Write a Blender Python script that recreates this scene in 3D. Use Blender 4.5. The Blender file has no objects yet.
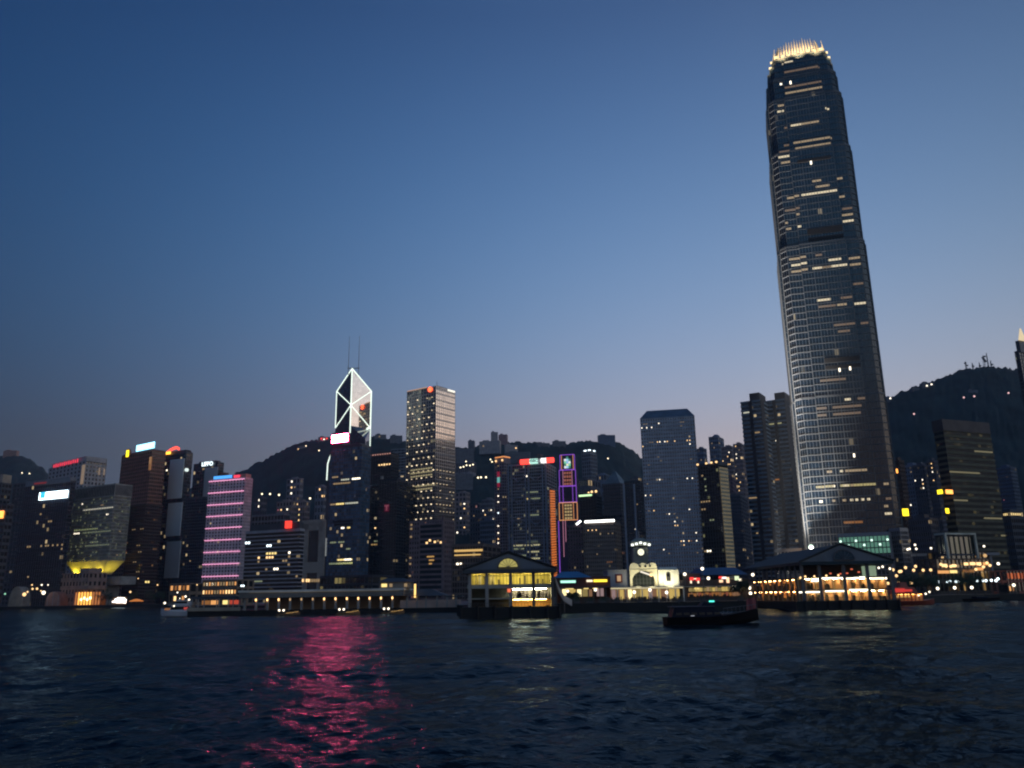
import bpy, math, random
import numpy as np
from mathutils import Vector, Matrix

sc = bpy.context.scene
COL = sc.collection
rnd = random.Random(11)
R_ = math.radians

# ------------------------------------------------------------------ camera
FPX = 829.0
CAMZ = 5.5
pit, rol = R_(14.37), R_(0.9)
Fv = Vector((0, math.cos(pit), math.sin(pit)))
U0 = Vector((0, -math.sin(pit), math.cos(pit)))
Rv = Vector((1, 0, 0)) * math.cos(rol) - U0 * math.sin(rol)
Uv = Vector((1, 0, 0)) * math.sin(rol) + U0 * math.cos(rol)
cd = bpy.data.cameras.new('camera')
cam = bpy.data.objects.new('camera', cd)
COL.objects.link(cam)
sc.camera = cam
m = Matrix((Rv, Uv, -Fv)).transposed().to_4x4()
m.translation = (0, 0, CAMZ)
cam.matrix_world = m
cd.sensor_width = 36
cd.lens = 36 * FPX / 1024
cd.clip_start = 0.5
cd.clip_end = 30000
CAM = Vector((0, 0, CAMZ))


def ray(px, py):
    return Rv * ((px - 512) / FPX) + Uv * ((384 - py) / FPX) + Fv


def W(px, py, Y):
    """point of the world seen at a pixel, at forward distance Y"""
    d = ray(px, py)
    return CAM + d * (Y / d.y)


def PX(px, Y, z):
    """world X at distance Y and height z seen in pixel column px"""
    k = (px - 512) / FPX
    v = Vector((0, Y, z - CAMZ))
    return (k * v.dot(Fv) - v.dot(Rv)) / (Rv.x - k * Fv.x)


def PZ(py, X, Y):
    """height above (X, Y) seen in pixel row py"""
    k = (384 - py) / FPX
    v = Vector((X, Y, -CAMZ))
    return (k * v.dot(Fv) - v.dot(Uv)) / (Uv.z - k * Fv.z)


# ------------------------------------------------------------------ world
w = bpy.data.worlds.new('World')
sc.world = w
w.use_nodes = True
nt = w.node_tree
bg = nt.nodes['Background']
sky = nt.nodes.new('ShaderNodeTexSky')
sky.sky_type = 'NISHITA'
sky.sun_disc = False
sky.sun_elevation = R_(-3)
sky.sun_rotation = R_(70)
sky.ozone_density = 3
sky.air_density = 1
sky.dust_density = 1


def wn(kind, **kw):
    n = nt.nodes.new(kind)
    for k, v in kw.items():
        setattr(n, k, v)
    return n


# look up the sky a little above the horizon line, to leave out the brown rim
# sky tint fitted to dusk colours, side falloff included; depends only on the height and bearing of the sky direction
tc = wn('ShaderNodeTexCoord')
sp = wn('ShaderNodeSeparateXYZ')
nt.links.new(tc.outputs['Generated'], sp.inputs[0])


def clampn(src, lo, hi):
    c = wn('ShaderNodeClamp')
    nt.links.new(src, c.inputs[0])
    c.inputs[1].default_value = lo
    c.inputs[2].default_value = hi
    return c.outputs[0]


def mathn(op, a, b=None):
    n = wn('ShaderNodeMath', operation=op)
    for i, s in enumerate((a, b)):
        if s is None:
            continue
        if isinstance(s, (int, float)):
            n.inputs[i].default_value = s
        else:
            nt.links.new(s, n.inputs[i])
    return n.outputs[0]


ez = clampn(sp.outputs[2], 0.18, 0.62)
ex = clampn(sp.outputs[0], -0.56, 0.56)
ey = mathn('MULTIPLY', clampn(mathn('MULTIPLY', sp.outputs[1], -1.0), 0.0, 1.0), 1.0)   # added lift of the unseen sky behind the camera, brightens the front facades
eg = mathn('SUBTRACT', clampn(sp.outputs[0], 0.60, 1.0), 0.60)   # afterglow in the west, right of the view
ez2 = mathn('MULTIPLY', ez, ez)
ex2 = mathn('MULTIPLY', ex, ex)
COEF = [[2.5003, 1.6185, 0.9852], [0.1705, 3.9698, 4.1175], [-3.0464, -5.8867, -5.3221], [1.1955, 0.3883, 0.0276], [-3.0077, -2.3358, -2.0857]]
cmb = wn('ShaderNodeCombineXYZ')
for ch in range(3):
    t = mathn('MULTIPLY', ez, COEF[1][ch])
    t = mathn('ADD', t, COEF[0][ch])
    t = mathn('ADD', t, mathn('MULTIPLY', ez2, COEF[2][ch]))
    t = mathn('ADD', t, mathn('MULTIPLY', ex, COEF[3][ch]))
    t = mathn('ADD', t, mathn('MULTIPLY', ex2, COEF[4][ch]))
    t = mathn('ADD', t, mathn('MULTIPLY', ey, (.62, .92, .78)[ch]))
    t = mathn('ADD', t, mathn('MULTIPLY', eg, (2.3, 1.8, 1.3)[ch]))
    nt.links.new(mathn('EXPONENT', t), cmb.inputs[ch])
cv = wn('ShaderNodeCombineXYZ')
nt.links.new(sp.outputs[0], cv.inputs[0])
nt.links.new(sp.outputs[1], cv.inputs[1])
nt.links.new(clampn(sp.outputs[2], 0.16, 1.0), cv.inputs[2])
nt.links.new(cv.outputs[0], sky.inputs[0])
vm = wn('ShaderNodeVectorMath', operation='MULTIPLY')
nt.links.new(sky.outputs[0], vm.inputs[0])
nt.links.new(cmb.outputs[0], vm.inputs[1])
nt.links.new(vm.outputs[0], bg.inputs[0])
bg.inputs[1].default_value = 1.0

sc.view_settings.view_transform = 'Standard'
sc.view_settings.look = 'None'
sc.view_settings.exposure = 0
sc.view_settings.gamma = 1
sc.cycles.use_denoising = True
sc.cycles.filter_width = 2.1
sc.cycles.max_bounces = 5
sc.cycles.diffuse_bounces = 2
sc.cycles.glossy_bounces = 3
sc.cycles.sample_clamp_indirect = 6
sc.cycles.caustics_reflective = False


def lamp(kind, name, loc, target, energy, color, size=1.0, spot=60, blend=.5):
    ld = bpy.data.lights.new(name, kind)
    ld.energy = energy
    ld.color = color
    if kind == 'AREA':
        ld.size = size
    elif kind == 'SPOT':
        ld.spot_size = R_(spot)
        ld.spot_blend = blend
        ld.shadow_soft_size = size
    elif kind == 'POINT':
        ld.shadow_soft_size = size
    o = bpy.data.objects.new(name, ld)
    COL.objects.link(o)
    o.location = loc
    if target is not None:
        o.rotation_euler = (Vector(target) - Vector(loc)).to_track_quat('-Z', 'Y').to_euler()
    return o


# afterglow of the sun just below the western horizon (to the right)
sd = bpy.data.lights.new('sun', 'SUN')
sd.energy = 0.05
sd.angle = R_(25)
sd.color = (1.0, 0.72, 0.55)
so = bpy.data.objects.new('sun', sd)
COL.objects.link(so)
so.rotation_euler = (-Vector((math.sin(R_(70)), math.cos(R_(70)), 0.10))).to_track_quat('-Z', 'Y').to_euler()

# ------------------------------------------------------------------ materials
_mats = {}


def mat(name, col, rough=.7, metal=0., ior=1.5, var=.25, scale=.15, bump=0.):
    if name in _mats:
        return _mats[name]
    mt = bpy.data.materials.new(name)
    mt.use_nodes = True
    n, l = mt.node_tree.nodes, mt.node_tree.links
    p = n['Principled BSDF']
    p.inputs['Roughness'].default_value = rough
    p.inputs['Metallic'].default_value = metal
    p.inputs['IOR'].default_value = ior
    c = n.new('ShaderNodeTexCoord')
    nz = n.new('ShaderNodeTexNoise')
    nz.inputs['Scale'].default_value = scale
    nz.inputs['Detail'].default_value = 6
    l.new(c.outputs['Object'], nz.inputs['Vector'])
    mr = n.new('ShaderNodeMapRange')
    mr.inputs[1].default_value = .3
    mr.inputs[2].default_value = .7
    mr.inputs[3].default_value = 1 - var
    mr.inputs[4].default_value = 1 + var
    l.new(nz.outputs[0], mr.inputs[0])
    mx = n.new('ShaderNodeVectorMath')
    mx.operation = 'SCALE'
    mx.inputs[0].default_value = col
    l.new(mr.outputs[0], mx.inputs[3])
    l.new(mx.outputs[0], p.inputs['Base Color'])
    if bump:
        b = n.new('ShaderNodeBump')
        b.inputs['Strength'].default_value = bump
        b.inputs['Distance'].default_value = 1.0
        l.new(nz.outputs[0], b.inputs['Height'])
        l.new(b.outputs[0], p.inputs['Normal'])
    _mats[name] = mt
    return mt


def emit(name, col, s, sample=False):
    if name in _mats:
        return _mats[name]
    mt = bpy.data.materials.new(name)
    mt.use_nodes = True
    p = mt.node_tree.nodes['Principled BSDF']
    p.inputs['Base Color'].default_value = (.05, .05, .05, 1)
    p.inputs['Emission Color'].default_value = (*col, 1)
    p.inputs['Emission Strength'].default_value = s
    mt.cycles.emission_sampling = 'AUTO' if sample else 'NONE'
    _mats[name] = mt
    return mt


def glassmat(name, base, cell, lit=.0, litcol=(1, .75, .4), lits=.6, rough=.12, ior=2.0, metal=0., tint=.5, hfrac=1.0):
    """curtain wall glass; every pane has its own tone, some rooms behind it are dimly lit"""
    mt = bpy.data.materials.new(name)
    mt.use_nodes = True
    n, l = mt.node_tree.nodes, mt.node_tree.links
    p = n['Principled BSDF']
    p.inputs['Roughness'].default_value = rough
    p.inputs['IOR'].default_value = ior
    p.inputs['Metallic'].default_value = metal
    c = n.new('ShaderNodeTexCoord')
    dv = n.new('ShaderNodeVectorMath')
    dv.operation = 'DIVIDE'
    dv.inputs[1].default_value = cell
    l.new(c.outputs['Object'], dv.inputs[0])
    fl = n.new('ShaderNodeVectorMath')
    fl.operation = 'FLOOR'
    l.new(dv.outputs[0], fl.inputs[0])
    wh = n.new('ShaderNodeTexWhiteNoise')
    wh.noise_dimensions = '3D'
    l.new(fl.outputs[0], wh.inputs['Vector'])
    sx = n.new('ShaderNodeSeparateXYZ')
    l.new(wh.outputs['Color'], sx.inputs[0])
    mr = n.new('ShaderNodeMapRange')
    mr.inputs[3].default_value = 1 - tint
    mr.inputs[4].default_value = 1 + tint
    l.new(sx.outputs[0], mr.inputs[0])
    mx = n.new('ShaderNodeVectorMath')
    mx.operation = 'SCALE'
    mx.inputs[0].default_value = base
    l.new(mr.outputs[0], mx.inputs[3])
    l.new(mx.outputs[0], p.inputs['Base Color'])
    if lit > 0:
        lt = n.new('ShaderNodeMath')
        lt.operation = 'LESS_THAN'
        lt.inputs[1].default_value = lit
        l.new(sx.outputs[1], lt.inputs[0])
        pw = n.new('ShaderNodeMath')
        pw.operation = 'POWER'
        pw.inputs[1].default_value = 3.0
        l.new(sx.outputs[2], pw.inputs[0])
        ml = n.new('ShaderNodeMath')
        ml.operation = 'MULTIPLY'
        l.new(lt.outputs[0], ml.inputs[0])
        l.new(pw.outputs[0], ml.inputs[1])
        ms = n.new('ShaderNodeMath')
        ms.operation = 'MULTIPLY'
        ms.inputs[1].default_value = lits
        l.new(ml.outputs[0], ms.inputs[0])
        l.new(ms.outputs[0], p.inputs['Emission Strength'])
        p.inputs['Emission Color'].default_value = (*litcol, 1)
        mt.cycles.emission_sampling = 'NONE'
    return mt


CONC = mat('pale concrete', (.30, .29, .28))
BEIGE = mat('beige stone', (.34, .27, .22))
BROWN = mat('brown granite', (.26, .105, .07), rough=.5)
GREY = mat('grey panel', (.22, .22, .24))
DGREY = mat('dark grey panel', (.07, .07, .08))
BLACK = mat('black paint', (.015, .015, .018))
WHITE = mat('white paint', (.72, .70, .66), var=.08)
STEEL = mat('brushed steel', (.42, .40, .38), rough=.32, metal=.85, var=.1)
ALU = mat('grey aluminium', (.30, .31, .34), rough=.4, metal=.6, var=.1)
DALU = mat('dark aluminium', (.08, .085, .10), rough=.4, metal=.5, var=.1)
ROOFB = mat('blue painted roof', (.03, .09, .16), rough=.5)
ROOFG = mat('grey slate roof', (.05, .056, .066), rough=.7)
WARM = emit('warm lamp light', (1, .62, .27), 1.8)
YEL = emit('yellow room light', (1, .74, .26), 1.3)
WHT = emit('white lamp light', (1, .88, .68), 2.6)
COOL = emit('cool lamp light', (.8, .95, 1), 3.5)
ORG = emit('orange lamp light', (1, .36, .07), 2.6)
REDL = emit('red sign light', (1, .05, .04), 2.6)
DIMW = emit('dim warm room light', (1, .68, .34), .30)
DIMG = emit('dim green office light', (.75, .85, .5), .25)
YELS = emit('yellow sign light', (1, .72, .02), 2.4)
GRNL = emit('green lamp light', (.2, 1, .75), 2.6)
BLUL = emit('blue sign light', (.08, .4, 1), 1.3)
PURL = emit('purple neon tube', (.42, .12, 1), .6)
PNKL = emit('pink neon tube', (1, .22, .55), 1.6)
LINE = emit('white outline tube', (.85, 1, .88), 1.5)


# ------------------------------------------------------------------ mesh tools
class MB:
    def __init__(s):
        s.v, s.f, s.m = [], [], []

    def add(s, vs, fs, mi=0):
        b = len(s.v)
        s.v += [tuple(p) for p in vs]
        s.f += [tuple(b + i for i in q) for q in fs]
        s.m += [mi] * len(fs)

    def box(s, x0, x1, y0, y1, z0, z1, mi=0):
        s.add([(x0, y0, z0), (x1, y0, z0), (x1, y1, z0), (x0, y1, z0), (x0, y0, z1), (x1, y0, z1), (x1, y1, z1), (x0, y1, z1)],
              [(0, 3, 2, 1), (4, 5, 6, 7), (0, 1, 5, 4), (1, 2, 6, 5), (2, 3, 7, 6), (3, 0, 4, 7)], mi)

    def prism(s, poly, z0, z1, mi=0):
        """poly is counter-clockwise; z0/z1 a number or one per corner"""
        n = len(poly)
        a = z0 if isinstance(z0, (list, tuple)) else [z0] * n
        b = z1 if isinstance(z1, (list, tuple)) else [z1] * n
        vs = [(p[0], p[1], a[i]) for i, p in enumerate(poly)] + [(p[0], p[1], b[i]) for i, p in enumerate(poly)]
        fs = [tuple(range(n - 1, -1, -1)), tuple(range(n, 2 * n))] + [(i, (i + 1) % n, n + (i + 1) % n, n + i) for i in range(n)]
        s.add(vs, fs, mi)

    def frus(s, r0, r1, z0, z1, mi=0):
        """r = (x0,x1,y0,y1)"""
        vs = [(r0[0], r0[2], z0), (r0[1], r0[2], z0), (r0[1], r0[3], z0), (r0[0], r0[3], z0),
              (r1[0], r1[2], z1), (r1[1], r1[2], z1), (r1[1], r1[3], z1), (r1[0], r1[3], z1)]
        s.add(vs, [(0, 3, 2, 1), (4, 5, 6, 7), (0, 1, 5, 4), (1, 2, 6, 5), (2, 3, 7, 6), (3, 0, 4, 7)], mi)

    def tube(s, p0, p1, r0, r1=None, n=6, mi=0):
        p0, p1 = Vector(p0), Vector(p1)
        r1 = r0 if r1 is None else r1
        d = (p1 - p0).normalized()
        a = d.orthogonal().normalized()
        b = d.cross(a)
        vs = []
        for p, r in ((p0, r0), (p1, r1)):
            for i in range(n):
                t = 2 * math.pi * i / n
                vs.append(p + a * math.cos(t) * r + b * math.sin(t) * r)
        s.add(vs, [tuple(range(n - 1, -1, -1)), tuple(range(n, 2 * n))] + [(i, (i + 1) % n, n + (i + 1) % n, n + i) for i in range(n)], mi)

    def lathe(s, c, prof, n=12, mi=0):
        """prof: list of (radius, z) from bottom to top"""
        vs = []
        for r, z in prof:
            for i in range(n):
                t = 2 * math.pi * i / n
                vs.append((c[0] + math.cos(t) * r, c[1] + math.sin(t) * r, c[2] + z))
        fs = [tuple(range(n - 1, -1, -1))]
        for k in range(len(prof) - 1):
            for i in range(n):
                j = (i + 1) % n
                fs.append((k * n + i, k * n + j, (k + 1) * n + j, (k + 1) * n + i))
        fs.append(tuple(range((len(prof) - 1) * n, len(prof) * n)))
        s.add(vs, fs, mi)

    def ball(s, c, r, n=8, mi=0):
        pr = [(max(.02 * r, r * math.sin(math.pi * k / 6)), -r * math.cos(math.pi * k / 6)) for k in range(7)]
        s.lathe(c, pr, n, mi)

    def build(s, name, mats, parent=None, loc=None, smooth=False):
        me = bpy.data.meshes.new(name)
        me.from_pydata(s.v, [], s.f)
        if not isinstance(mats, (list, tuple)):
            mats = [mats]
        for q in mats:
            me.materials.append(q)
        if len(mats) > 1:
            me.polygons.foreach_set('material_index', s.m)
        if smooth:
            me.polygons.foreach_set('use_smooth', [True] * len(me.polygons))
        me.update()
        o = bpy.data.objects.new(name, me)
        COL.objects.link(o)
        o.parent = parent
        if loc is not None:
            o.location = loc
        return o


def tag(o, label, cat, group=None, kind=None):
    if label:
        o['label'] = label
    if cat:
        o['category'] = cat
    if group:
        o['group'] = group
    if kind:
        o['kind'] = kind
    return o


def thing(name, label, cat, loc=(0, 0, 0), rz=0, group=None):
    o = bpy.data.objects.new(name, None)
    COL.objects.link(o)
    o.location = loc
    o.rotation_euler = (0, 0, rz)
    o.empty_display_size = 2
    return tag(o, label, cat, group)


def struct(name, mb, mats, smooth=False):
    o = mb.build(name, mats, smooth=smooth)
    o['kind'] = 'structure'
    return o


_pane = {}


def pane_mesh(mt):
    if mt.name not in _pane:
        b = MB()
        b.box(-.5, .5, -.5, .5, -.5, .5)
        me = bpy.data.meshes.new('window')
        me.from_pydata(b.v, [], b.f)
        me.materials.append(mt)
        _pane[mt.name] = me
    return _pane[mt.name]


def block(name, mt, parent, c, size, rz=0):
    """small box part that shares one mesh per material"""
    o = bpy.data.objects.new(name, pane_mesh(mt))
    COL.objects.link(o)
    o.parent = parent
    o.location = c
    o.scale = size
    o.rotation_euler = (0, 0, rz)
    return o


G = 3.0          # level of the quays and streets above the water


def text(parent, body, size, loc, mt, rot=(math.pi / 2, 0, 0), name='sign_lettering', depth=.25):
    cu = bpy.data.curves.new(name, 'FONT')
    cu.body = body
    cu.size = size
    cu.align_x = 'CENTER'
    cu.align_y = 'CENTER'
    cu.extrude = depth
    cu.offset = size * .02
    tmp = bpy.data.objects.new('tmp', cu)
    COL.objects.link(tmp)
    bpy.context.view_layer.update()
    me = bpy.data.meshes.new_from_object(tmp.evaluated_get(bpy.context.evaluated_depsgraph_get()))
    bpy.data.objects.remove(tmp)
    me.materials.clear()
    me.materials.append(mt)
    o = bpy.data.objects.new(name, me)
    COL.objects.link(o)
    o.parent = parent
    o.location = loc
    o.rotation_euler = rot
    return o


# ------------------------------------------------------------------ box towers
class Tower:
    """A rectangular building standing with its near corner at the root. Local x runs along the
    left-hand face (negative), local y along the right-hand face (positive), z up."""

    def __init__(s, name, label, cat, xl, xc, xr, yt, Y, a, dl=None, dr=None, group=None):
        a = R_(a)
        c = W(xc, yt, Y)
        s.C = Vector((c.x, c.y, G))
        s.H = c.z - G
        s.ux = Vector((math.cos(a), -math.sin(a), 0))
        s.uy = Vector((math.sin(a), math.cos(a), 0))

        def ln(px, u):
            d = ray(px, yt)
            k = d.x / d.y
            return (k * c.y - c.x) / (u.x - k * u.y)
        s.L1 = dl if dl else ln(xl, -s.ux)
        s.L2 = dr if dr else ln(xr, s.uy)
        s.root = thing(name, label, cat, s.C, -a, group)
        s.n = {}
        s.wcount = 0
        s.rest = []
        s.inset = .35

    def hit(s, face, px, py):
        """local (distance along the face from the corner, height) of what a pixel shows on that face"""
        nrm = s.uy if face == 'L' else s.ux
        d = ray(px, py)
        t = (s.C - CAM).dot(nrm) / d.dot(nrm)
        p = CAM + d * t - s.C
        return (-p.dot(s.ux) if face == 'L' else p.dot(s.uy)), p.z

    def local(s, face, u, z, out=0.):
        return (-u, -out, z) if face == 'L' else (out, u, z)

    def facade(s, floors, n1, n2, wall, glass, band=.35, pier=.25, prow=.3, z0=0, z1=None, every=1, name='facade', parapet=2.0, corner=0.):
        z1 = s.H if z1 is None else z1
        s.z0, s.z1, s.fl, s.n1, s.n2 = z0, z1, floors, n1, n2
        s.fh = (z1 - z0) / floors
        s.band = band
        s.pier = pier
        i = s.inset
        L1, L2 = s.L1, s.L2
        g = MB()
        g.box(-L1 + i, -i, i, L2 - i, z0, z1 - .05)
        g.build('glazing', glass, s.root)
        b = MB()
        bh = s.fh * band
        if band > 0:
            for k in range(floors):
                b.box(-L1, 0, 0, L2, z0 + k * s.fh, z0 + k * s.fh + bh)
            b.box(-L1, 0, 0, L2, z1 - .02, z1 + parapet)
        if pier > 0:
            q = prow * .5
            for n, L, f in ((n1, L1, 0), (n2, L2, 1)):
                if n < 1:
                    continue
                bw = L / n
                for j in range(0, n + 1, every):
                    c = j * bw
                    hw = bw * pier / 2 * (1 + (corner if j in (0, n) else 0))
                    lo, hi = max(c - hw, -q), min(c + hw, L + q)
                    if f == 0:
                        b.box(-hi, -lo, -q, i - .02, z0, z1 + parapet - .3)
                        b.box(-hi, -lo, L2 - i + .02, L2 + q, z0, z1 + parapet - .3)
                    else:
                        b.box(-i + .02, q + .01, lo, hi, z0, z1 + parapet - .31)
                        b.box(-L1 - q - .01, -L1 + i - .02, lo, hi, z0, z1 + parapet - .31)
        if b.v:
            b.build(name, wall, s.root)
        return s

    def win(s, face, i, k, mt, wmul=.8, hmul=.75):
        n, L = (s.n1, s.L1) if face == 'L' else (s.n2, s.L2)
        if not (0 <= i < n and 0 <= k < s.fl):
            return
        bw = L / n
        wd = bw * (1 - s.pier) * .92 * wmul
        ht = s.fh * (1 - s.band) * .85 * hmul
        zc = s.z0 + k * s.fh + s.fh * s.band + s.fh * (1 - s.band) / 2
        u = (i + .5) * bw
        p = s.local(face, u, zc, -s.inset + .12)
        size = (wd, .2, ht) if face == 'L' else (.2, wd, ht)
        s.put(mt, p, size)

    def put(s, mt, p, size, name='window'):
        key = (face_key(p))
        if s.wcount < 98:
            s.wcount += 1
            return block(name, mt, s.root, p, size)
        s.rest.append((mt, p, size))

    def wpx(s, face, px, py, mt, run=1, wmul=.7, hmul=.62):
        """light the window seen at a pixel (and the run-1 next ones)"""
        u, z = s.hit(face, px, py)
        n, L = (s.n1, s.L1) if face == 'L' else (s.n2, s.L2)
        i0 = int(u / L * n)
        k = int((z - s.z0) / s.fh)
        for r in range(run):
            s.win(face, i0 + r, k, mt, wmul, hmul)

    def rand(s, face, frac, mts, k0=0, k1=None):
        n = s.n1 if face == 'L' else s.n2
        for k in range(k0, k1 or s.fl):
            for i in range(n):
                if rnd.random() < frac:
                    s.win(face, i, k, rnd.choice(mts))

    def panel(s, face, x0, y0, x1, y1, mt, name, out=.5, th=.5):
        """flat part covering the pixel rectangle on a face"""
        u0, za = s.hit(face, x0, (y0 + y1) / 2)
        u1, zb = s.hit(face, x1, (y0 + y1) / 2)
        xm = (x0 + x1) / 2
        _, zt = s.hit(face, xm, y0)
        _, zl = s.hit(face, xm, y1)
        u = (u0 + u1) / 2
        wd = abs(u1 - u0)
        p = s.local(face, u, (zt + zl) / 2, out)
        return block(name, mt, s.root, p, (wd, th, zt - zl) if face == 'L' else (th, wd, zt - zl))

    def strip(s, face, x0, x1, y, mt, h=None, name='window', out=None):
        """one lit floor between two pixel columns, snapped to the floor grid"""
        u0, z = s.hit(face, x0, y)
        u1, _ = s.hit(face, x1, y)
        L = s.L1 if face == 'L' else s.L2
        ua, ub = max(min(u0, u1), .5), min(max(u0, u1), L - .5)
        if ub <= ua:
            return
        k = int((z - s.z0) / s.fh)
        zc = s.z0 + k * s.fh + s.fh * s.band + s.fh * (1 - s.band) / 2
        ht = h or s.fh * (1 - s.band) * .55
        p = s.local(face, (ua + ub) / 2, zc, -s.inset + .1 if out is None else out)
        return block(name, mt, s.root, p, (ub - ua, .2, ht) if face == 'L' else (.2, ub - ua, ht))

    def roofbox(s, f0, f1, g0, g1, h, mt, name='plant_room', z=None):
        z = s.H if z is None else z
        b = MB()
        b.box(-s.L1 * f1, -s.L1 * f0, s.L2 * g0, s.L2 * g1, z - .5, z + h)
        return b.build(name, mt, s.root)

    def done(s):
        if s.rest:
            mts = []
            b = MB()
            for mt, p, size in s.rest:
                if mt not in mts:
                    mts.append(mt)
                b.box(p[0] - size[0] / 2, p[0] + size[0] / 2, p[1] - size[1] / 2, p[1] + size[1] / 2, p[2] - size[2] / 2, p[2] + size[2] / 2, mts.index(mt))
            o = b.build('window', mts, s.root)
            o['kind'] = 'stuff'
        return s


def face_key(p):
    return 0


def gm(s_, name, base, floors, n1, n2, z0=0, **kw):
    """glass fitted to a tower's own bays"""
    return glassmat(name, base, (s_.L1 / max(n1, 1), s_.L2 / max(n2, 1), (s_.H - z0) / floors), **kw)

# ================================================================== SETTING
# ---- water: one sheet with real waves near the camera
def make_water():
    az = np.concatenate([np.linspace(-math.pi, -.80, 40, endpoint=False), np.linspace(-.80, .80, 430, endpoint=False), np.linspace(.80, math.pi, 41)])
    r = 1.5 * (9000 / 1.5) ** (np.linspace(0, 1, 1300))
    A, Rr = np.meshgrid(az, r)
    X, Y = np.sin(A) * Rr, np.cos(A) * Rr
    Z = np.zeros_like(X)
    rg = np.random.RandomState(3)
    sp_ = Rr * (r[1] / r[0] - 1)
    for i in range(46):
        lam = .36 * (4.6 / .36) ** (i / 45.)
        th = rg.normal(math.pi * .48, .85)
        amp = .0092 * lam ** .55 * rg.uniform(.5, 1.25)
        kx, ky = math.cos(th) * 2 * math.pi / lam, math.sin(th) * 2 * math.pi / lam
        ph = rg.uniform(0, 7)
        wgt = np.clip(lam / (2.6 * sp_) - .5, 0, 1)
        wob = 1.3 * np.sin(X * .05 + ph * 3) + 1.1 * np.sin(Y * .041 + ph)
        arg = kx * X + ky * Y + ph + wob
        Z += amp * wgt * (np.sin(arg) + .22 * np.sin(2 * arg + 1.2)) * (.75 + .45 * np.sin(X * .023 + Y * .031 + ph * 2))
    for i in range(9):
        lam = 6.5 * (34 / 6.5) ** (i / 8.)
        th = rg.normal(math.pi * .5, .45)
        kx, ky = math.cos(th) * 2 * math.pi / lam, math.sin(th) * 2 * math.pi / lam
        wgt = np.clip(lam / (2.6 * sp_) - .5, 0, 1)
        Z += .0052 * lam * wgt * np.sin(kx * X + ky * Y + rg.uniform(0, 7) + 1.5 * np.sin(X * .013 + i) + 1.2 * np.sin(Y * .017 + 2 * i))
    nr, na = X.shape
    me = bpy.data.meshes.new('water')
    co = np.stack([X, Y, Z], -1).reshape(-1, 3).astype(np.float32)
    me.vertices.add(len(co))
    me.vertices.foreach_set('co', co.ravel())
    ii = np.arange((nr - 1) * (na - 1))
    a = (ii // (na - 1)) * na + ii % (na - 1)
    q = np.stack([a, a + na, a + na + 1, a + 1], -1)
    nf = len(q)
    me.loops.add(nf * 4)
    me.loops.foreach_set('vertex_index', q.ravel())
    me.polygons.add(nf)
    me.polygons.foreach_set('loop_start', np.arange(nf) * 4)
    me.polygons.foreach_set('loop_total', np.full(nf, 4))
    me.polygons.foreach_set('use_smooth', np.ones(nf, bool))
    me.update(calc_edges=True)
    if me.polygons[0].normal.z < 0:
        me.flip_normals()
    mt = bpy.data.materials.new('harbour water')
    mt.use_nodes = True
    n, l = mt.node_tree.nodes, mt.node_tree.links
    p = n['Principled BSDF']
    p.inputs['Base Color'].default_value = (.002, .006, .009, 1)
    p.inputs['Roughness'].default_value = .13
    p.inputs['IOR'].default_value = 1.333
    p.inputs['Specular IOR Level'].default_value = .27
    c = n.new('ShaderNodeTexCoord')
    last = None
    for sc_, st, ds in ((3.4, .9, .07), (1.1, .9, .16), (.30, .8, .5), (.10, .6, 1.1)):
        mp = n.new('ShaderNodeMapping')
        mp.inputs['Scale'].default_value = (sc_ * .8, sc_, sc_)
        l.new(c.outputs['Object'], mp.inputs[0])
        nz = n.new('ShaderNodeTexNoise')
        nz.inputs['Scale'].default_value = 1
        nz.inputs['Detail'].default_value = 3
        l.new(mp.outputs[0], nz.inputs['Vector'])
        b = n.new('ShaderNodeBump')
        b.inputs['Strength'].default_value = st
        b.inputs['Distance'].default_value = ds
        l.new(nz.outputs[0], b.inputs['Height'])
        if last:
            l.new(last.outputs[0], b.inputs['Normal'])
        last = b
    # dark body of the water under a Fresnel-weighted reflection
    n.remove(p)
    df = n.new('ShaderNodeBsdfDiffuse')
    df.inputs[0].default_value = (.004, .010, .015, 1)
    gl = n.new('ShaderNodeBsdfGlossy')
    gl.inputs['Color'].default_value = (.66, .86, 1, 1)
    gl.inputs['Roughness'].default_value = .15
    fr = n.new('ShaderNodeFresnel')
    fr.inputs[0].default_value = 1.333
    ml = n.new('ShaderNodeMath')
    ml.operation = 'MULTIPLY'
    ml.inputs[1].default_value = .36
    l.new(fr.outputs[0], ml.inputs[0])
    mx = n.new('ShaderNodeMixShader')
    for nd in (df, gl, fr):
        l.new(last.outputs[0], nd.inputs['Normal'])
    l.new(ml.outputs[0], mx.inputs[0])
    l.new(df.outputs[0], mx.inputs[1])
    l.new(gl.outputs[0], mx.inputs[2])
    l.new(mx.outputs[0], n['Material Output'].inputs[0])
    me.materials.append(mt)
    o = bpy.data.objects.new('water', me)
    COL.objects.link(o)
    o['kind'] = 'structure'


make_water()

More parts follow.
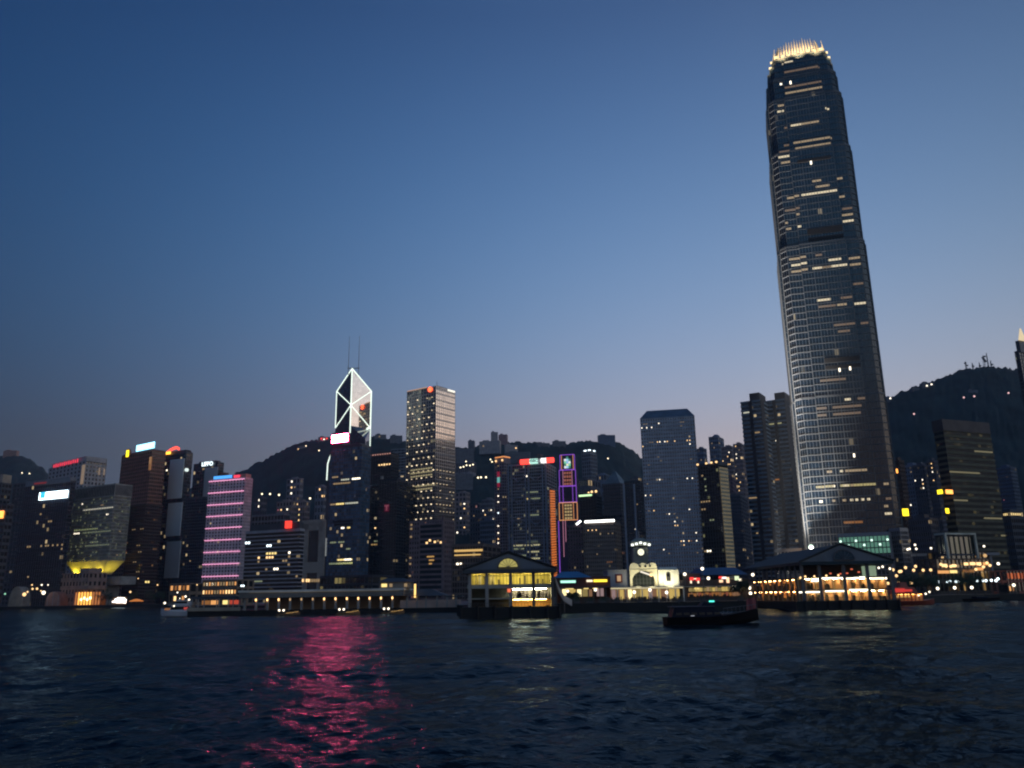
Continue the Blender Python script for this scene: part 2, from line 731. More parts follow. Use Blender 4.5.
# ---- land
shore = [(-3500, 930), (PX(184, 930, 0), 930), (PX(187, 420, 0), 420), (PX(458, 420, 0), 420), (PX(458, 268, 0), 268), (PX(748, 262, 0), 262),
         (PX(748, 330, 0), 330), (PX(905, 330, 0), 330), (PX(930, 372, 0), 372), (PX(985, 402, 0), 402), (PX(1100, 410, 0), 410), (3500, 440), (4500, 6000), (-4500, 6000)]
b = MB()
b.prism(shore, -4, G)
ASPH = mat('dark paving', (.07, .068, .065), var=.3, scale=.05)
struct('ground', b, ASPH)
WALLM = mat('wet dark sea wall stone', (.014, .015, .015), rough=.85, scale=.4)
for i in range(len(shore) - 3):
    (xa, ya), (xb, yb) = shore[i], shore[i + 1]
    d = Vector((xb - xa, yb - ya)).normalized()
    nx, ny = d.y * .35, -d.x * .35
    b = MB()
    b.prism([(xa + nx, ya + ny), (xb + nx, yb + ny), (xb - nx, yb - ny), (xa - nx, ya - ny)], -4, G + .12)
    struct('sea_wall', b, WALLM)


# ---- hills
def lerp_tab(tab, x):
    if x <= tab[0][0]:
        return tab[0][1]
    for (a, u), (c, v) in zip(tab, tab[1:]):
        if x <= c:
            t = (x - a) / (c - a)
            t = t * t * (3 - 2 * t) * .5 + t * .5
            return u + (v - u) * t
    return tab[-1][1]


ridge = [(-300, 470), (-60, 456), (0, 456), (15, 454), (28, 458), (40, 466), (52, 476), (70, 488), (110, 494), (180, 490), (222, 479), (243, 470),
         (262, 461), (280, 451), (297, 443), (312, 440), (330, 438), (350, 437), (378, 436), (400, 441), (430, 445), (460, 448), (485, 445), (508, 442),
         (530, 442), (560, 444), (585, 441), (605, 441), (620, 443), (632, 449), (642, 458), (656, 470), (680, 482), (720, 478), (760, 466), (800, 452),
         (850, 425), (880, 404), (892, 396), (905, 390), (920, 385), (935, 380), (948, 375), (960, 370.5), (972, 368), (988, 366.5), (1003, 367), (1015, 369),
         (1040, 372), (1100, 385), (1200, 410), (1400, 450)]
ridgeY = [(0, 2500), (225, 2300), (400, 2100), (560, 2200), (640, 2300), (700, 2400), (850, 1900), (1000, 1900), (1400, 2000)]


def make_hills():
    rg = np.random.RandomState(5)
    cols = np.concatenate([np.arange(-300, 1100, 2.0), np.arange(1100, 4600, 12.0)])
    nrad = 70
    vs, fs = [], []
    base_f = .52
    # smooth random bumps along the slope
    ph = rg.uniform(0, 7, (18, 3))
    for ci, px in enumerate(cols):
        if px < 1100:
            Yr = lerp_tab(ridgeY, px)
            top = W(px, lerp_tab(ridge, px), Yr)
        else:
            k_ = (px - 512) / 800.
            Yr = 2280 / math.sqrt(1 + k_ * k_) if px > 1100 else 1900
            z11 = W(1100, 385, 1960).z
            zw = z11 + (585 - z11) * min(1, (px - 1100) / 350.) - 40 * max(0, math.sin((px - 1300) / 260.))
            top = Vector((k_ * Yr, Yr, zw))
        k = top.x / top.y
        for j in range(nrad):
            t = j / (nrad - 1) * 1.35          # 1 = ridge, beyond = the far side
            Yd = Yr * (base_f + (1 - base_f) * t)
            X = k * Yd
            if t <= 1:
                h = top.z * (t ** 1.25)
            else:
                h = top.z * (1 - (t - 1) * 1.6)
            n_ = 0
            for q in range(18):
                fq = .004 * 1.35 ** q
                n_ += math.sin(X * fq * math.cos(ph[q][0]) + Yd * fq * math.sin(ph[q][0]) + ph[q][1]) / (1.18 ** q)
            env = math.sin(min(t, 1) * math.pi) ** .7 if t < 1 else 0
            fine = rg.uniform(-1, 1) * 3.2
            h += n_ * 5 * env + fine
            vs.append((X, Yd, max(h, -2)))
    nc = len(cols)
    for ci in range(nc - 1):
        for j in range(nrad - 1):
            a = ci * nrad + j
            fs.append((a, a + nrad, a + nrad + 1, a + 1))
    b = MB()
    b.v, b.f, b.m = vs, fs, [0] * len(fs)
    mt = mat('wooded hillside', (.014, .026, .024), rough=.95, var=.7, scale=.02, bump=.8)
    o = struct('hills', b, mt, smooth=True)
    if o.data.polygons[5].normal.z < 0:
        o.data.flip_normals()


make_hills()

# ================================================================== TOWERS, left to right
# -- left edge
t = Tower('office_block', 'dark office block cut by the left edge with a pale roof storey', 'building', -30, 2, 12, 484, 1000, 24)
t.facade(22, 8, 3, DGREY, gm(t, 'g_edge', (.012, .012, .014), 22, 8, 3, lit=.04), band=.4, pier=.2)
t.roofbox(.02, .98, .05, .95, 12, BEIGE, z=t.H)
t.done()
t = Tower('office_block', 'low dark block at the left edge carrying an orange glowing sign', 'building', -40, 7, 14, 505, 900, 20)
t.facade(15, 9, 2, DGREY, gm(t, 'g_edge2', (.012, .012, .014), 15, 9, 2), band=.45, pier=.15)
t.panel('L', -3, 511, 4.5, 518.5, ORG, 'sign_panel', out=1.2)
t.done()
t = Tower('office_block', 'dark block behind the glass tower with the white billboard', 'building', 14, 34, 42, 483, 1150, 22)
t.facade(28, 6, 3, DGREY, gm(t, 'g_e3', (.014, .014, .016), 28, 6, 3, lit=.05), band=.4, pier=.2).done()

# -- glass tower with billboard
t = Tower('glass_tower', 'dark blue glass tower with a bright white billboard near its top', 'building', 26, 70.5, 76, 482, 960, 26)
t.facade(30, 20, 4, DALU, gm(t, 'g_bill', (.016, .024, .045), 30, 20, 4, lit=.02, ior=1.9), band=.12, pier=.08, prow=.15)
b = MB()
b.box(-t.L1, 0, -.4, t.L2, t.H, t.H + 6)
b.build('parapet', GREY, t.root)
t.panel('L', 41, 491.6, 69, 499, emit('billboard light', (.75, .93, 1), 5, True), 'billboard', out=2)
t.panel('L', 42.5, 492.4, 47, 498.4, emit('billboard emblem', (.05, .55, .85), 1.4), 'emblem', out=2.5, th=.6)
t.panel('L', 35, 482.5, 47, 484, emit('dim red lettering', (.6, .06, .06), .25), 'sign_panel', out=1.0)
for x in range(41, 67, 4):
    t.wpx('L', x, 545.5, DIMW)
t.wpx('L', 50, 522, DIMW, 2); t.wpx('L', 40, 515, DIMW); t.wpx('L', 62, 551, DIMW); t.wpx('L', 30, 545, DIMW, 2)
t.done()

# -- pale hotel with red roof sign
t = Tower('hotel_building', 'pale stone hotel with a long red sign along its roof edge', 'building', 50, 86, 107, 461, 1250, 38)
t.facade(34, 10, 6, mat('hotel stone', (.40, .36, .36)), gm(t, 'g_hot', (.03, .028, .03), 34, 10, 6, lit=.02), band=.45, pier=.5)
t.roofbox(.08, .98, .1, .9, 9, mat('hotel stone', (0, 0, 0)))
t.roofbox(-.02, .0, -.02, .97, 7, mat('hotel stone', (0, 0, 0)), name='parapet')
b = MB(); u0, z0 = t.hit('L', 54, 461); u1, _ = t.hit('L', 79, 461)
for i in range(12):
    uu = u1 + (u0 - u1) * (i + .5) / 12
    b.box(-uu - 1.3, -uu + 1.3, -1, -.3, t.H + .6 + (i % 3) * .3, t.H + 6.6 - (i % 2) * .8)
b.build('sign_lettering', emit('red hotel letters', (1, .05, .09), 1.1), t.root)
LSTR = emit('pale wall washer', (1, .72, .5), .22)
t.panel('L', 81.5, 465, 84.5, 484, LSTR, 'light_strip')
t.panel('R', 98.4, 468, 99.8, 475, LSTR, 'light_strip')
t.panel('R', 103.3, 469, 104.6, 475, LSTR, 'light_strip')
t.done()

# -- flared headquarters on a slim stem
t = Tower('flared_office_tower', 'square grey office tower flaring in above a stem lit yellow from below', 'building', 74.5, 115.5, 132, 486, 980, 30)
zf = t.hit('L', 95, 561)[1]
zs = t.hit('L', 95, 574.5)[1]
PLAW = mat('ribbed pale concrete', (.36, .33, .29))
t.facade(22, 26, 16, PLAW, gm(t, 'g_pla', (.03, .035, .03), 22, 26, 16, z0=zf, lit=.5, litcol=(.72, .78, .38), lits=.24), band=.3, pier=.34, prow=.5, z0=zf)
b = MB()
zc = t.hit('L', 95, 497.5)[1]
b.box(-t.L1 - .6, .6, -.6, t.L2 + .6, zc - 1, zc + .6)
b.box(-t.L1 - .7, .7, -.7, t.L2 + .7, t.H + 1.8, t.H + 3.2)
b.build('cornice', PLAW, t.root)
b = MB()
b.box(-t.L1 - .35, .35, -.35, t.L2 + .35, zc + .7, t.H + 1.5)
b.build('louvre_panel', BLACK, t.root)
b = MB()
for j in range(27):
    x = -t.L1 * j / 26
    b.box(x - .16, x + .16, -.95, -.36, zc + .6, t.H + 1.8)
for j in range(14):
    y = t.L2 * j / 13
    b.box(.36, .95, y - .25, y + .25, zc + .6, t.H + 1.8)
b.build('crown_fins', PLAW, t.root)
b = MB()
L1, L2 = t.L1, t.L2
b.frus((-L1 * .80, -L1 * .20, L2 * .20, L2 * .80), (-L1, 0, 0, L2), zs, zf - .05)
b.build('flared_base', PLAW, t.root)
b = MB()
b.box(-L1 * .72, -L1 * .28, L2 * .28, L2 * .72, 0, zs - .02)
b.build('stem', PLAW, t.root)
b = MB()
b.box(-L1 * .78, -L1 * .02, -L2 * .1, L2 * .9, 0, t.hit('L', 100, 586)[1])
b.box(-L1 * .98, L1 * .3, L2 * .1, L2 * 1.0, t.hit('L', 100, 585)[1], t.hit('L', 100, 577)[1])
b.build('podium', PLAW, t.root)
for x0, x1, y, mm in ((81, 83, 506, WHT), (100, 103, 506, DIMW), (83, 114, 511, emit('pale office row', (1, .95, .75), .7)), (106, 108, 515, WHT),
                      (74, 98, 530, emit('green office row', (.8, .9, .4), .35)), (73, 80, 534, WHT), (82, 112, 534, DIMG), (90, 98, 542, DIMG), (85, 110, 546, DIMG)):
    t.strip('L', x0, x1, y, mm)
t.strip('R', 119, 121, 531, DIMW); t.strip('R', 116, 118, 556, DIMW)
t.done()
base = t.C
# yellow floodlights washing the underside of the flare
for fx in (-.78, -.5, -.22):
    p = t.root.matrix_basis @ Vector((L1 * fx, L2 * .03, zs - 1.5))
    q = t.root.matrix_basis @ Vector((L1 * fx, L2 * .20, zf - 2))
    lamp('SPOT', 'floodlight', p, q, 2.6e4, (1, .80, .05), 1.0, 120, .6)
p = t.root.matrix_basis @ Vector((-L1 * .03, L2 * .4, zs - 1.5)); q = t.root.matrix_basis @ Vector((-L1 * .1, L2 * .5, zf - 3))
lamp('SPOT', 'floodlight', p, q, 8e3, (1, .80, .05), 1.0, 120, .6)

# -- brown tower with blue-white roof sign
t = Tower('brown_tower', 'brown stone tower with a glowing blue-white roof sign and yellow emblem', 'building', 122.5, 152, 166, 451, 1080, 36)
t.facade(40, 14, 7, BROWN, gm(t, 'g_brn', (.03, .014, .010), 40, 14, 7, lit=.05, litcol=(1, .5, .2), lits=.10, ior=1.7), band=.35, pier=.3)
t.roofbox(.02, .97, .05, .95, 3, DGREY)
zz = t.H
for i in range(6):
    u0, z0 = t.hit('L', 137.6 + i * 3.0, 446.5)
    u1, _ = t.hit('L', 137.6 + i * 3.0 + 2.6, 446.5)
    b = MB(); b.box(-u0, -u1, -1.6, -.9, zz + 3.3, zz + 11.5)
    b.build('sign_letter', emit('blue-white letters', (.35, .8, 1), 3.0), t.root)
b = MB(); u0, _ = t.hit('L', 137, 446); u1, _ = t.hit('L', 155.5, 446)
b.box(-u0, -u1, -.8, -.4, zz + 2.9, zz + 12)
b.build('sign_back', emit('blue sign board', (.1, .5, .85), .55), t.root)
u0, _ = t.hit('L', 129.3, 449)
b = MB()
b.tube((-u0, -1.5, zz + 3), (-u0, .2, zz + 3), 6.2, n=16)
b.build('sign_disc', BROWN, t.root)
b = MB(); b.box(-u0 - 2.6, -u0 + 2.6, -2.4, -1.6, zz - 1.8, zz + 7.2); b.build('emblem', YELS, t.root)
t.panel('L', 149.5, 457, 151.9, 470, emit('tall gold reveal', (1, .45, .16), .22), 'light_strip')
t.panel('L', 150, 457, 151.2, 464, emit('gold reveal core', (1, .55, .25), .3), 'light_strip', out=.9)
for y in (530, 540, 551, 560, 570):
    t.strip('L', 137, 149, y, emit('dim orange room row', (1, .4, .12), .16))
t.strip('L', 131, 134.5, 530, DIMW)
t.done()
b = MB()
# darker annex in front of it
t = Tower('brown_annex', 'darker brown block stepping forward below the brown tower', 'building', 130, 146, 163, 505, 1000, 30)
t.facade(30, 8, 8, mat('dark brown stone', (.07, .04, .035)), gm(t, 'g_bra', (.02, .012, .012), 30, 8, 8, lit=.04, litcol=(1, .5, .2), lits=.2), band=.4, pier=.3)
for x, y in ((134, 530), (142, 529), (139, 545), (142, 552), (136, 562), (141, 571)):
    t.wpx('L', x, y, DIMW, 2)
t.wpx('R', 161, 541, ORG); t.wpx('L', 140, 580, WARM); t.wpx('L', 145, 581, YEL)
t.done()

# -- grey panel tower with wavy red sign
t = Tower('grey_slab_tower', 'dark tower with a pale grey centre panel and a red swoosh sign on top', 'building', 163.5, 186.5, 193, 453, 1120, 26)
t.facade(42, 12, 5, DALU, gm(t, 'g_gsl', (.018, .028, .05), 42, 12, 5, lit=.03, ior=1.8), band=.15, pier=.1)
for ya, yb in ((459.5, 498.5), (503, 536), (541.5, 578)):
    t.panel('L', 169.5 - (ya - 459) * .04, ya, 183.5 - (ya - 459) * .04, yb, mat('pale lift core panel', (.62, .62, .62), rough=.45), 'wall_panel', out=.9, th=1.4)
t.roofbox(.05, .9, .1, .9, 5, DGREY)
b = MB()
pts = [(166, 454), (168.5, 452), (171, 450), (174, 448.5), (177, 447.5), (180, 449)]
pr = []
for x, y in pts:
    u, z = t.hit('L', x, y)
    pr.append((-u, z))
for (xa, za), (xb, zb) in zip(pr, pr[1:]):
    b.add([(xa, -1.5, za - 2), (xb, -1.5, zb - 2), (xb, -1.5, zb + 1.6), (xa, -1.5, za + 1.6), (xa, -.7, za - 2), (xb, -.7, zb - 2), (xb, -.7, zb + 1.6), (xa, -.7, za + 1.6)],
          [(0, 1, 2, 3), (7, 6, 5, 4), (3, 2, 6, 7), (0, 4, 5, 1), (0, 3, 7, 4), (1, 5, 6, 2)])
b.build('swoosh_sign', emit('red swoosh', (1, .08, .05), 2.2), t.root)
t.panel('L', 166, 452, 172, 454.6, emit('orange swoosh tip', (1, .5, .05), 2.5), 'swoosh_tip', out=2.4)
u, z = t.hit('L', 189 - 1.5, 470)
b = MB(); b.tube((-u, -3, z), (-u, 0, z), 2.2, n=14); b.build('round_lamp', emit('round lamp face', (.85, 1, .95), 1.1), t.root)
t.wpx('L', 166, 469, WHT); t.wpx('L', 172, 489, DIMW)
t.done()

# -- tower with LIPPO sign
t = Tower('faceted_tower', 'dark faceted glass tower with white LIPPO lettering at its top', 'building', 194, 218, 224, 463, 1180, 24)
t.facade(42, 11, 4, DALU, gm(t, 'g_lip', (.02, .03, .055), 42, 11, 4, lit=.03, ior=1.8), band=.12, pier=.1)
t.panel('L', 200.5, 468, 213.5, 600, mat('pale grey cladding', (.50, .48, .48), rough=.5), 'wall_panel', out=.7, th=1.2)
t.roofbox(.12, .82, .1, .9, 4.5, DGREY)
u0, z0 = t.hit('L', 208, 463.8)
text(t.root, 'LIPPO', 8.2, (-u0, -1.4, t.H - .2), emit('white letters', (.8, .95, 1), 2.2), name='sign_lettering')
t.strip('L', 202, 208, 470, DIMW); t.strip('L', 210, 215, 471, DIMW)
b = MB()
b.box(-t.L1 * .1, t.L1 * .25, t.L2 * .3, t.L2 * .9, 0, t.H - 14)
b.build('rear_wing', BROWN, t.root)
t.done()
t = Tower('glass_block', 'blue glass block standing in front of the LIPPO tower', 'building', 186, 206, 212, 498, 1050, 22)
t.facade(34, 10, 4, DALU, gm(t, 'g_blu', (.02, .028, .055), 34, 10, 4, lit=.02), band=.2, pier=.12)
t.wpx('L', 190, 562, DIMW)
t.done()

# -- white grid tower with pink light bands
t = Tower('grid_tower', 'pale square-windowed tower ringed by nine pink light bands', 'building', 209.5, 245.5, 252.5, 479, 860, 22)
PALE = mat('pale tower cladding', (.60, .54, .58))
t.facade(38, 12, 5, PALE, gm(t, 'g_pnk', (.012, .010, .016), 38, 12, 5, lit=.02), band=.42, pier=.45, prow=.5)
ys = [480.3, 492, 504, 515.6, 527.6, 539.6, 551.6, 563.8, 576]
for y in ys:
    z = t.hit('L', 228, y)[1]
    b = MB(); b.box(-t.L1 + .3, -.6, -1.3, -.5, z - .3, z + .3); b.build('light_band', emit('pink light band', (1, .40, .66), 1.35), t.root)
t.roofbox(.1, .55, .2, .9, 5, DGREY)
t.roofbox(.02, .16, .1, .9, 6, BEIGE, name='lift_tower')
u0, _ = t.hit('L', 214, 478); u1, _ = t.hit('L', 232, 478)
b = MB(); b.box(-u0, -u1, -.6, 0, t.H + 2.3, t.H + 5.4); b.build('sign_board', BLUL, t.root)
u0, _ = t.hit('L', 234, 478); u1, _ = t.hit('L', 240, 478)
b = MB(); b.box(-u0, -u1, -.65, 0, t.H + 2.2, t.H + 5.0); b.build('sign_board', emit('crimson board', (1, .06, .12), 1.2), t.root)
t.wpx('L', 238, 511, DIMW)
t.done()

# -- banded city block with red cube sign
t = Tower('banded_block', 'wide low office block with thin pale floor bands and a red roof cube', 'building', 245.5, 300, 305, 531, 640, 24)
t.facade(18, 20, 3, mat('pale banding', (.36, .33, .35)), gm(t, 'g_band', (.012, .012, .016), 18, 20, 3, lit=.03), band=.30, pier=0)
t.roofbox(.02, .93, .1, .9, 7, DGREY)
u, z = t.hit('L', 289.5, 525.5)
b = MB(); b.box(-u - 2.6, -u + 2.6, -2.2, -.4, t.H + 2.5, t.H + 8); b.build('red_cube_sign', emit('red cube', (1, .05, .03), 1.6), t.root)
for x, y, mm, r in ((250, 542, COOL, 3), (270, 546, COOL, 2), (273, 555, YEL, 3), (276, 555, YEL, 2), (271, 559, WARM, 3), (258, 558, WARM, 1), (288, 555.5, DIMW, 1), (289, 555, WHT, 1), (266, 571, DIMW, 1),
                    (274, 570, WHT, 1), (277, 571, WHT, 1), (286, 562, DIMW, 1), (289, 567, DIMW, 1), (258, 563, DIMW, 1), (296, 575, DIMW, 1), (283, 560, DIMW, 1)):
    t.wpx('L', x, y, mm, r, hmul=.9)
t.strip('L', 247, 262, 581.5, DIMG)
t.done()
t = Tower('banded_block', 'short dark block with pale bands rising behind the wide banded block', 'building', 252, 284, 290, 515, 900, 24)
t.facade(14, 10, 3, GREY, gm(t, 'g_band2', (.02, .02, .026), 14, 10, 3), band=.3, pier=.1).done()

# -- portal frame building
t = Tower('portal_building', 'beige building framing a tall dark glass portal beside the blue tower', 'building', 303, 323, 326, 521, 820, 20)
t.facade(1, 1, 1, BEIGE, gm(t, 'g_port', (.02, .025, .035), 20, 6, 2), band=0, pier=0)
b = MB()
for x0, x1, y0, y1 in ((303.3, 306, 521, 600), (319.8, 323, 521, 600), (303.3, 323, 521, 530)):
    u0, z0 = t.hit('L', x0, y0); u1, z1 = t.hit('L', x1, y1)
    b.box(-u0, -u1, -1, .4, max(z1, 0), z0 - .1)
b.build('portal_frame', BEIGE, t.root)
b = MB(); b.box(-t.L1 - .3, .3, -1.4, t.L2, t.H - 2.2, t.H + 1.5); b.build('cornice', BEIGE, t.root)
t.panel('L', 303, 562, 324, 573, BEIGE, 'spandrel', out=.9)
for x in range(303, 322, 2):
    t.panel('L', x, 579, x + 1.2, 582, rnd.choice([DIMW, WARM, DIMW]), 'window', out=1.4)
t.done()

# -- blue tower with the pink sign
t = Tower('blue_glass_tower', 'blue glass tower with a glaring pink-white sign at its top corner', 'building', 330.5, 362, 371.5, 446, 880, 26)
gb = gm(t, 'g_aia', (.06, .13, .22), 44, 14, 6, lit=.02, ior=2.1, rough=.08)
t.facade(44, 14, 6, DALU, gb, band=.16, pier=.06, prow=.15)
b = MB()
zt = t.hit('L', 340, 432)[1]
b.box(-t.L1 + 1, -t.L1 * .62, 1, t.L2 * .8, t.H, zt)
b.box(-t.L1 * .61, -t.L1 * .1, 2, t.L2 * .8, t.H, t.H + 4)
b.build('roof_block', DALU, t.root)
u0, _ = t.hit('L', 332.8, 438); u1, _ = t.hit('L', 348.6, 438)
z0 = t.hit('L', 340, 442.4)[1]; z1 = t.hit('L', 340, 434.8)[1]
b = MB(); b.box(-u0, -u1, -1.6, -.4, z0, z1)
PSG = emit('pink-white sign', (1, .065, .15), 560, True)
# LED screen: the light leaves mostly straight ahead, like the beam profile of a real display
pn_, pl_ = PSG.node_tree.nodes, PSG.node_tree.links
gg_ = pn_.new('ShaderNodeNewGeometry')
dt_ = pn_.new('ShaderNodeVectorMath')
dt_.operation = 'DOT_PRODUCT'
pl_.new(gg_.outputs['Normal'], dt_.inputs[0])
pl_.new(gg_.outputs['Incoming'], dt_.inputs[1])
pw_ = pn_.new('ShaderNodeMath')
pw_.operation = 'POWER'
pl_.new(dt_.outputs['Value'], pw_.inputs[0])
pw_.inputs[1].default_value = 4
ms_ = pn_.new('ShaderNodeMath')
ms_.operation = 'MULTIPLY'
ms_.inputs[1].default_value = 560
pl_.new(pw_.outputs[0], ms_.inputs[0])
pl_.new(ms_.outputs[0], pn_['Principled BSDF'].inputs['Emission Strength'])
b.build('sign_board', PSG, t.root)
b = MB(); b.box(-u0 - .9, -u1 + .9, -1.2, -.35, z0 - .8, z1 + .8)
b.build('sign_frame', emit('pink sign edge', (1, .04, .22), 1.6), t.root)
for x0, x1, y, mm in ((332, 338, 479, DIMW), (341, 349, 479, emit('pale row', (.9, .9, .7), .55)), (352, 360, 478.5, WHT), (333, 350, 484, DIMW), (330, 336, 505.5, DIMW), (336, 344, 505.5, YEL), (345, 358, 504.5, emit('pale row', (0, 0, 0), 0)),
                      (334, 337, 527, WHT), (341, 344, 527.5, WHT), (347, 350, 527.5, YEL), (329, 352, 563, DIMG), (337, 352, 561, YEL), (336, 352, 564, emit('bright yellow room row', (1, .95, .3), 1.3)), (344, 351, 560, WHT),
                      (330, 336, 542, DIMG), (338, 344, 544, DIMG), (346, 350, 549, DIMG)):
    t.strip('L', x0, x1, y, mm)
b = MB()
for y in (521.5, 524.5):
    z = t.hit('L', 340, y)[1]
    u0, _ = t.hit('L', 334, y); u1, _ = t.hit('L', 353, y)
    b.box(-u0, -u1, -.1, .2, z - 1.1, z + 1.1)
b.build('louvre_panel', BLACK, t.root)
# low shoulder wing with outline tube
b = MB()
u0, z0 = t.hit('L', 327, 458)
b.box(-t.L1 - 4.5, -t.L1 - .05, 2, t.L2 * .7, 0, z0)
b.build('side_wing', DALU, t.root)
b = MB()
zz1 = t.hit('L', 326, 480)[1]
b.tube((-t.L1 - 4.6, 1.6, zz1), (-t.L1 - 4.2, 1.6, z0 - 6), .55); b.tube((-t.L1 - 4.2, 1.6, z0 - 6), (-t.L1 - .4, 1.0, z0 + 3), .55)
b.build('outline_tube', LINE, t.root)
zz0, zz1 = t.hit('L', 326, 556)[1], t.hit('L', 326, 538)[1]
b = MB(); b.box(-t.L1 - 4.4, -t.L1 - .2, 1.4, 1.9, zz0, zz1); b.build('lit_stair_glass', emit('pale stair light', (.8, .85, .85), .28), t.root)
t.done()
t = Tower('podium_block', 'low grey podium between the blue glass tower and the pier roof', 'building', 320, 372, 376, 577, 700, 20, dr=40)
t.facade(3, 14, 3, DALU, gm(t, 'g_pod', (.02, .03, .04), 3, 14, 3, lit=.4, litcol=(1, .8, .3), lits=.3), band=.3, pier=.1).done()

# -- the angular prism tower with white outlines (Y 1115)
def prism_tower():
    Y0 = 1090
    cO = W(351.0, 405, Y0)                    # near edge of the tall shaft
    HW = 23.9                                 # half side of the square plan
    C0 = Vector((cO.x, cO.y, G))
    phi = math.atan2(cO.x, cO.y) + R_(8.8)
    root = thing('prism_tower', 'angular prism skyscraper outlined in white light tubes with twin masts', 'building', C0, -phi * 1.0)
    def zpix(x, y, dx=0, dy=0):
        p = Vector((dx, dy, 0)); p.rotate(Matrix.Rotation(-phi, 3, 'Z'))
        return PZ(y, C0.x + p.x, C0.y + p.y) - G
    A, B = (-HW, HW), (HW, HW)                # rear corners
    zap = zpix(352, 368.5); zsh = zpix(336, 391.5, *A)
    zlow = zpix(335, 428, *A)
    glass = glassmat('g_boc', (.03, .045, .075), (4, 4, 4), rough=.04, ior=2.0, tint=.15)
    glassR = glassmat('g_bocr', (.82, .74, .68), (4, 4, 4), rough=.04, metal=1, tint=.06)  # right face only: bright metal, tinted warm for the afterglow reflection
    b = MB()
    O = (0, 0)
    # left wall, roof-left, right wall, back
    b.add([(0, 0, 0), (A[0], A[1], 0), (A[0], A[1], zsh), (0, 0, zap)], [(0, 3, 2, 1)])
    b.add([(A[0], A[1], 0), (B[0], B[1], 0), (B[0], B[1], zsh), (A[0], A[1], zsh)], [(0, 1, 2, 3)])
    b.add([(0, 0, zap), (B[0], B[1], zsh), (A[0], A[1], zsh)], [(0, 1, 2)])
    b.build('left_glazing', glass, root)
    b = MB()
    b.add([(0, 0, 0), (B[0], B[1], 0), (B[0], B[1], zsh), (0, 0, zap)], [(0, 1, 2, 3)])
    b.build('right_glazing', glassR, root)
    # the lower quadrants
    zq = zpix(359, 437.5, HW, 0); zq2 = zpix(370, 429, *B)
    b = MB()
    b.prism([(0.0, -.05), (HW, -HW), (HW, HW - .1)], 0, [zq2, zq - 6, zq2])
    b.prism([(-.05, 0), (-HW, HW - .1), (-HW, -HW)], 0, [zlow - 30, zlow - 30, zlow - 60])
    b.prism([(0, -.1), (-HW + .1, -HW), (HW - .1, -HW)], 0, [zlow - 60, zlow - 90, zlow - 90])
    b.build('lower_glazing', glass, root)
    def tub(name, pts, r=.75, mt=LINE):
        q = MB()
        for a, c in zip(pts, pts[1:]):
            q.tube(a, c, r)
        q.build(name, mt, root)
    e = .7
    zn = zpix(350.5, 405, 0, 0)
    zn2 = zpix(350, 433, 0, 0)
    e = .5
    tub('outline_tube', [(-HW, HW - e, zsh), (0, -e, zap), (HW, HW - e, zsh)], .7)
    tub('outline_tube', [(0, -e, zap), (0, -e, zn2)], .8)
    tub('outline_tube', [(-HW, HW - e, zlow), (-HW, HW - e, zsh), (0, -e, zn), (-HW, HW - e, zlow)], .6)
    zr = zpix(370, 428, *B)
    tub('outline_tube', [(HW, HW - e, zr), (0, -e, zn), (HW, HW - e, zsh)], .6)
    tub('outline_tube', [(HW, HW - e, zpix(370, 451, *B)), (HW, HW - e, zsh)], .75)
    tub('outline_tube', [(HW - .1, HW - 2, zr + 1), (HW * .40, -HW * .1, zpix(359.5, 436.5, HW * .4, 0))], 1.0)
    # small triangle glass facet near the top
    # masts
    for dx, nm in ((-5.8, 'mast'), (8.0, 'mast')):
        zt = zpix(352, 335)
        q = MB(); q.tube((dx, 4, zap - 8), (dx, 4, zt), .55, .28); q.build(nm, ALU, root)
    q = MB(); q.tube((-7.4, 4, zap + 1.5), (9.4, 4, zap + 1.5), .6); q.build('mast_crossbar', ALU, root)
    for x, z in ((12, zn - 8), (16.5, zn - 8.5)):
        block('window', DIMW, root, (x, x - 1.2, z), (2.4, 2.4, 1.8))


prism_tower()

# -- dark pair right of it
t = Tower('dark_tower', 'near-black tower topped by a dotted line of small warm crown lights', 'building', 368, 391, 399, 453, 1230, 26)
t.facade(44, 9, 4, mat('near black panel', (.022, .022, .03)), gm(t, 'g_dk1', (.008, .009, .014), 44, 9, 4, lit=.01), band=.2, pier=.15)
for i in range(9):
    u0, z = t.hit('L', 371 + i * 2.4, 452.8)
    block('crown_light', emit('dim crown light', (1, .5, .4), .5), t.root, (-u0, -.8, t.H - .5), (2.0, .6, 1.8))
for x, y in ((381, 464.5), (384, 465), (387.5, 464.5), (391, 464), (378, 465)):
    t.wpx('L', x, y, WARM)
t.done()
t = Tower('dark_tower', 'slim dark tower bearing a faint red T-shaped emblem', 'building', 379, 397, 399, 480, 1000, 16, dr=30)
t.facade(36, 7, 4, mat('near black panel', (0, 0, 0)), gm(t, 'g_dk2', (.008, .008, .012), 36, 7, 4, lit=.01), band=.25, pier=.15)
u, z = t.hit('L', 387, 508)
b = MB(); b.box(-u - 3.2, -u + 3.2, -.9, -.4, z - 4.5, z + 4.5); b.build('emblem_panel', emit('dim red panel', (.8, .02, .15), .07), t.root)
b = MB(); b.box(-u - 2.8, -u + 2.8, -1.3, -1.0, z + 1.9, z + 3.2); b.box(-u - .8, -u + .8, -1.31, -.95, z - 3.2, z + 1.85); b.build('emblem', emit('dim pink emblem', (1, .25, .35), .2), t.root)
u, z = t.hit('L', 381, 477)
b = MB(); b.tube((-u, 3, t.H), (-u, 3, t.H + 6), 2.4, 1.6, 8); b.build('roof_turret', BEIGE, t.root)
t.done()
t = Tower('grey_banded_tower', 'grey horizontally banded tower squeezed beside the studded light tower', 'building', 391, 411, 414, 449, 1320, 16, dr=30)
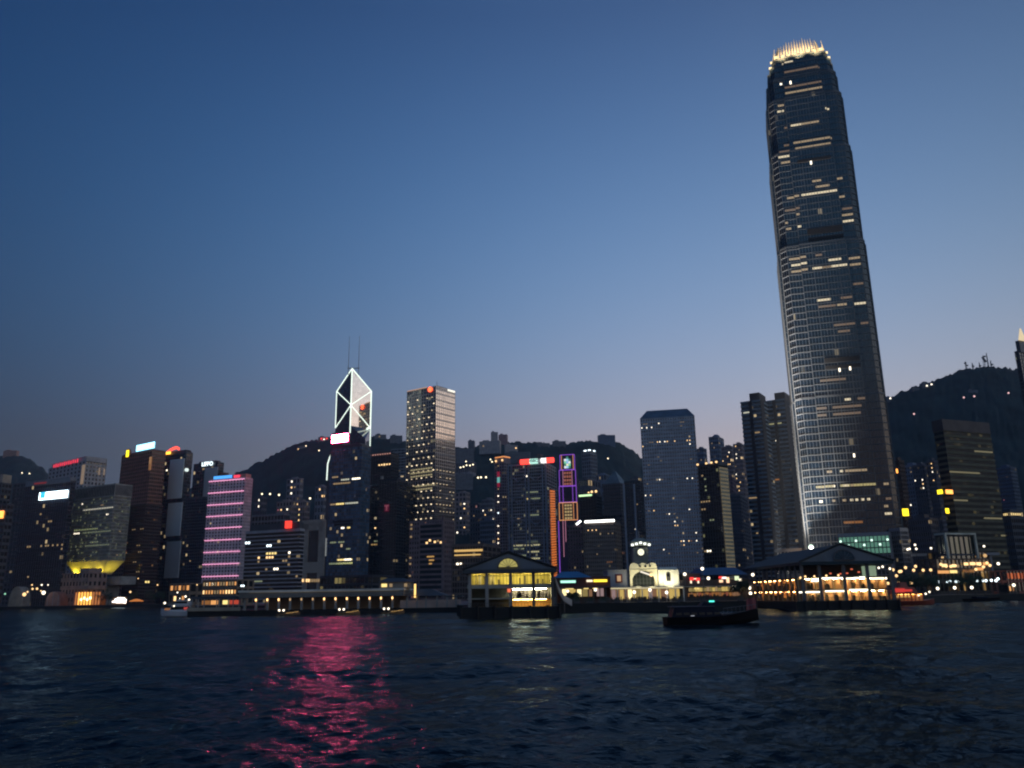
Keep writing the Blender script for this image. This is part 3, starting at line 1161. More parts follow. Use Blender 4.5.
t.facade(50, 6, 4, GREY, gm(t, 'g_gb', (.02, .022, .035), 50, 6, 4, lit=.02), band=.5, pier=.1)
t.done()
t = Tower('dark_office_block', 'dark office block with scattered lit rooms left of the studded light tower', 'building', 372, 406, 410, 486, 1080, 18, dr=30)
t.facade(34, 12, 4, mat('near black panel', (0, 0, 0)), gm(t, 'g_dk4', (.009, .010, .014), 34, 12, 4, lit=.03, litcol=(1, .8, .5), lits=.5), band=.25, pier=.15)
for x, y, mm in ((399, 497.5, WHT), (404, 498, WHT), (401, 510, DIMW), (401, 526, DIMW), (402, 529, DIMW), (399, 533, WARM), (403, 540, WHT), (399, 557, WHT), (404, 557, WHT), (404, 548, DIMW), (375, 529.5, WARM), (404, 568, DIMW)):
    t.wpx('L', x, y, mm)
t.strip('L', 371, 386, 546.5, emit('amber row', (1, .62, .22), .35)); t.strip('L', 388, 406, 546.8, emit('amber row', (0, 0, 0), 0)); t.strip('L', 374, 399, 541, DIMG)
for x in (393.4, 396.8):
    t.panel('L', x, 563, x + 1.2, 582, WARM, 'light_strip', out=2)
t.done()

# -- studded light tower (Cheung Kong style square tower)
t = Tower('studded_tower', 'tall square tower studded with points of light, right face mirroring the pale sky', 'building', 407.3, 436, 455, 386.5, 1090, 36)
STL = mat('linen steel', (.48, .43, .40), rough=.30, metal=.9, var=.06)
L1, L2 = t.L1, t.L2
b = MB(); b.box(-L1 + .3, -.3, .3, L2 - .3, 0, t.H - .1)
b.build('glazing', gm(t, 'g_ck', (.05, .06, .08), 62, 12, 10, lit=.12, litcol=(1, .85, .5), lits=.25, ior=2.4, rough=.1), t.root)
b = MB()
nf = 62
fh = t.H / nf
for k in range(0, nf + 1):
    b.box(-L1, 0, 0, L2, k * fh, k * fh + (.55 if k % 2 else 1.0))
for j in range(13):
    x = -L1 * j / 12
    b.box(x - .35, x + .35, -.25, .2, 0, t.H + 1.5)
for j in range(11):
    y = L2 * j / 10
    b.box(-.2, .25, y - .35, y + .35, 0, t.H + 1.5)
b.build('steel_grid', STL, t.root)
# panes of warm-tinted mirror metal, brightening the afterglow reflection on this face
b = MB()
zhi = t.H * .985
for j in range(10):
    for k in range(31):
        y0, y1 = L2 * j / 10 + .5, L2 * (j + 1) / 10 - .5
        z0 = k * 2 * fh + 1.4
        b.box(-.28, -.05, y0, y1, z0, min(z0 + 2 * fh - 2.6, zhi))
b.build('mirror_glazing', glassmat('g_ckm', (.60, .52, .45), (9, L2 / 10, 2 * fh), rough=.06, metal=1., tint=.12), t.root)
t.z0, t.fl, t.n1, t.n2, t.band, t.pier, t.fh = 0, 62, 12, 10, .2, .2, fh
STAR = emit('facade point light', (1, .80, .52), 2.0)
STAR2 = emit('soft facade light', (1, .78, .48), .8)
cnt = 0
pts = []
for k in range(1, 31):
    for j in range(6):
        u = L1 * (j + .5) / 6 + L1 * (.04 if k % 2 else -.02)
        if rnd.random() < .10 or 6 <= (30 - k) <= 8:
            continue
        pts.append(('L', u, t.H - 5 - k * t.H / 31))
for k in range(12, 31):
    for j in range(6):
        if rnd.random() < .35:
            continue
        pts.append(('R', L2 * (j + .5) / 6, t.H - 5 - k * t.H / 31))
sh = pts[:]
rnd.shuffle(sh)
for i, (fc, u, z) in enumerate(sh):
    if fc == 'L':
        p, size = (-u, -.5, z), (1.6, .4, 1.3)
    else:
        p, size = (.5, u, z), (.4, 1.3, 1.0)
    mm = STAR if rnd.random() < .5 and fc == 'L' else STAR2
    if i < 100:
        block('facade_light', mm, t.root, p, size)
    else:
        t.rest.append((mm, p, size))
for y in (471, 478, 486, 490, 474.5):
    t.strip('L', 410, 432, y, emit('lit office row', (1, .85, .45), .33), out=-.2)
b = MB(); u, z = t.hit('L', 430.5, 389.5)
b.tube((-u, -1.6, z), (-u, -.7, z), 3.6, n=16); b.build('round_sign', emit('red-orange sign', (1, .12, .04), 3), t.root)
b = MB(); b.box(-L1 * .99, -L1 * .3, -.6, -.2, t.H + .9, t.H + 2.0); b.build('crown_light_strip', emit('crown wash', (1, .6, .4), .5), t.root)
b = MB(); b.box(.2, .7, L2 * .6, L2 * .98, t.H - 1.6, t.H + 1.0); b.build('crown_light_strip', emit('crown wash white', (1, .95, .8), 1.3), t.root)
for yb in (455.5, 512):
    z = t.hit('L', 420, yb)[1]
    b = MB()
    b.box(-L1 - .2, .2, -.5, L2, z - 1.5, z + 1.5)
    b.build('mechanical_band', DALU, t.root)
b = MB(); b.box(-L1 * .7, -L1 * .15, L2 * .3, L2 * .8, t.H, t.H + 5); b.tube((-L1 * .3, L2 * .5, t.H + 5), (-L1 * .3, L2 * .5, t.H + 14), .3); b.build('roof_plant', DALU, t.root)
t.done()

# -- brown building in front of it, dark bands between two brown piers
t = Tower('brown_banded_building', 'reddish brown building with a central panel of fourteen dark window bands', 'building', 409.5, 444.5, 454, 521, 800, 26)
RB = mat('reddish stone', (.22, .15, .15))
t.facade(16, 14, 5, RB, gm(t, 'g_rbb', (.03, .02, .022), 16, 14, 5, lit=.08, litcol=(1, .4, .25), lits=.25), band=.5, pier=.5)
b = MB()
u0, zt = t.hit('L', 421, 524); u1, _ = t.hit('L', 443, 524)
b.box(-u0, -u1, -1.2, -.5, 3, zt)
b.build('dark_bay', BLACK, t.root)
b = MB()
for k in range(15):
    z = 4 + (zt - 4) * k / 14.3
    b.box(-u0, -u1, -2.0, -1.1, z, z + (zt / 14) * .36)
b.box(-u0 - 1.2, -u0, -2.4, -.2, 0, zt + 2); b.box(-u1, -u1 + 1.6, -2.4, -.2, 0, zt + 6)
b.build('balcony_bands', RB, t.root)
for x, y, mm in ((430, 540.5, WARM), (435, 542, WARM), (441, 542.5, WARM), (427, 543, WARM), (438, 541, DIMW)):
    t.panel('L', x, y - 1, x + 1.8, y + 1, mm, 'window', out=1.9)
for x, w_, y in ((428, 7, 556), (430, 5, 559.5), (430, 3, 563)):
    t.panel('L', x, y, x + w_, y + 1.4, emit('amber ceiling glow', (1, .55, .15), .5), 'window', out=1.9)
for y in (524, 528, 536, 557, 563, 575):
    t.panel('L', 411 - (y - 524) * .03, y, 412.6 - (y - 524) * .03, y + 1.8, DIMW, 'window', out=.8)
t.done()
t = Tower('hall_building', 'low dark hall with two golden lit roof lines beside the front gabled pier', 'building', 452, 483, 488, 546, 620, 18, dr=40)
t.facade(9, 12, 4, mat('dull brown wall', (.12, .09, .08)), gm(t, 'g_hall', (.012, .014, .02), 9, 12, 4, lit=.04), band=.3, pier=.1)
GOLD = emit('gold cove light', (1, .62, .2), .75)
t.panel('L', 455, 549.5, 483, 551.6, GOLD, 'cornice_light', out=1); t.panel('L', 455, 554.3, 481, 555.6, GOLD, 'cornice_light', out=1)
t.panel('L', 457, 563, 459, 565, WHT, 'window', out=1); t.panel('L', 460.5, 562.8, 462, 564.4, WHT, 'window', out=1)
t.done()

# -- stepped tower left of the bank
t = Tower('stepped_tower', 'narrow stepped tower with orange crown light and a dotted light column', 'building', 494.5, 504, 511, 463, 1080, 40)
t.facade(44, 4, 3, mat('mauve stone', (.27, .20, .22)), gm(t, 'g_stp', (.02, .02, .03), 44, 4, 3, lit=.08, lits=.3), band=.4, pier=.4)
b = MB(); b.box(-t.L1 * .9, -t.L1 * .05, t.L2 * .05, t.L2 * .9, t.H, t.H + 8); b.build('crown', mat('mauve stone', (0, 0, 0)), t.root)
b = MB(); b.box(-t.L1 * .95, 0, -.1, t.L2 * .9, t.H + 8.01, t.H + 9.4); b.build('crown_light_strip', emit('orange crown band', (1, .38, .12), .9), t.root)
for u in (.15, .82):
    block('crown_lamp', WARM, t.root, (-t.L1 * u, -.7, t.H + 4), (2, 1, 2.4))
for y, mm in ((466, DIMW), (489, DIMW), (496, WHT), (502, WHT), (513, COOL), (526, WHT), (533, WHT), (539, WARM), (543, WHT), (550, WHT), (558, WARM)):
    u, z = t.hit('L', 498.6, y)
    block('window', mm, t.root, (-u, -.8, z), (1.4, .4, 1.5))
u, z = t.hit('L', 498.8, 480)
b = MB()
b.box(-u - 2.0, -u + 2.0, -1, -.4, z - 3.6, z + 3.6)
b.build('sign_panel', emit('teal sign', (.25, .75, .7), .55), t.root)
b = MB()
b.box(-u - 2, -u + 2, -1, -.4, z + 3.7, z + 11); b.box(-u - 2, -u + 2, -1, -.4, z - 9, z - 3.7)
b.build('sign_panel', emit('dim red sign', (.8, .03, .1), .28), t.root)
t.done()

# -- bank building with exposed trusses
t = Tower('truss_bank_building', 'grey high-rise bank with exposed hanger trusses and red-white roof sign', 'building', 508, 546.5, 556, 464, 1020, 18)
t.facade(40, 18, 5, mat('grey steel cladding', (.34, .32, .35), rough=.5), gm(t, 'g_hsb', (.02, .024, .034), 40, 18, 5, lit=.10, litcol=(.95, .9, .55), lits=.22), band=.22, pier=.12)
L1, L2, H = t.L1, t.L2, t.H
b = MB()
for j in (0.02, .10, .46, .54, .90, .98):
    x = -L1 * j
    b.box(x - .9, x + .9, -2.6, -1.2, 0, H + 1)
for zz in (.19, .36, .53, .70, .87):
    z = H * zz
    for xa, xb in ((.10, .28), (.46, .28), (.54, .72), (.90, .72)):
        b.tube((-L1 * xa, -2.0, z + H * .05), (-L1 * xb, -2.0, z), .7)
    b.box(-L1 * .98, -L1 * .02, -2.3, -1.5, z + H * .052, z + H * .058)
b.build('hanger_truss', mat('truss steel', (.24, .24, .28), rough=.4, metal=.3), t.root)
b = MB(); b.box(-L1 * .78, -L1 * .12, L2 * .1, L2 * .8, H, H + 9); b.box(-L1 * .3, -L1 * .2, L2 * .2, L2 * .5, H + 9, H + 15); b.build('plant_room', DGREY, t.root)
# roof sign: red ends, pale middle with emblem
def seg(x0, x1, mt_, nm, dz=0, r=1.0):
    u0, z0 = t.hit('L', x0, 461)
    u1, _ = t.hit('L', x1, 461)
    z = H + 4.2
    q = MB()
    q.tube((-u0, -1.8, z), (-u1, -1.8, z), 3.2 * r, n=12)
    q.build(nm, mt_, t.root)
seg(521, 530.2, emit('red roof sign', (1, .06, .04), 2.2), 'sign_end')
seg(530.3, 538, emit('pale green sign', (.55, 1, .85), 1.1), 'sign_letters_board')
seg(541.6, 547, emit('white sign', (1, .97, .95), 1.6), 'sign_emblem_board')
seg(547.1, 554, emit('red roof sign', (0, 0, 0), 0), 'sign_end')
u0, _ = t.hit('L', 539.8, 461)
b = MB(); z = H + 4.2
b.box(-u0 - 2, -u0 + 2, -3.0, -2.2, z - 2.2, z + 2.2); b.build('emblem', emit('grey emblem', (.5, .6, .6), .4), t.root)
text(t.root, 'HSBC', 5.0, (-t.hit('L', 534.2, 461)[0], -5.3, H + 4.2), mat('sign black', (.05, .05, .06)), name='sign_lettering', depth=.1)
# amber light strip down the right corner
b = MB()
z0, z1 = t.hit('R', 551, 577)[1], t.hit('R', 551, 490)[1]
u0 = t.hit('R', 549, 530)[0]; u1 = t.hit('R', 552, 530)[0]
nst = 34
for k in range(nst):
    za = z0 + (z1 - z0) * k / nst
    b.add([(.5, L2 * .25, za), (.5, L2 * .72, za + 2.0), (.5, L2 * .72, za + 3.9), (.5, L2 * .25, za + 2.2), (.9, L2 * .25, za), (.9, L2 * .72, za + 2.0), (.9, L2 * .72, za + 3.9), (.9, L2 * .25, za + 2.2)],
          [(0, 3, 2, 1), (4, 5, 6, 7), (0, 1, 5, 4), (1, 2, 6, 5), (2, 3, 7, 6), (3, 0, 4, 7)])
b.build('amber_light_stair', emit('amber stair light', (1, .25, .045), .6), t.root)
for x0, x1, y, mm in ((524, 528, 475.5, WHT), (526, 538, 493, DIMG), (527, 530, 498, YEL), (530, 540, 498, DIMG), (529, 539, 517, DIMG), (517, 520, 521, DIMW), (526, 538, 541, DIMG), (512, 540, 545.5, emit('bank hall row', (1, .92, .5), .45)),
                      (514, 524, 550, DIMG), (527, 539, 552, emit('bank hall row', (0, 0, 0), 0)), (514, 526, 556, DIMG), (512, 540, 560, emit('bank hall row', (0, 0, 0), 0)), (528, 540, 565, emit('bank hall row', (0, 0, 0), 0)), (531, 541, 570, YEL), (527, 541, 575, emit('bank hall row', (0, 0, 0), 0))):
    t.strip('L', x0, x1, y, mm)
t.done()

# -- neon tower
t = Tower('neon_tower', 'slim stepped tower edged in purple and orange neon with a picture screen at its head', 'building', 559, 573.5, 575, 453.5, 900, 12, dr=22)
H, L1, L2 = t.H, t.L1, t.L2
zz = [t.hit('L', 566, y)[1] for y in (469.5, 486, 502.5, 520.5)]
NB = mat('dark purple stone', (.06, .035, .06))
nb = MB()
secs = [(0, zz[3], 1.32, 1.0), (zz[3], zz[2], 1.22, .9), (zz[2], zz[1], 1.16, .85), (zz[1], zz[0], 1.12, .8), (zz[0], H, 1.0, .7)]
b = MB()
for z0, z1, s1, s2 in secs:
    b.box(-L1 / 2 - L1 * s1 / 2, -L1 / 2 + L1 * s1 / 2, L2 * (1 - s2), L2, z0 + .05, z1)
b.build('wall', NB, t.root)
def edge(name, i, mt_, r=.38, zlo=None, zhi_=None, inner=0., hz=True):
    z0, z1, s1, s2 = secs[i]
    z0 = z0 if zlo is None else zlo
    z1 = z1 if zhi_ is None else zhi_
    xa, xb, y = -L1 / 2 - L1 * s1 / 2 + inner, -L1 / 2 + L1 * s1 / 2 - inner, L2 * (1 - s2) - .6
    q = MB()
    q.tube((xa, y, z0), (xa, y, z1), r); q.tube((xb, y, z0), (xb, y, z1), r)
    if hz:
        q.tube((xa, y, z1), (xb, y, z1), r); q.tube((xa, y, z0 + .6), (xb, y, z0 + .6), r)
    q.build(name, mt_, t.root)
    return xa, xb, y
ORN = emit('orange neon tube', (1, .42, .16), .8)
edge('neon_tube', 4, PURL); edge('neon_tube', 4, ORN, .3, inner=1.6)
edge('neon_tube', 3, PURL); edge('neon_tube', 3, emit('rose neon tube', (1, .4, .6), .5), .3, inner=4)
edge('neon_tube', 2, PURL); edge('neon_tube', 2, PURL, .3, inner=4)
edge('neon_tube', 1, ORN); edge('neon_tube', 1, ORN, .3, inner=4)
edge('neon_tube', 0, PURL, .45, zlo=t.hit('L', 563, 586)[1], hz=False)
xa, xb, y = -L1 * 1.02, -L1 * .1, 0
q = MB()
for fx, zl in ((.86, 545), (.70, 530)):
    q.tube((-L1 * fx, -.6, t.hit('L', 563, zl + 12)[1]), (-L1 * fx, -.6, zz[3]), .3)
q.build('neon_tube', emit('rose neon tube', (0, 0, 0), 0), t.root)
# grids of warm lit floors in two sections
for (i, nr, col) in ((3, 4, emit('dull red lattice light', (1, .32, .2), .28)), (1, 5, emit('gold lattice light', (1, .7, .3), .42))):
    z0, z1, s1, s2 = secs[i]
    q = MB()
    for r_ in range(nr):
        for c_ in range(3):
            x0 = -L1 / 2 - L1 * .27 + L1 * .54 * c_ / 3
            za = z0 + 1.5 + (z1 - z0 - 2) * r_ / nr
            block('lattice_light', col, t.root, (x0 + L1 * .09, L2 * (1 - s2) - .35, za + (z1 - z0) / nr * .27), (L1 * .18 - .7, .3, (z1 - z0) / nr * .55))
# screen: colour patches of a picture
z0, z1, s1, s2 = secs[4]
ysf = L2 * (1 - s2) - .9
cols = [((.9, .95, 1), .9), ((.3, .55, .9), .9), ((.25, .8, .45), .8), ((.9, .95, .6), .9), ((.1, .45, .3), .5), ((.4, .75, 1), .9)]
k = 0
for r_ in range(5):
    for c_ in range(3):
        if (r_, c_) in ((4, 0), (4, 2)):
            continue
        cx = -L1 / 2 + (c_ - 1) * L1 * .15
        za = z0 + 2.2 + (z1 - z0 - 4) * r_ / 5
        cc, ss = cols[(k * 5 + r_) % 6]
        block('screen_panel', emit('screen patch %d' % ((k * 5 + r_) % 6), cc, ss), t.root, (cx, ysf, za + 1.2), (L1 * .145, .4, (z1 - z0 - 4) / 5 * .93))
        k += 1
t.done()

# -- buildings behind and beside it
t = Tower('slab_tower', 'grey slab tower high on the slope with two white roof lamps', 'building', 581.5, 590, 596.5, 450, 1500, 40)
t.facade(38, 4, 4, mat('dull grey render', (.20, .20, .23)), gm(t, 'g_sl1', (.02, .025, .035), 38, 4, 4, lit=.04), band=.3, pier=.4)
for u in (.55, .05):
    block('roof_lamp', emit('cool lamp light', (0, 0, 0), 0), t.root, (-t.L1 * u, -.8, t.H - .3), (5.0, 1, 1.8))
block('roof_lamp', emit('cool lamp light', (0, 0, 0), 0), t.root, (.8, t.L2 * .6, t.H - .3), (1, 4.5, 1.8))
t.done()
t = Tower('pyramid_roof_tower', 'dark office tower with a pointed pyramid roof', 'building', 603, 620, 628, 484, 1150, 32)
t.facade(34, 8, 4, mat('dark taupe stone', (.10, .085, .09)), gm(t, 'g_pyr', (.02, .018, .02), 34, 8, 4, lit=.06, litcol=(1, .7, .4), lits=.15), band=.35, pier=.35)
b = MB(); zp = t.hit('L', 614, 469.5)[1]
L1, L2, H = t.L1, t.L2, t.H
b.frus((-L1 * .98, -L1 * .02, L2 * .02, L2 * .98), (-L1 * .52, -L1 * .48, L2 * .48, L2 * .52), H + 2, zp)
b.build('pyramid_roof', mat('weathered roof metal', (.14, .16, .17), rough=.5), t.root)
t.done()
t = Tower('dark_green_block', 'dark block with a glowing green-white rooftop sign behind the neon tower', 'building', 574, 596, 602, 496, 980, 30)
t.facade(30, 8, 4, mat('near black panel', (0, 0, 0)), gm(t, 'g_dgb', (.010, .014, .016), 30, 8, 4, lit=.03), band=.3, pier=.1)
b = MB(); u0, _ = t.hit('L', 577, 494); u1, _ = t.hit('L', 592, 494)
b.box(-u0, -u1, -1.2, -.5, t.H + .5, t.H + 2.6); b.build('sign_board', emit('green-white sign', (.65, 1, .5), 1.4), t.root)
b = MB(); u0, _ = t.hit('L', 591, 490)
b.ball((-u0, 2, t.H + 5.5), 1.5); b.ball((-u0 + 4.5, 4, t.H + 6), 1.5); b.ball((-u0 - 5, 4, t.H + 5), 1.2)
b.build('roof_lamp', WARM, t.root)
b = MB(); b.box(-L1 * .5, -2, 1, 12, t.H + 2.1, t.H + 4.2); b.build('plant_room', DGREY, t.root)
t.done()
t = Tower('ribbed_slab', 'dark slab with pale vertical light ribs left of the mansard tower', 'building', 624, 640, 646, 482, 930, 20)
t.facade(32, 6, 3, mat('dark grey panel', (0, 0, 0)), gm(t, 'g_rib', (.018, .018, .024), 32, 6, 3, lit=.02), band=.35, pier=.3)
RIB = mat('pale rib', (.50, .48, .50))
for x in (625.5, 636):
    t.panel('L', x, 484, x + 1.6, 585, RIB, 'vertical_rib', out=.9, th=1.5)
t.wpx('L', 635, 528.5, WHT); t.wpx('L', 636, 505, DIMW)
t.done()
t = Tower('dark_slab', 'plain dark slab between the pyramid-roofed tower and ribbed slab', 'building', 596, 622, 626, 515, 1010, 20)
t.facade(22, 9, 3, mat('dark taupe stone', (0, 0, 0)), gm(t, 'g_ds', (.014, .014, .018), 22, 9, 3, lit=.04, litcol=(1, .5, .3), lits=.3), band=.4, pier=.3)
t.done()

# -- brown hotel with white roof tube
t = Tower('tube_lit_hotel', 'brown grid-windowed block with a long white light tube along its roof edge', 'building', 583, 615, 620.5, 524, 700, 20)
BRB = mat('brown stone', (.20, .155, .13))
t.facade(18, 16, 3, BRB, gm(t, 'g_tub', (.016, .014, .014), 18, 16, 3, lit=.03, lits=.3), band=.42, pier=.42)
b = MB(); u0, z = t.hit('L', 585, 521); u1, _ = t.hit('L', 614.5, 521)
b.tube((-u0, -.6, t.H + 2.9), (-u1, -.6, t.H + 2.9), .95, n=8)
b.build('roof_tube', emit('white roof tube', (1, 1, .95), 3.5), t.root)
b = MB()
b.box(-t.L1 * 1.0, 0, 1, t.L2, t.H + 2.01, t.H + 3.8); b.build('roof_edge', DGREY, t.root)
for x in (588.2, 592, 596):
    t.wpx('L', x, 529.8, WARM)
for x in (609, 612):
    t.wpx('L', x, 533.5, DIMW)
t.wpx('L', 598, 553, DIMW); t.wpx('L', 611, 562, emit('dull orange room', (1, .4, .1), .25), 3)
t.done()
t = Tower('brown_wing', 'purplish brown wing stepping down left of the tube-lit block', 'building', 567, 583, 586, 527, 730, 20, dr=30)
t.facade(18, 6, 3, mat('purplish stone', (.15, .09, .10)), gm(t, 'g_bw', (.014, .01, .012), 18, 6, 3, lit=.03), band=.42, pier=.42)
b = MB(); u0, z0 = t.hit('L', 576.5, 524.5); u1, z1 = t.hit('L', 581, 521)
b.tube((-u0, -.6, z0), (-u1, -.6, z1), .8, n=8); b.build('roof_tube', emit('white roof tube', (0, 0, 0), 0), t.root)
t.done()

# -- Jardine style tower with mansard roof
t = Tower('mansard_tower', 'tall pale grey tower of small square windows under a mansard roof', 'building', 640, 694.3, 697, 416.5, 795, 12.5, dr=48)
JW = mat('pale blue-grey cladding', (.42, .44, .50), rough=.5)
t.facade(46, 22, 18, JW, gm(t, 'g_jar', (.012, .013, .020), 46, 22, 18, lit=.015, lits=.4), band=.46, pier=.46, prow=.3, parapet=1.0)
L1, L2, H = t.L1, t.L2, t.H
b = MB(); zr = t.hit('L', 667, 410.5)[1] + 2.5
b.frus((-L1 - .2, .2, -.2, L2 + .2), (-L1 + 6.5, -6.5, 8, L2 - 8), H + 1.02, zr)
b.build('mansard_roof', mat('blue-grey roof metal', (.10, .14, .19), rough=.45), t.root)
for x, y, mm, r in ((643, 425, DIMW, 1), (647, 424.5, DIMW, 1), (643, 429, WHT, 1), (647, 429, WHT, 1), (651.3, 428.8, WHT, 1), (659.3, 425, WHT, 1), (684, 423, DIMW, 2), (680, 426, DIMW, 1),
                    (652, 441.7, DIMW, 2), (656.7, 441.7, WARM, 1), (660.5, 441.6, WHT, 1), (664.5, 441.6, WHT, 1), (668.5, 441.5, WARM, 1), (673.5, 441.3, WARM, 1), (686, 440.6, WARM, 1), (690, 441, WARM, 1), (690, 443.4, WHT, 1), (644, 446.5, WARM, 1),
                    (649, 464.5, DIMW, 1), (657.8, 456.5, DIMW, 1), (662, 463, DIMW, 1), (690.5, 461, DIMW, 1), (659, 480.7, WHT, 1), (663, 481, DIMW, 1), (688, 479.5, WHT, 1), (692, 479, WHT, 1), (647, 485.5, DIMW, 1), (646.8, 495.7, WHT, 1), (651, 495.5, WARM, 1),
                    (648.8, 513, DIMW, 1), (653, 513, WARM, 1), (667, 513, DIMW, 1), (670, 513.2, WHT, 1), (673.5, 513, DIMW, 1), (690.5, 511.5, WHT, 1), (674.5, 523.5, WHT, 1), (675, 526.3, WARM, 1), (678.5, 526.8, WARM, 1), (697, 534, WHT, 1),
                    (681, 541.5, WARM, 1), (684.5, 541.5, WHT, 1), (688.5, 541.4, WARM, 1), (692.5, 541.3, emit('dull orange room', (0, 0, 0), 0), 1), (697.5, 541, WHT, 1), (684.5, 544.5, WARM, 1), (663, 549.5, WHT, 1), (698, 555.5, DIMW, 1), (668, 553.5, DIMW, 1)):
    t.wpx('L', x, y, mm, r)
t.done()

# -- dark glass block with cream striped side
t = Tower('striped_side_block', 'dark glass block whose right flank glows with cream stripes', 'building', 697.5, 718, 727.5, 464.5, 720, 46)
t.facade(34, 8, 1, DALU, gm(t, 'g_ssb', (.012, .014, .014), 34, 8, 3, lit=.08, litcol=(.8, .8, .4), lits=.18), band=.18, pier=.1)
b = MB()
for k in range(33):
    z = (k + .45) * t.H / 34
    b.box(.35, .8, 1.2, t.L2 - 1.2, z, z + t.H / 34 * .55)
b.build('striped_balconies', mat('cream spandrel', (.55, .48, .34)), t.root)
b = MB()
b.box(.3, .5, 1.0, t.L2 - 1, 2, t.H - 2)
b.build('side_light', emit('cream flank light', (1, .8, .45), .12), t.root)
for x, y, mm, r in ((701, 476, DIMW, 1), (706, 480, DIMG, 1), (706, 485, DIMG, 1), (706, 490, DIMG, 1), (702, 501, DIMW, 3), (709, 501, DIMW, 3), (704, 508, DIMW, 3), (712, 521, DIMG, 2), (703, 552.5, WHT, 2), (709, 552.3, WHT, 2), (706, 552.4, DIMW, 2), (702, 534, DIMG, 4)):
    t.wpx('L', x, y, mm, r)
for u in (.06, .3, .55, .98):
    block('roof_lamp', WARM, t.root, (-t.L1 * u, -.5, t.H + 2.4), (1.4, 1.2, 1.4))
t.done()

# -- residential towers behind, between the mansard tower and the paired office towers
def flat(xl, xc, xr, yt, Y, a, label, wall, floors, n1, n2, lit, lights=(), frac=0, mts=(WARM,), dr=None, group='apartment towers on the slopes', cap=True):
    t = Tower('apartment_tower', label, 'building', xl, xc, xr, yt, Y, a, dr=dr, group=group)
    t.facade(floors, n1, n2, wall, gm(t, 'g_fl%d' % len(bpy.data.materials), (.018, .018, .024), floors, n1, n2, lit=lit, litcol=(1, .72, .38), lits=1.3), band=.42, pier=.42)
    if cap:
        t.roofbox(.3, .7, .2, .8, 5, wall, name='lift_tower')
    for x, y, mm in lights:
        t.wpx('L' if x < xc else 'R', x, y, mm)
    if frac:
        t.rand('L', frac, mts)
        t.rand('R', frac, mts)
    t.done()
    return t

FL1 = mat('apartment render grey', (.22, .20, .22))
FL2 = mat('apartment render pinkish', (.30, .22, .21))
FL3 = mat('apartment render dark', (.11, .10, .12))
FL4 = mat('apartment render blue', (.16, .18, .24))
flat(696, 703, 706.5, 449, 1450, 40, 'squat dark tower peeping over the striped block', FL4, 30, 4, 3, .05, ((698, 449.5, DIMW), (701, 462, DIMW)))
t = flat(708.5, 718, 723.5, 437, 1500, 30, 'dark round-topped tower above the striped block', FL4, 34, 5, 3, .04, ((712, 443.5, DIMW), (718, 443, DIMW), (715, 450, DIMW)), cap=False)
b = MB(); b.lathe((-t.L1 * .5, t.L2 * .5, t.H), [(t.L1 * .42, 0), (t.L1 * .38, 5), (t.L1 * .2, 8)], 14); b.build('round_cap', FL4, t.root)
flat(721, 731, 737, 447, 1350, 34, 'pinkish flats with many amber rooms beside the paired towers', FL2, 36, 6, 4, .10, ((728.5, 455, WHT), (728.5, 459, WARM), (723.5, 461.5, WARM), (728.7, 465, WARM), (730, 465, WARM)))
flat(733, 741, 746, 444.5, 1250, 30, 'tall flats with a bright column of lit rooms left of the paired towers', FL2, 36, 5, 4, .10,
     [(736, y, m_) for y, m_ in ((449, WARM), (455.5, WHT), (460, WHT), (466, DIMW), (473.5, WHT), (480.5, WARM), (482, WHT), (487, WARM), (488, WARM))] + [(740, 452, DIMW), (740.5, 481.5, WARM), (739, 487, WARM), (740, 491, WARM)])
flat(722, 740, 747, 496, 1000, 24, 'dark ribbed block at the foot of the amber-lit flats', FL3, 26, 10, 4, .04)
flat(716, 732, 736, 478, 1080, 22, 'plum coloured block behind the cream striped flank', mat('plum render', (.20, .12, .14)), 28, 8, 3, .03)

# -- paired office towers
EXB = mat('blue-grey granite', (.17, .22, .27), rough=.5)
def exch(name_, label, xl, xc, xr, yt, cap, Y, lits, a=32, depth=None):
    t = Tower(name_, label, 'building', xl, xc, xr, yt, Y, a, dr=depth, group='paired office towers')
    t.facade(44, 8, 5, EXB, gm(t, 'g_ex%d' % xl, (.018, .03, .045), 44, 8, 5, lit=.02, ior=2.0), band=.38, pier=0, parapet=1.5)
    # dark vertical slots between the bays
    b = MB()
    L1, L2 = t.L1, t.L2
    b.box(-L1 * .58, -L1 * .42, -.35, .1, 0, t.H + 1.4)
    b.box(-.1, .36, L2 * .02, L2 * .45, 0, t.H + 1.4)
    b.build('vertical_slot', mat('dark slot panel', (.045, .036, .040)), t.root)
    t.roofbox(cap[0], cap[1], .1, .9, 9, mat('brown roof block', (.10, .075, .07)))
    for x0, x1, y, mm in lits:
        t.strip('L' if x0 < xc else 'R', x0, x1, y, mm)
    t.done()
    return t
PALEROW = emit('pale row', (0, 0, 0), 0)
exch('office_tower', 'left tower of the pair, blue banded with a lit line near its top', 740, 760, 767.5, 401, (.05, .55), 750,
     ((743.5, 751, 415.3, PALEROW), (755, 760, 435, DIMW), (742, 757, 498, DIMW), (756, 758, 532, DIMW)))
exch('office_tower', 'middle tower of the pair, darker with a greenish lit row', 763.5, 784, 794, 400, (.0, .5), 780,
     ((767, 782, 426.7, emit('olive row', (.85, .8, .4), .3)), (775.5, 777.5, 440.5, WHT), (775, 782, 482, emit('dull orange room', (0, 0, 0), 0)), (786, 792, 470, DIMW), (766, 774, 532, DIMW)))
exch('office_tower', 'dark right tower of the pair half hidden by the tallest skyscraper', 786, 801, 812, 396.5, (.1, .7), 820, ((794, 797, 524, DIMW), (788, 796, 470.5, DIMW)))

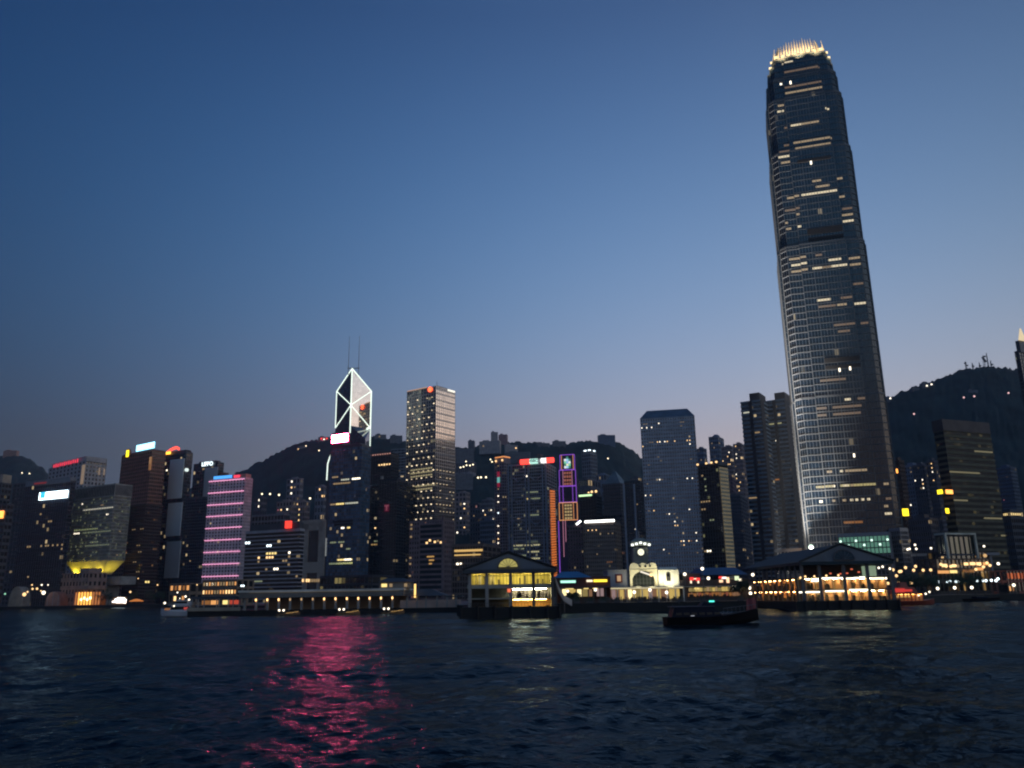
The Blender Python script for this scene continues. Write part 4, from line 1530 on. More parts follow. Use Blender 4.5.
# ================================================================== the tallest tower
def ifc():
    Y0 = 544
    c0 = W(854.5, 560, Y0)
    cx = c0.x
    phi = math.atan2(cx, Y0)
    root = thing('supertall_tower', 'tallest skyscraper, dark glass, tapering in setbacks to a floodlit claw crown', 'building', (cx, Y0, G), -(phi - R_(5.0)))
    ca, sa = math.cos(-(phi - R_(5.0))), math.sin(-(phi - R_(5.0)))
    ux, uy = Vector((ca, sa, 0)), Vector((-sa, ca, 0))
    Cc = Vector((cx, Y0, G))

    def zrow(y):
        # row on the tower axis
        y = y - 6.5 * (600 - y) / 560.
        x = 855 + (y - 560) * .118
        d = ray(x, y)
        t_ = (Cc - uy * 23 - CAM).dot(uy) / d.dot(uy)
        return (CAM + d * t_).z - G
    # half widths from measured silhouettes
    lev = [(600, 28.6), (400, 28.3), (250, 27.3), (157, 26.0), (104, 24.2), (82, 22.3), (68, 20.4), (60, 18.4)]
    H = zrow(57)
    secs = []
    for (ya, wa), (yb, wb) in zip(lev, lev[1:]):
        secs.append((max(0, zrow(ya)) if ya < 600 else 0, zrow(yb), wa))
    secs.append((zrow(60), H, 16.2))
    FH = 4.55
    glass = glassmat('g_ifc', (.004, .012, .026), (2.4, 2.4, FH), lit=.012, litcol=(1, .8, .5), lits=.35, ior=1.62, rough=.1, tint=.35)
    gl, sl, mu = MB(), MB(), MB()

    def plan(h, e=0):
        n = h * .30
        h2 = h + e
        q = 2.6
        return [(-h2 + n, -h2), (h2 - n, -h2), (h2 - n + q, -h2 + q), (h2 - q, -h2 + n - q), (h2, -h2 + n), (h2, h2 - n), (h2 - q, h2 - n + q), (h2 - n + q, h2 - q), (h2 - n, h2), (-h2 + n, h2), (-h2 + n - q, h2 - q), (-h2 + q, h2 - n + q), (-h2, h2 - n), (-h2, -h2 + n), (-h2 + q, -h2 + n - q), (-h2 + n - q, -h2 + q)]

    def plan2(h, e=0):
        # square with projecting centre bays and set-back corners cut at 45 degrees
        c = h * .20
        s_ = 1.6
        a = h + e
        m_ = h * .52
        P = []
        quad = [(-m_, -a), (m_, -a), (m_, -a + s_), (a - c, -a + s_), (a - s_, -a + c), (a - s_, -m_)]
        for k in range(4):
            cs, sn = [(1, 0), (0, 1), (-1, 0), (0, -1)][k]
            for x, y in quad:
                P.append((x * cs - y * sn, x * sn + y * cs))
            P.append(((a - s_) * cs - (-m_) * sn, (a - s_) * sn + (-m_) * cs)) if False else None
        return [p for p in P if p]
    z = 0
    for (z0, z1, h) in secs:
        gl.prism(plan2(h), z0, z1)
        sl.prism(plan2(h, .22), z1 - .4, z1 + .9)
        k = math.ceil(z0 / FH)
        while k * FH < z1 - 1:
            zz = k * FH
            sl.prism(plan2(h, .28), zz, zz + .6)
            k += 1
        P = plan2(h, .2)
        n = len(P)
        for i in range(n):
            p0, p1 = Vector(P[i]), Vector(P[(i + 1) % n])
            ln_ = (p1 - p0).length
            if ln_ < 2.5:
                mu.tube((p0.x, p0.y, z0), (p0.x, p0.y, z1), .3, n=4)
                continue
            m_ = max(1, round(ln_ / 1.9))
            nrm = Vector((p1.y - p0.y, -(p1.x - p0.x))).normalized()
            for j in range(m_ + 1):
                p = p0 + (p1 - p0) * j / m_ + nrm * .12
                w_ = .10 if j % 4 else .2
                mu.box(p.x - w_, p.x + w_, p.y - w_, p.y + w_, z0, z1)
    gl.build('glazing', glass, root)
    IFCM = mat('silver curtain wall trim', (.075, .085, .10), rough=.45, metal=0, var=.1)
    sl.build('floor_bands', IFCM, root)
    mu.build('mullions', IFCM, root)

    def face_pt(px, py, h, side=False):
        nrm = ux if side else uy
        off = Cc - nrm * h
        d = ray(px, py)
        t_ = (off - CAM).dot(nrm) / d.dot(nrm)
        p = CAM + d * t_ - Cc
        return p.dot(ux), p.dot(uy), p.z

    def hw(zv):
        for z0, z1, h in secs:
            if z0 <= zv < z1:
                return h
        return secs[-1][2]

    def strip(x0, x1, y, mt_, hmul=.6, name='window', h=None, lift=.42, snap=True):
        zg = zrow(y)
        hh = hw(zg)
        xa, _, za = face_pt(x0, y, hh)
        xb, _, zb = face_pt(x1, y, hh)
        zc = (za + zb) / 2
        if snap:
            zc = (math.floor(zc / FH) + .58) * FH
        m_ = hh * .52
        # the strip follows the projecting centre bay and the set back shoulders
        for lo, hi, dep in ((-hh * .8, -m_, -hh + 1.6), (-m_, m_, -hh), (m_, hh * .8, -hh + 1.6)):
            a_, b_ = max(xa, lo + .2), min(xb, hi - .2)
            if b_ - a_ > .6:
                o = block(name, mt_, root, ((a_ + b_) / 2, dep - lift * .5 + .05, zc), (b_ - a_, lift, (h or FH * hmul)))
    R1 = emit('office ceiling row dim', (1, .66, .42), .15)
    R2 = emit('office ceiling row', (1, .74, .44), .34)
    R3 = emit('office ceiling row bright', (1, .84, .56), .75)
    R4 = emit('office ceiling row olive', (.95, .8, .35), .42)
    rows = [(782, 793, 62, R3), (800, 816, 59.5, R3), (783, 792, 58, R2), (801, 813, 57, R2), (784, 820, 71, R1), (785, 822, 77, R1), (784, 823, 85, R1), (784, 823, 90, R2), (784, 823, 94, R3),
            (777, 781, 110, R3), (782, 784, 111, R3), (825, 829, 106, R3), (778, 784, 106, R2), (780, 782, 83, WHT), (819, 825, 71.5, R3), (818, 824, 67, R2), (770, 776, 78, R2), (771, 774, 82, R3),
            (784, 787, 126, R1), (790, 819, 123, R2), (791, 801, 124, R3), (784, 790, 144.5, R1), (793, 832, 138.5, R2), (795, 831, 147.5, R2), (796, 831, 150, R1), (778, 791, 158.5, R3), (781, 791, 162.5, R2), (777, 791, 153, R1),
            (832, 845, 152.5, R3), (833, 845, 157, R2), (832, 845, 147, R1), (812, 821, 179.5, R2), (837, 843, 179.5, R2), (787, 799, 196, R2), (801, 837, 191, R3), (816, 830, 189.5, R2), (839, 845, 197, R2),
            (785, 800, 211, R1), (785, 788, 221, R2), (796, 800, 217, R2), (797, 801, 224, R3), (786, 791, 226, R2), (843, 857, 219.5, R3), (842, 856, 212, R2), (842, 855, 205.5, R1),
            (789, 806, 258, R2), (791, 807, 263.5, R3), (791, 808, 269, R2), (812, 847, 264, R3), (815, 822, 253.5, R1), (828, 841, 257.5, R3), (849, 863, 257.5, R2), (850, 864, 262.5, R2), (822, 832, 270, R1), (853, 866, 281, R1),
            (817, 831, 301, R3), (837, 847, 306, R2), (855, 869, 305.5, R3), (841, 853, 300, R1), (818, 836, 308, R1), (834, 855, 324.5, R1), (838, 850, 331, R1), (861, 869, 323, R1),
            (858, 866, 402, R1), (845, 851, 401.5, R3), (833, 862, 410, R1), (833, 861, 413, R1), (816, 827, 411.5, R1), (816, 827, 417.5, R1), (820, 846, 382, R1),
            (827, 832, 472.5, R2), (840, 843, 471, R3), (845, 867, 470.5, R2), (816, 834, 486, R4), (840, 876, 485, R4), (833, 835, 487, WHT), (843, 849, 486.5, R3), (851, 855, 486, R2), (853, 871, 484, R4),
            (832, 835, 499, R2), (842, 846, 498.5, R2), (850, 853, 498.5, R3), (855, 858, 498, R3), (861, 864, 498, R3), (867, 870, 498, R3), (884, 889, 484, R2), (886, 890, 497, R1), (885, 892, 512, R3), (885, 889, 510, R2),
            (844, 863, 525, emit('dull orange room', (0, 0, 0), 0)), (820, 823, 505, WHT), (888, 893, 498, R1)]
    for x0, x1, y, mm in rows:
        strip(x0, x1, y, mm, hmul=.30)
    for x, y in ((811, 163), (790.5, 83), (818, 52), (839.5, 370), (850, 368.5), (854, 455.5), (773, 66)):
        strip(x - .8, x + .8, y, WHT, h=2.2, snap=False, lift=1.0)
    # louvred plant floors
    for ya, yb, x0, x1 in ((151, 155.5, 796, 831), (158, 161, 797, 831), (227.5, 233, 807, 843), (236, 239.5, 808, 844), (357, 361.5, 824, 861), (364.5, 368, 825, 862)):
        hh = hw(zrow(ya))
        xa, _, _z = face_pt(x0, ya, hh); xb, _, _z = face_pt(x1, yb, hh)
        z1 = face_pt((x0 + x1) / 2, ya, hh)[2]; z0 = face_pt((x0 + x1) / 2, yb, hh)[2]
        xa, xb = max(xa, -hh * .51), min(xb, hh * .51)
        block('louvre_panel', BLACK, root, ((xa + xb) / 2, -hh - .2, (z0 + z1) / 2), (xb - xa, .9, abs(z1 - z0)))
    # dark corner groove between the flank and the face
    # claw crown
    fin = MB()
    ztop = zrow(40)
    zb_ = H - 3
    h = 16.2
    FINM = mat('pale crown fins', (.62, .56, .46), rough=.4)
    n = 15
    for side in range(4):
        cs, sn = [(1, 0), (0, 1), (-1, 0), (0, -1)][side]
        for i in range(n):
            s_ = -1 + 2 * i / (n - 1)
            x = s_ * h * .86
            y = -h + abs(s_) ** 3 * 2.0
            zt_ = ztop - abs(s_) ** 3 * 3.0 + (1.2 if i % 3 == 0 else 0)
            pr = [(x, y, zb_), (x * .98, y + .4, zb_ + (zt_ - zb_) * .55), (x * .93, y + 2.2, zt_)]
            for (p, q_, r0, r1) in ((pr[0], pr[1], .75, .6), (pr[1], pr[2], .6, .12)):
                P = (p[0] * cs - p[1] * sn, p[0] * sn + p[1] * cs, p[2]); Q = (q_[0] * cs - q_[1] * sn, q_[0] * sn + q_[1] * cs, q_[2])
                fin.tube(P, Q, r0, r1, 5)
    fin.build('crown_fins', FINM, root)
    sh_ = MB()
    zs = zrow(52)
    sh_.prism([(x * .80, y * .80) for x, y in plan2(h)], H - 1, H + 3)
    sh_.build('crown_drum', mat('crown inner wall', (.30, .27, .22)), root)
    # left and right shoulder fins lower down
    for sx in (-1, 1):
      for sy in (-1, 1):
        sf = MB()
        for i in range(6):
            x = sx * (17.2 + i * .7)
            sf.tube((x, sy * (17 - i * .4), zrow(64) - i * 2.0), (x - sx * .9, sy * (16.5 - i * .4), zrow(47) - i * 3.1), .55, .15, 5)
        sf.build('crown_fins', FINM, root)
    # lamps that wash the crown and the left flank
    def L2Wp(x, y, z):
        return Cc + ux * x + uy * y + Vector((0, 0, z))
    CR = emit('crown lamp glow', (1, .74, .36), 1.6)
    for i in range(8):
        x = -15.4 + i * 4.4
        block('crown_lamp', CR, root, (x, -h - .5, H + 1.6), (2.0, .8, 1.5))
    for sx in (-1, 1):
        block('crown_lamp', CR, root, (sx * 18.6, -16.5, zrow(60) + .5), (2.6, .8, 1.6))
        block('crown_lamp', CR, root, (sx * 20.2, -15.8, zrow(64)), (2.0, .8, 1.4))
    for x, y in ((-12, -26), (0, -26), (12, -26)):
        lamp('SPOT', 'crown_floodlight', L2Wp(x, y, H - 6), L2Wp(x * .9, -18, H + 10), 2.8e4, (1, .70, .32), .6, 110)
    for sx in (-1, 1):
        lamp('SPOT', 'crown_floodlight', L2Wp(sx * 29, -22, H - 16), L2Wp(sx * 20, -17, H + 2), 2.4e4, (1, .80, .46), .6, 90)
    # flank floodlight at the foot on the left
    lamp('SPOT', 'flank_floodlight', L2Wp(-42, -30, 12), L2Wp(-29, -10, 75), 2.2e6, (1, .84, .66), 1.2, 42, 1)
    lamp('SPOT', 'flank_floodlight', L2Wp(-48, -40, 12), L2Wp(-30, -15, 190), 1.2e7, (1, .84, .68), 1.2, 20, 1)
    lamp('SPOT', 'flank_floodlight', L2Wp(-26, -58, 12), L2Wp(-24, -27, 90), 1.8e6, (1, .86, .68), 1.2, 45, 1)
    lamp('SPOT', 'flank_floodlight', L2Wp(-30, -66, 12), L2Wp(-26, -27, 190), 3.2e6, (1, .88, .74), 1.2, 30, 1)
    lamp('SPOT', 'flank_floodlight', L2Wp(-40, -52, 8), L2Wp(-25, -27, 32), 1.3e5, (1, .84, .66), 1.2, 80, 1)
    return root, Cc, ux, uy, zrow


_ifc = ifc()
ir, iC, iux, iuy, izrow = _ifc

# lit entrance hall and podium of the tower
t = Tower('glass_podium', 'mint green lit glass podium hall at the foot of the tallest skyscraper', 'building', 838, 889, 906, 535, 490, 28, dr=30)
t.facade(12, 13, 6, ALU, gm(t, 'g_pd', (.012, .020, .022), 12, 13, 6, lit=.0), band=.1, pier=.08)
z0 = t.hit('L', 865, 554)[1]; z1 = t.hit('L', 865, 536)[1]
MINT = emit('mint hall light', (.4, 1, .72), .2)
MINTB = emit('bright mint hall lamp', (.7, 1, .85), 1.8)
for k in range(13):
    x0 = -t.L1 * (k + .12) / 13; x1 = -t.L1 * (k + .88) / 13
    for j in range(3):
        za = z0 + (z1 - z0) * j / 3
        block('window', MINT, t.root, ((x0 + x1) / 2, .05, za + (z1 - z0) / 6), (abs(x1 - x0), .3, (z1 - z0) / 3 * .82))
    if k % 2 == 0:
        block('hall_lamp', MINTB, t.root, ((x0 + x1) / 2, -.3, z0 + (z1 - z0) * (.5 if k % 4 else .75)), (1.1, .4, 1.1))
t.done()
t = Tower('glass_podium', 'grey latticed podium wing right of the mint lit hall', 'building', 889, 900, 908, 531, 500, 60)
t.facade(14, 6, 6, ALU, gm(t, 'g_pd2', (.02, .022, .028), 14, 6, 6, lit=.03), band=.25, pier=.15)
t.done()
t = Tower('pale_low_building', 'low pale flat-roofed building left of the tallest skyscraper', 'building', 774, 802, 806, 551, 560, 36, dr=20)
t.facade(3, 8, 3, BEIGE, gm(t, 'g_plb', (.02, .02, .024), 3, 8, 3), band=.5, pier=.3).done()
# glowing lamp box at the flank's foot
lb = thing('floodlight_box', 'glaring greenish-white floodlight at the left foot of the tallest skyscraper', 'lamp', W(811, 547, 502) - Vector((0, 0, 0)))
q = MB(); q.lathe((0, 0, -12), [(.5, 0), (.4, 8), (.4, 11)], 8); q.build('post', DALU, lb)
q = MB(); q.ball((0, 0, 0), 1.5, 12); q.build('lamp_head', emit('greenish white flood', (.75, 1, .82), 1.6), lb)

# ================================================================== right-hand side
flat(893.5, 899, 904, 462, 760, 60, 'dark brown slab with an orange sign, hard against the tallest skyscraper', mat('brown slab render', (.10, .06, .05)), 30, 3, 3, .02, group=None)
for x, y, mm, w_, h_, lab in ((896.3, 471, ORG, 2.6, 4.2, 'small orange glowing sign on the brown slab beside the tallest skyscraper'), (905.5, 512.3, YELS, 5.6, 7.0, 'big square yellow glowing sign below the small orange one')):
    p = W(x, y, 740)
    q = MB(); s_ = 740 / FPX / 1.0
    q.box(-w_ / 2 * s_, w_ / 2 * s_, -.5, .5, -h_ / 2 * s_, h_ / 2 * s_)
    q.box(-.5, .5, .6, 14, -1, 1, 1)
    o = q.build('lit_sign', [mm, DALU], None, p)
    tag(o, lab, 'sign')
flat(902, 916, 922, 466, 950, 50, 'grey flats with a cluster of white lit rooms right of the tallest skyscraper', FL4, 30, 6, 4, .05,
     ((914.5, 474, WHT), (911, 474.5, DIMW), (921, 463.5, DIMW)), frac=.02, mts=(WARM, WHT), group=None)
flat(912, 924, 930, 466, 900, 52, 'flats with white rooms stacked in two columns', FL3, 30, 5, 4, .06,
     ((915.5, 481, WHT), (921.5, 480.5, WHT), (922, 484, WARM), (922.5, 487, WHT), (922.5, 491, DIMW)), group=None)
flat(926, 934, 938, 462, 860, 55, 'narrow flats showing a short column of amber rooms', FL3, 30, 4, 3, .05,
     ((931, 466, WARM), (931.5, 469.5, WARM), (932, 474.5, WHT), (933, 479.5, WARM)), group=None)
flat(908, 930, 938, 520, 640, 50, 'low dark block with pale vertical ribs below the white-lit flats', FL3, 12, 10, 4, .02, group=None)

# louvred tan tower
t = Tower('louvred_tower', 'broad tan office tower of horizontal louvre bands under a brown cap', 'building', 933, 943.5, 990.5, 431, 640, 68)
LV = mat('tan louvre', (.15, .14, .10), rough=.95, ior=1.2)
t.facade(28, 6, 16, LV, gm(t, 'g_lv', (.012, .014, .016), 28, 6, 16, lit=.12, litcol=(.9, .75, .35), lits=.05, ior=1.25, rough=.35), band=.45, pier=0, prow=.6)
L1, L2, H = t.L1, t.L2, t.H
zc = t.hit('R', 965, 421)[1]
b = MB(); b.box(-L1 * 1.0, .5, -.5, L2 * .985, H + .6, zc)
b.build('roof_cap', mat('brown roof block', (0, 0, 0)), t.root)
for x0, x1, y in ((975, 993, 452.5), (950, 980, 473), (952, 968, 500), (985, 1003, 522), (1001, 1007, 534)):
    t.strip('R', x0, x1, y, emit('dim louvre light', (.9, .78, .4), .16))
for x0, x1, y0, y1, mm in ((938.6, 943.5, 489.8, 494, YELS), (944.6, 951.3, 490, 494, ORG)):
    t.panel('L' if x0 < 943 else 'R', x0, y0, x1, y1, mm, 'sign_panel', out=1.2)
t.panel('R', 944.5, 508.5, 947.5, 513.5, YELS, 'sign_panel', out=1.2)
t.done()

# far right edge tower with lit tip
t = Tower('edge_tower', 'dark teal tower at the right edge of the view with a glowing pinnacle', 'building', 1014.5, 1019, 1050, 352, 900, 64)
t.facade(60, 4, 14, DALU, gm(t, 'g_far', (.018, .03, .038), 60, 4, 14, lit=.05, litcol=(.6, 1, .75), lits=.14, ior=1.9), band=.2, pier=.12)
b = MB(); z1 = t.hit('L', 1018, 340)[1]
b.box(-t.L1 * .7, t.L1 * .2, 2, 34, t.H, z1); b.build('upper_stage', DALU, t.root)
b = MB(); z2 = t.hit('L', 1021, 326)[1]
b.tube((1, 8, z1), (1, 8, z2), 4.2, .6, 8); b.build('pinnacle', emit('pinnacle glow', (1, .80, .5), .8), t.root)
t.rand('R', .02, (DIMG, DIMW)); t.rand('L', .05, (DIMG,))
t.done()
flat(996, 1010, 1016, 468, 1000, 55, 'dark blue flats between the louvred tower and the edge of view', FL4, 32, 8, 4, .02, ((1003, 500, emit('dim pink room', (1, .3, .4), .3)),), group=None)
t = Tower('dark_office_block', 'dark blue-grey office block at the right edge with one long lit floor', 'building', 1002, 1010, 1060, 512, 560, 66)
t.facade(12, 4, 24, mat('dark blue cladding', (.06, .07, .09)), gm(t, 'g_re', (.014, .018, .026), 12, 4, 24, lit=.02), band=.4, pier=.1)
t.strip('R', 1011, 1022, 518, emit('gold long floor', (1, .72, .3), 1.0)); t.strip('L', 1004, 1008, 519, emit('gold long floor', (0, 0, 0), 0))
t.done()

# frame building at the waterfront right
t = Tower('frame_building', 'low building with a pale outlined roof frame and greenish interior', 'building', 935, 944, 973.5, 536.5, 470, 72)
t.facade(3, 2, 6, mat('dark grey panel', (0, 0, 0)), gm(t, 'g_fr', (.03, .04, .025), 3, 2, 6, lit=.6, litcol=(.6, .7, .25), lits=.05), band=.1, pier=.1)
b = MB(); L2 = t.L2
b.box(.3, 1.4, -.5, L2 + .5, t.H + 1, t.H + 2.0); b.box(.3, 1.4, -.5, .6, 0, t.H + 1); b.box(.3, 1.4, L2 - .6, L2 + .5, 0, t.H + 1)
b.box(-t.L1 - .2, .29, -.6, .6, t.H + 1, t.H + 2)
b.build('outline_frame', mat('pale frame', (.5, .5, .42)), t.root)
t.done()

# ================================================================== mid slope flats
bm = [(455.5, 466, 470, 493, 1500, 'brown flats with a thin column of white rooms right of the studded tower', FL2, 22, 3, 3, .10, ((464.5, 505, WHT), (464.5, 508, WARM), (465, 526, WARM), (465, 541, WHT), (459, 520.5, WHT), (458.5, 532, WHT))),
      (470, 480, 486, 505, 1400, 'dark reddish flats halfway between studded tower and stepped tower', FL3, 20, 4, 3, .12, ((476, 507, emit('dim pink room', (0, 0, 0), 0)), (474, 515, DIMW))),
      (482, 492, 497, 500, 1350, 'grey flats with white rooms just left of the stepped tower', FL1, 22, 5, 3, .10, ((484, 511.5, WHT), (490.5, 511.5, WHT), (485, 516, WARM), (492, 517.5, WHT), (494, 535.5, WHT), (487, 524, DIMW))),
      (480, 494, 498, 521, 1200, 'low lilac-grey flats in front of the white-roomed ones', FL4, 16, 7, 3, .05, ()),
      (287, 300, 303.5, 479, 1500, 'pale twin-front apartment slab alone on the dark hillside', FL1, 20, 4, 3, .04, ((293, 481, WHT), (293, 488, WARM), (291.5, 495, WHT), (294, 489, DIMW))),
      (277, 292, 297, 502, 1250, 'mauve flats with red and amber rooms above the red roof cube', FL2, 18, 5, 3, .10, ((282, 512, WARM), (286, 512.5, WHT), (285, 515, WARM), (282, 519, REDL), (277, 513.5, emit('dim pink room', (0, 0, 0), 0)))),
      (294, 305, 310, 502, 1300, 'mauve flats right of the red and amber-roomed ones', FL2, 18, 5, 3, .10, ((298, 506, WARM), (300, 508, WARM), (298, 515, YEL), (298.5, 520, WARM))),
      (254, 262, 267, 498, 1500, 'dim flats low on the hill with three stacked white rooms', FL3, 16, 4, 3, .04, ((258.5, 502, WHT), (258.5, 505, WHT), (258.5, 508, WHT))),
      (315.5, 324, 328, 487, 1450, 'pale slim flats on the hill tucked behind the blue glass tower', FL1, 16, 3, 3, .05, ((320.5, 489.5, WARM), (321, 497.5, WARM), (324.5, 497.5, WARM), (319, 493, DIMW))),
      (455, 470, 476, 462, 1900, 'long pale institutional block high on the slope by the studded tower', FL1, 8, 8, 3, .0, ()),
      (596, 606, 610, 475, 1450, 'grey hillside flats left of the pyramid roof', FL4, 14, 4, 3, .03, ((600, 478, DIMW),)),
      (630, 640, 644, 478, 1500, 'dim flats right of the pyramid roof', FL3, 12, 5, 3, .05, ()),
      (576, 590, 600, 480, 1350, 'grey-green flats behind the green-white rooftop sign', FL3, 12, 6, 4, .05, ()),
      ]
for a_ in bm:
    flat(a_[0], a_[1], a_[2], a_[3], a_[4], 28, a_[5], a_[6], a_[7], a_[8], a_[9], a_[10], a_[11])

# ================================================================== houses and masts along the ridge
def ridge_house(x0, x1, y0, y1, label, wall, lights=(), Yf=.985, floors=4):
    Yd = lerp_tab(ridgeY, (x0 + x1) / 2) * Yf
    p = W((x0 + x1) / 2, y1, Yd)
    q = W((x0 + x1) / 2, y0, Yd)
    wd = (W(x1, y1, Yd) - W(x0, y1, Yd)).length
    h = q.z - p.z
    o = thing('hilltop_building', label, 'building', (p.x, p.y, p.z - 12), rnd.uniform(-.25, .25))
    H = h + 12
    b = MB()
    b.box(-wd / 2, wd / 2, 0, 14, 0, H)
    for k in range(floors):
        z = 12 + h * k / floors
        b.box(-wd / 2 - .3, wd / 2 + .3, -.5, 0, z, z + h / floors * .4)
    b.build('wall', wall, o)
    b = MB()
    b.box(-wd / 2 + wd * .15, -wd / 2 + wd * .45, 3, 11, H, H + 3.2)
    b.build('roof_hut', wall, o)
    for fx, fz, mm in lights:
        block('window', mm, o, (-wd / 2 + wd * fx, -.7, 12 + h * fz), (3.4, .6, 3.0))


HB = mat('hill house render', (.34, .30, .30))
HD = mat('hill house grey', (.13, .13, .15))
for a_ in [
    (491, 498, 432, 441.5, 'pale upright block of flats on the ridge, tallest above the slope', HB, (), .99, 7),
    (498.5, 507, 434.5, 441.5, 'lower pinkish wing right of the upright ridge flats', mat('pink hill render', (.34, .20, .20)), (), .99, 5),
    (479, 500, 441, 449, 'long pale terrace of flats just below the ridge', HB, ((.2, .4, DIMW),), .95, 4),
    (505, 518, 445, 451, 'small pale villa with a lit gable on the upper slope', HB, ((.85, .5, WARM),), .93, 3),
    (468, 474, 440.5, 447, 'grey block among trees on the ridge left of the upright flats', HD, (), .98, 3),
    (553, 566, 441, 446, 'low dark building sitting on the ridge above the neon tower', HD, (), .985, 2),
    (536, 550, 443, 447.5, 'flat dark roofline on the ridge above the bank sign', HD, (), .985, 2),
    (598.5, 615.5, 435, 444, 'stepped dark block on the ridge left of the mansard tower', mat('hill block blue', (.10, .12, .18)), (), .985, 3),
    (297, 311, 446.5, 451, 'long lit terrace on the shoulder of the left hill', HD, ((.1, .4, WARM), (.6, .3, DIMW)), .97, 2),
    (306, 312, 443.5, 448, 'small amber-lit house near the top of the left hill', HD, ((.7, .4, WARM),), .985, 2),
    (318, 329, 437, 441, 'row of red-lit houses on the ridge left of the pink-white sign', HD, ((.3, .6, REDL), (.8, .6, REDL), (.55, .4, WHT)), .985, 2),
    (375, 386, 434.5, 440, 'dark roofs on the ridge right of the prism tower', HD, ((.4, .6, DIMW),), .985, 2),
    (390, 402, 435.5, 441, 'long dark building on the ridge left of the studded tower', HD, (), .985, 2),
    (3, 16, 450.5, 456, 'reddish building on top of the far left hill', mat('red hill render', (.30, .17, .14)), (), .99, 3),
    (923, 935, 382.5, 389, 'ridge-top building with two glaring lamps on the right hill', HD, ((.35, .5, WHT), (.75, .7, WHT)), .985, 2),
    (913, 920, 387.5, 392, 'small dark house lower on the right ridge', HD, (), .985, 2),
    (888, 893, 397, 400.5, 'tiny lit hut where the right ridge meets the tallest tower', HD, ((.5, .6, WHT),), .985, 1),
    (969, 978, 390, 393, 'faint low building midway up the right hill', HD, (), .93, 1),
    (456, 474, 449, 459, 'broad grey school block below the ridge beside the studded tower', HD, (), .93, 4),
    (505, 530, 452, 458, 'dim long block under the ridge left of the bank sign', HD, (), .9, 3),
    (456, 473, 474, 484, 'dim grey block on the mid slope beside the studded tower', HD, (), .8, 4),
]:
    ridge_house(*a_)

def mast(x, y0, y1, label, wdt=1.2, dishes=0):
    Yd = lerp_tab(ridgeY, x)
    p = W(x, y1, Yd)
    q = W(x, y0, Yd)
    H = q.z - p.z + 10
    o = thing('radio_mast', label, 'mast', (p.x, p.y, p.z - 10), 0, 'masts on the right hill')
    b = MB()
    for sx, sy in ((-1, -1), (1, -1), (1, 1), (-1, 1)):
        b.tube((sx * wdt, sy * wdt, 0), (sx * wdt * .35, sy * wdt * .35, H), .45, .3, 4)
    for k in range(6):
        z = H * k / 6
        f = wdt * (1 - .65 * k / 6)
        b.tube((-f, -f, z), (f * .9, -f * .9, z + H / 6), .25, n=4)
    b.build('lattice', DALU, o)
    if dishes:
        b = MB()
        for i in range(dishes):
            z = H * (.55 + .4 * i / dishes)
            b.lathe((rnd.uniform(-1, 1) * wdt, -wdt, z), [(.4, 0), (3.0, 1), (3.0, 3.2), (.4, 4)], 8)
        b.build('dish', DALU, o)


mast(966.3, 361.5, 368.5, 'stubby mast, leftmost of those on the right hill', 1.8, 2)
mast(973, 363, 368.5, 'short mast second from the left on the right hill', 1.5, 1)
mast(980, 362.5, 368, 'thin short mast in the middle of the right hill group', 1.2, 1)
mast(984.8, 355.5, 367.5, 'thick mast crowded with dishes on the right hill', 2.6, 5)
mast(988.6, 353, 367.5, 'tallest thin mast of the right hill group', 1.2, 0)
mast(991.5, 360.5, 367.5, 'slanting short mast right of the tallest one', 1.6, 1)

# lamps of the hillside roads: each a post with a lamp head
def lamp_post(p, h, mt_, label, group, rad=.35, arm=0):
    o = thing('street_lamp', label, 'lamp', p, 0, group)
    key = (round(h, 1), mt_.name, rad, arm)
    if key not in _lp:
        b = MB(); b.tube((0, 0, 0), (0, 0, h), .16, .09, 6)
        if arm:
            b.tube((0, 0, h), (arm, 0, h + .3), .07)
        a1 = b.build('post', DALU, o)
        b = MB(); b.ball((arm, 0, h + .1), rad, 8)
        a2 = b.build('lamp_head', mt_, o)
        _lp[key] = (a1.data, a2.data)
    else:
        for nm, me in zip(('post', 'lamp_head'), _lp[key]):
            c = bpy.data.objects.new(nm, me); COL.objects.link(c); c.parent = o
    return o


_lp = {}
hl = [(x, y) for x, y in ((460.5, 467.5), (463.5, 466.8), (466.5, 465.3), (470, 465.5), (473, 464.6), (466, 461.5), (492, 461.8), (490.5, 459.5), (478, 477.7), (481, 477.4), (486, 477.3), (262, 494), (270, 494), (279, 495), (310, 498.5),
                          (29.5, 473.6), (22, 473), (306, 446), (319, 450.5), (408, 462), (963.8, 397.5), (974.3, 396.3), (1008.5, 393), (914, 414), (608, 458.5), (612, 479))]
for i, (x, y) in enumerate(hl):
    Yd = lerp_tab(ridgeY, x)
    yr = lerp_tab(ridge, x)
    f = max(.60, 1 - (y - yr) / 95.)
    p = W(x, y, Yd * f)
    left = x < 400
    mid = 400 <= x < 640
    lab = ('pale lamp of the hillside road on the left hill', 'left hill road lamps') if left else (('pale lamp of the hillside road on the central slope', 'central slope road lamps') if mid else ('faint pinkish lamp on the right hill', 'right hill lamps'))
    m_ = emit('pinkish hill lamp', (1, .6, .6), 1.2) if not (left or mid) else emit('hill road lamp', (1, .85, .55), 3.0)
    lamp_post(p - Vector((0, 0, 9)), 9, m_, lab[0], lab[1], rad=1.5)

# ================================================================== WATERFRONT
DECK = mat('weathered dark pier', (.012, .012, .013), rough=.9)
COLM = mat('pier column paint', (.26, .25, .24))
TIMB = mat('pier timber', (.10, .07, .05))


def pierpt(px, Y, z=3.0):
    return PX(px, Y, z)


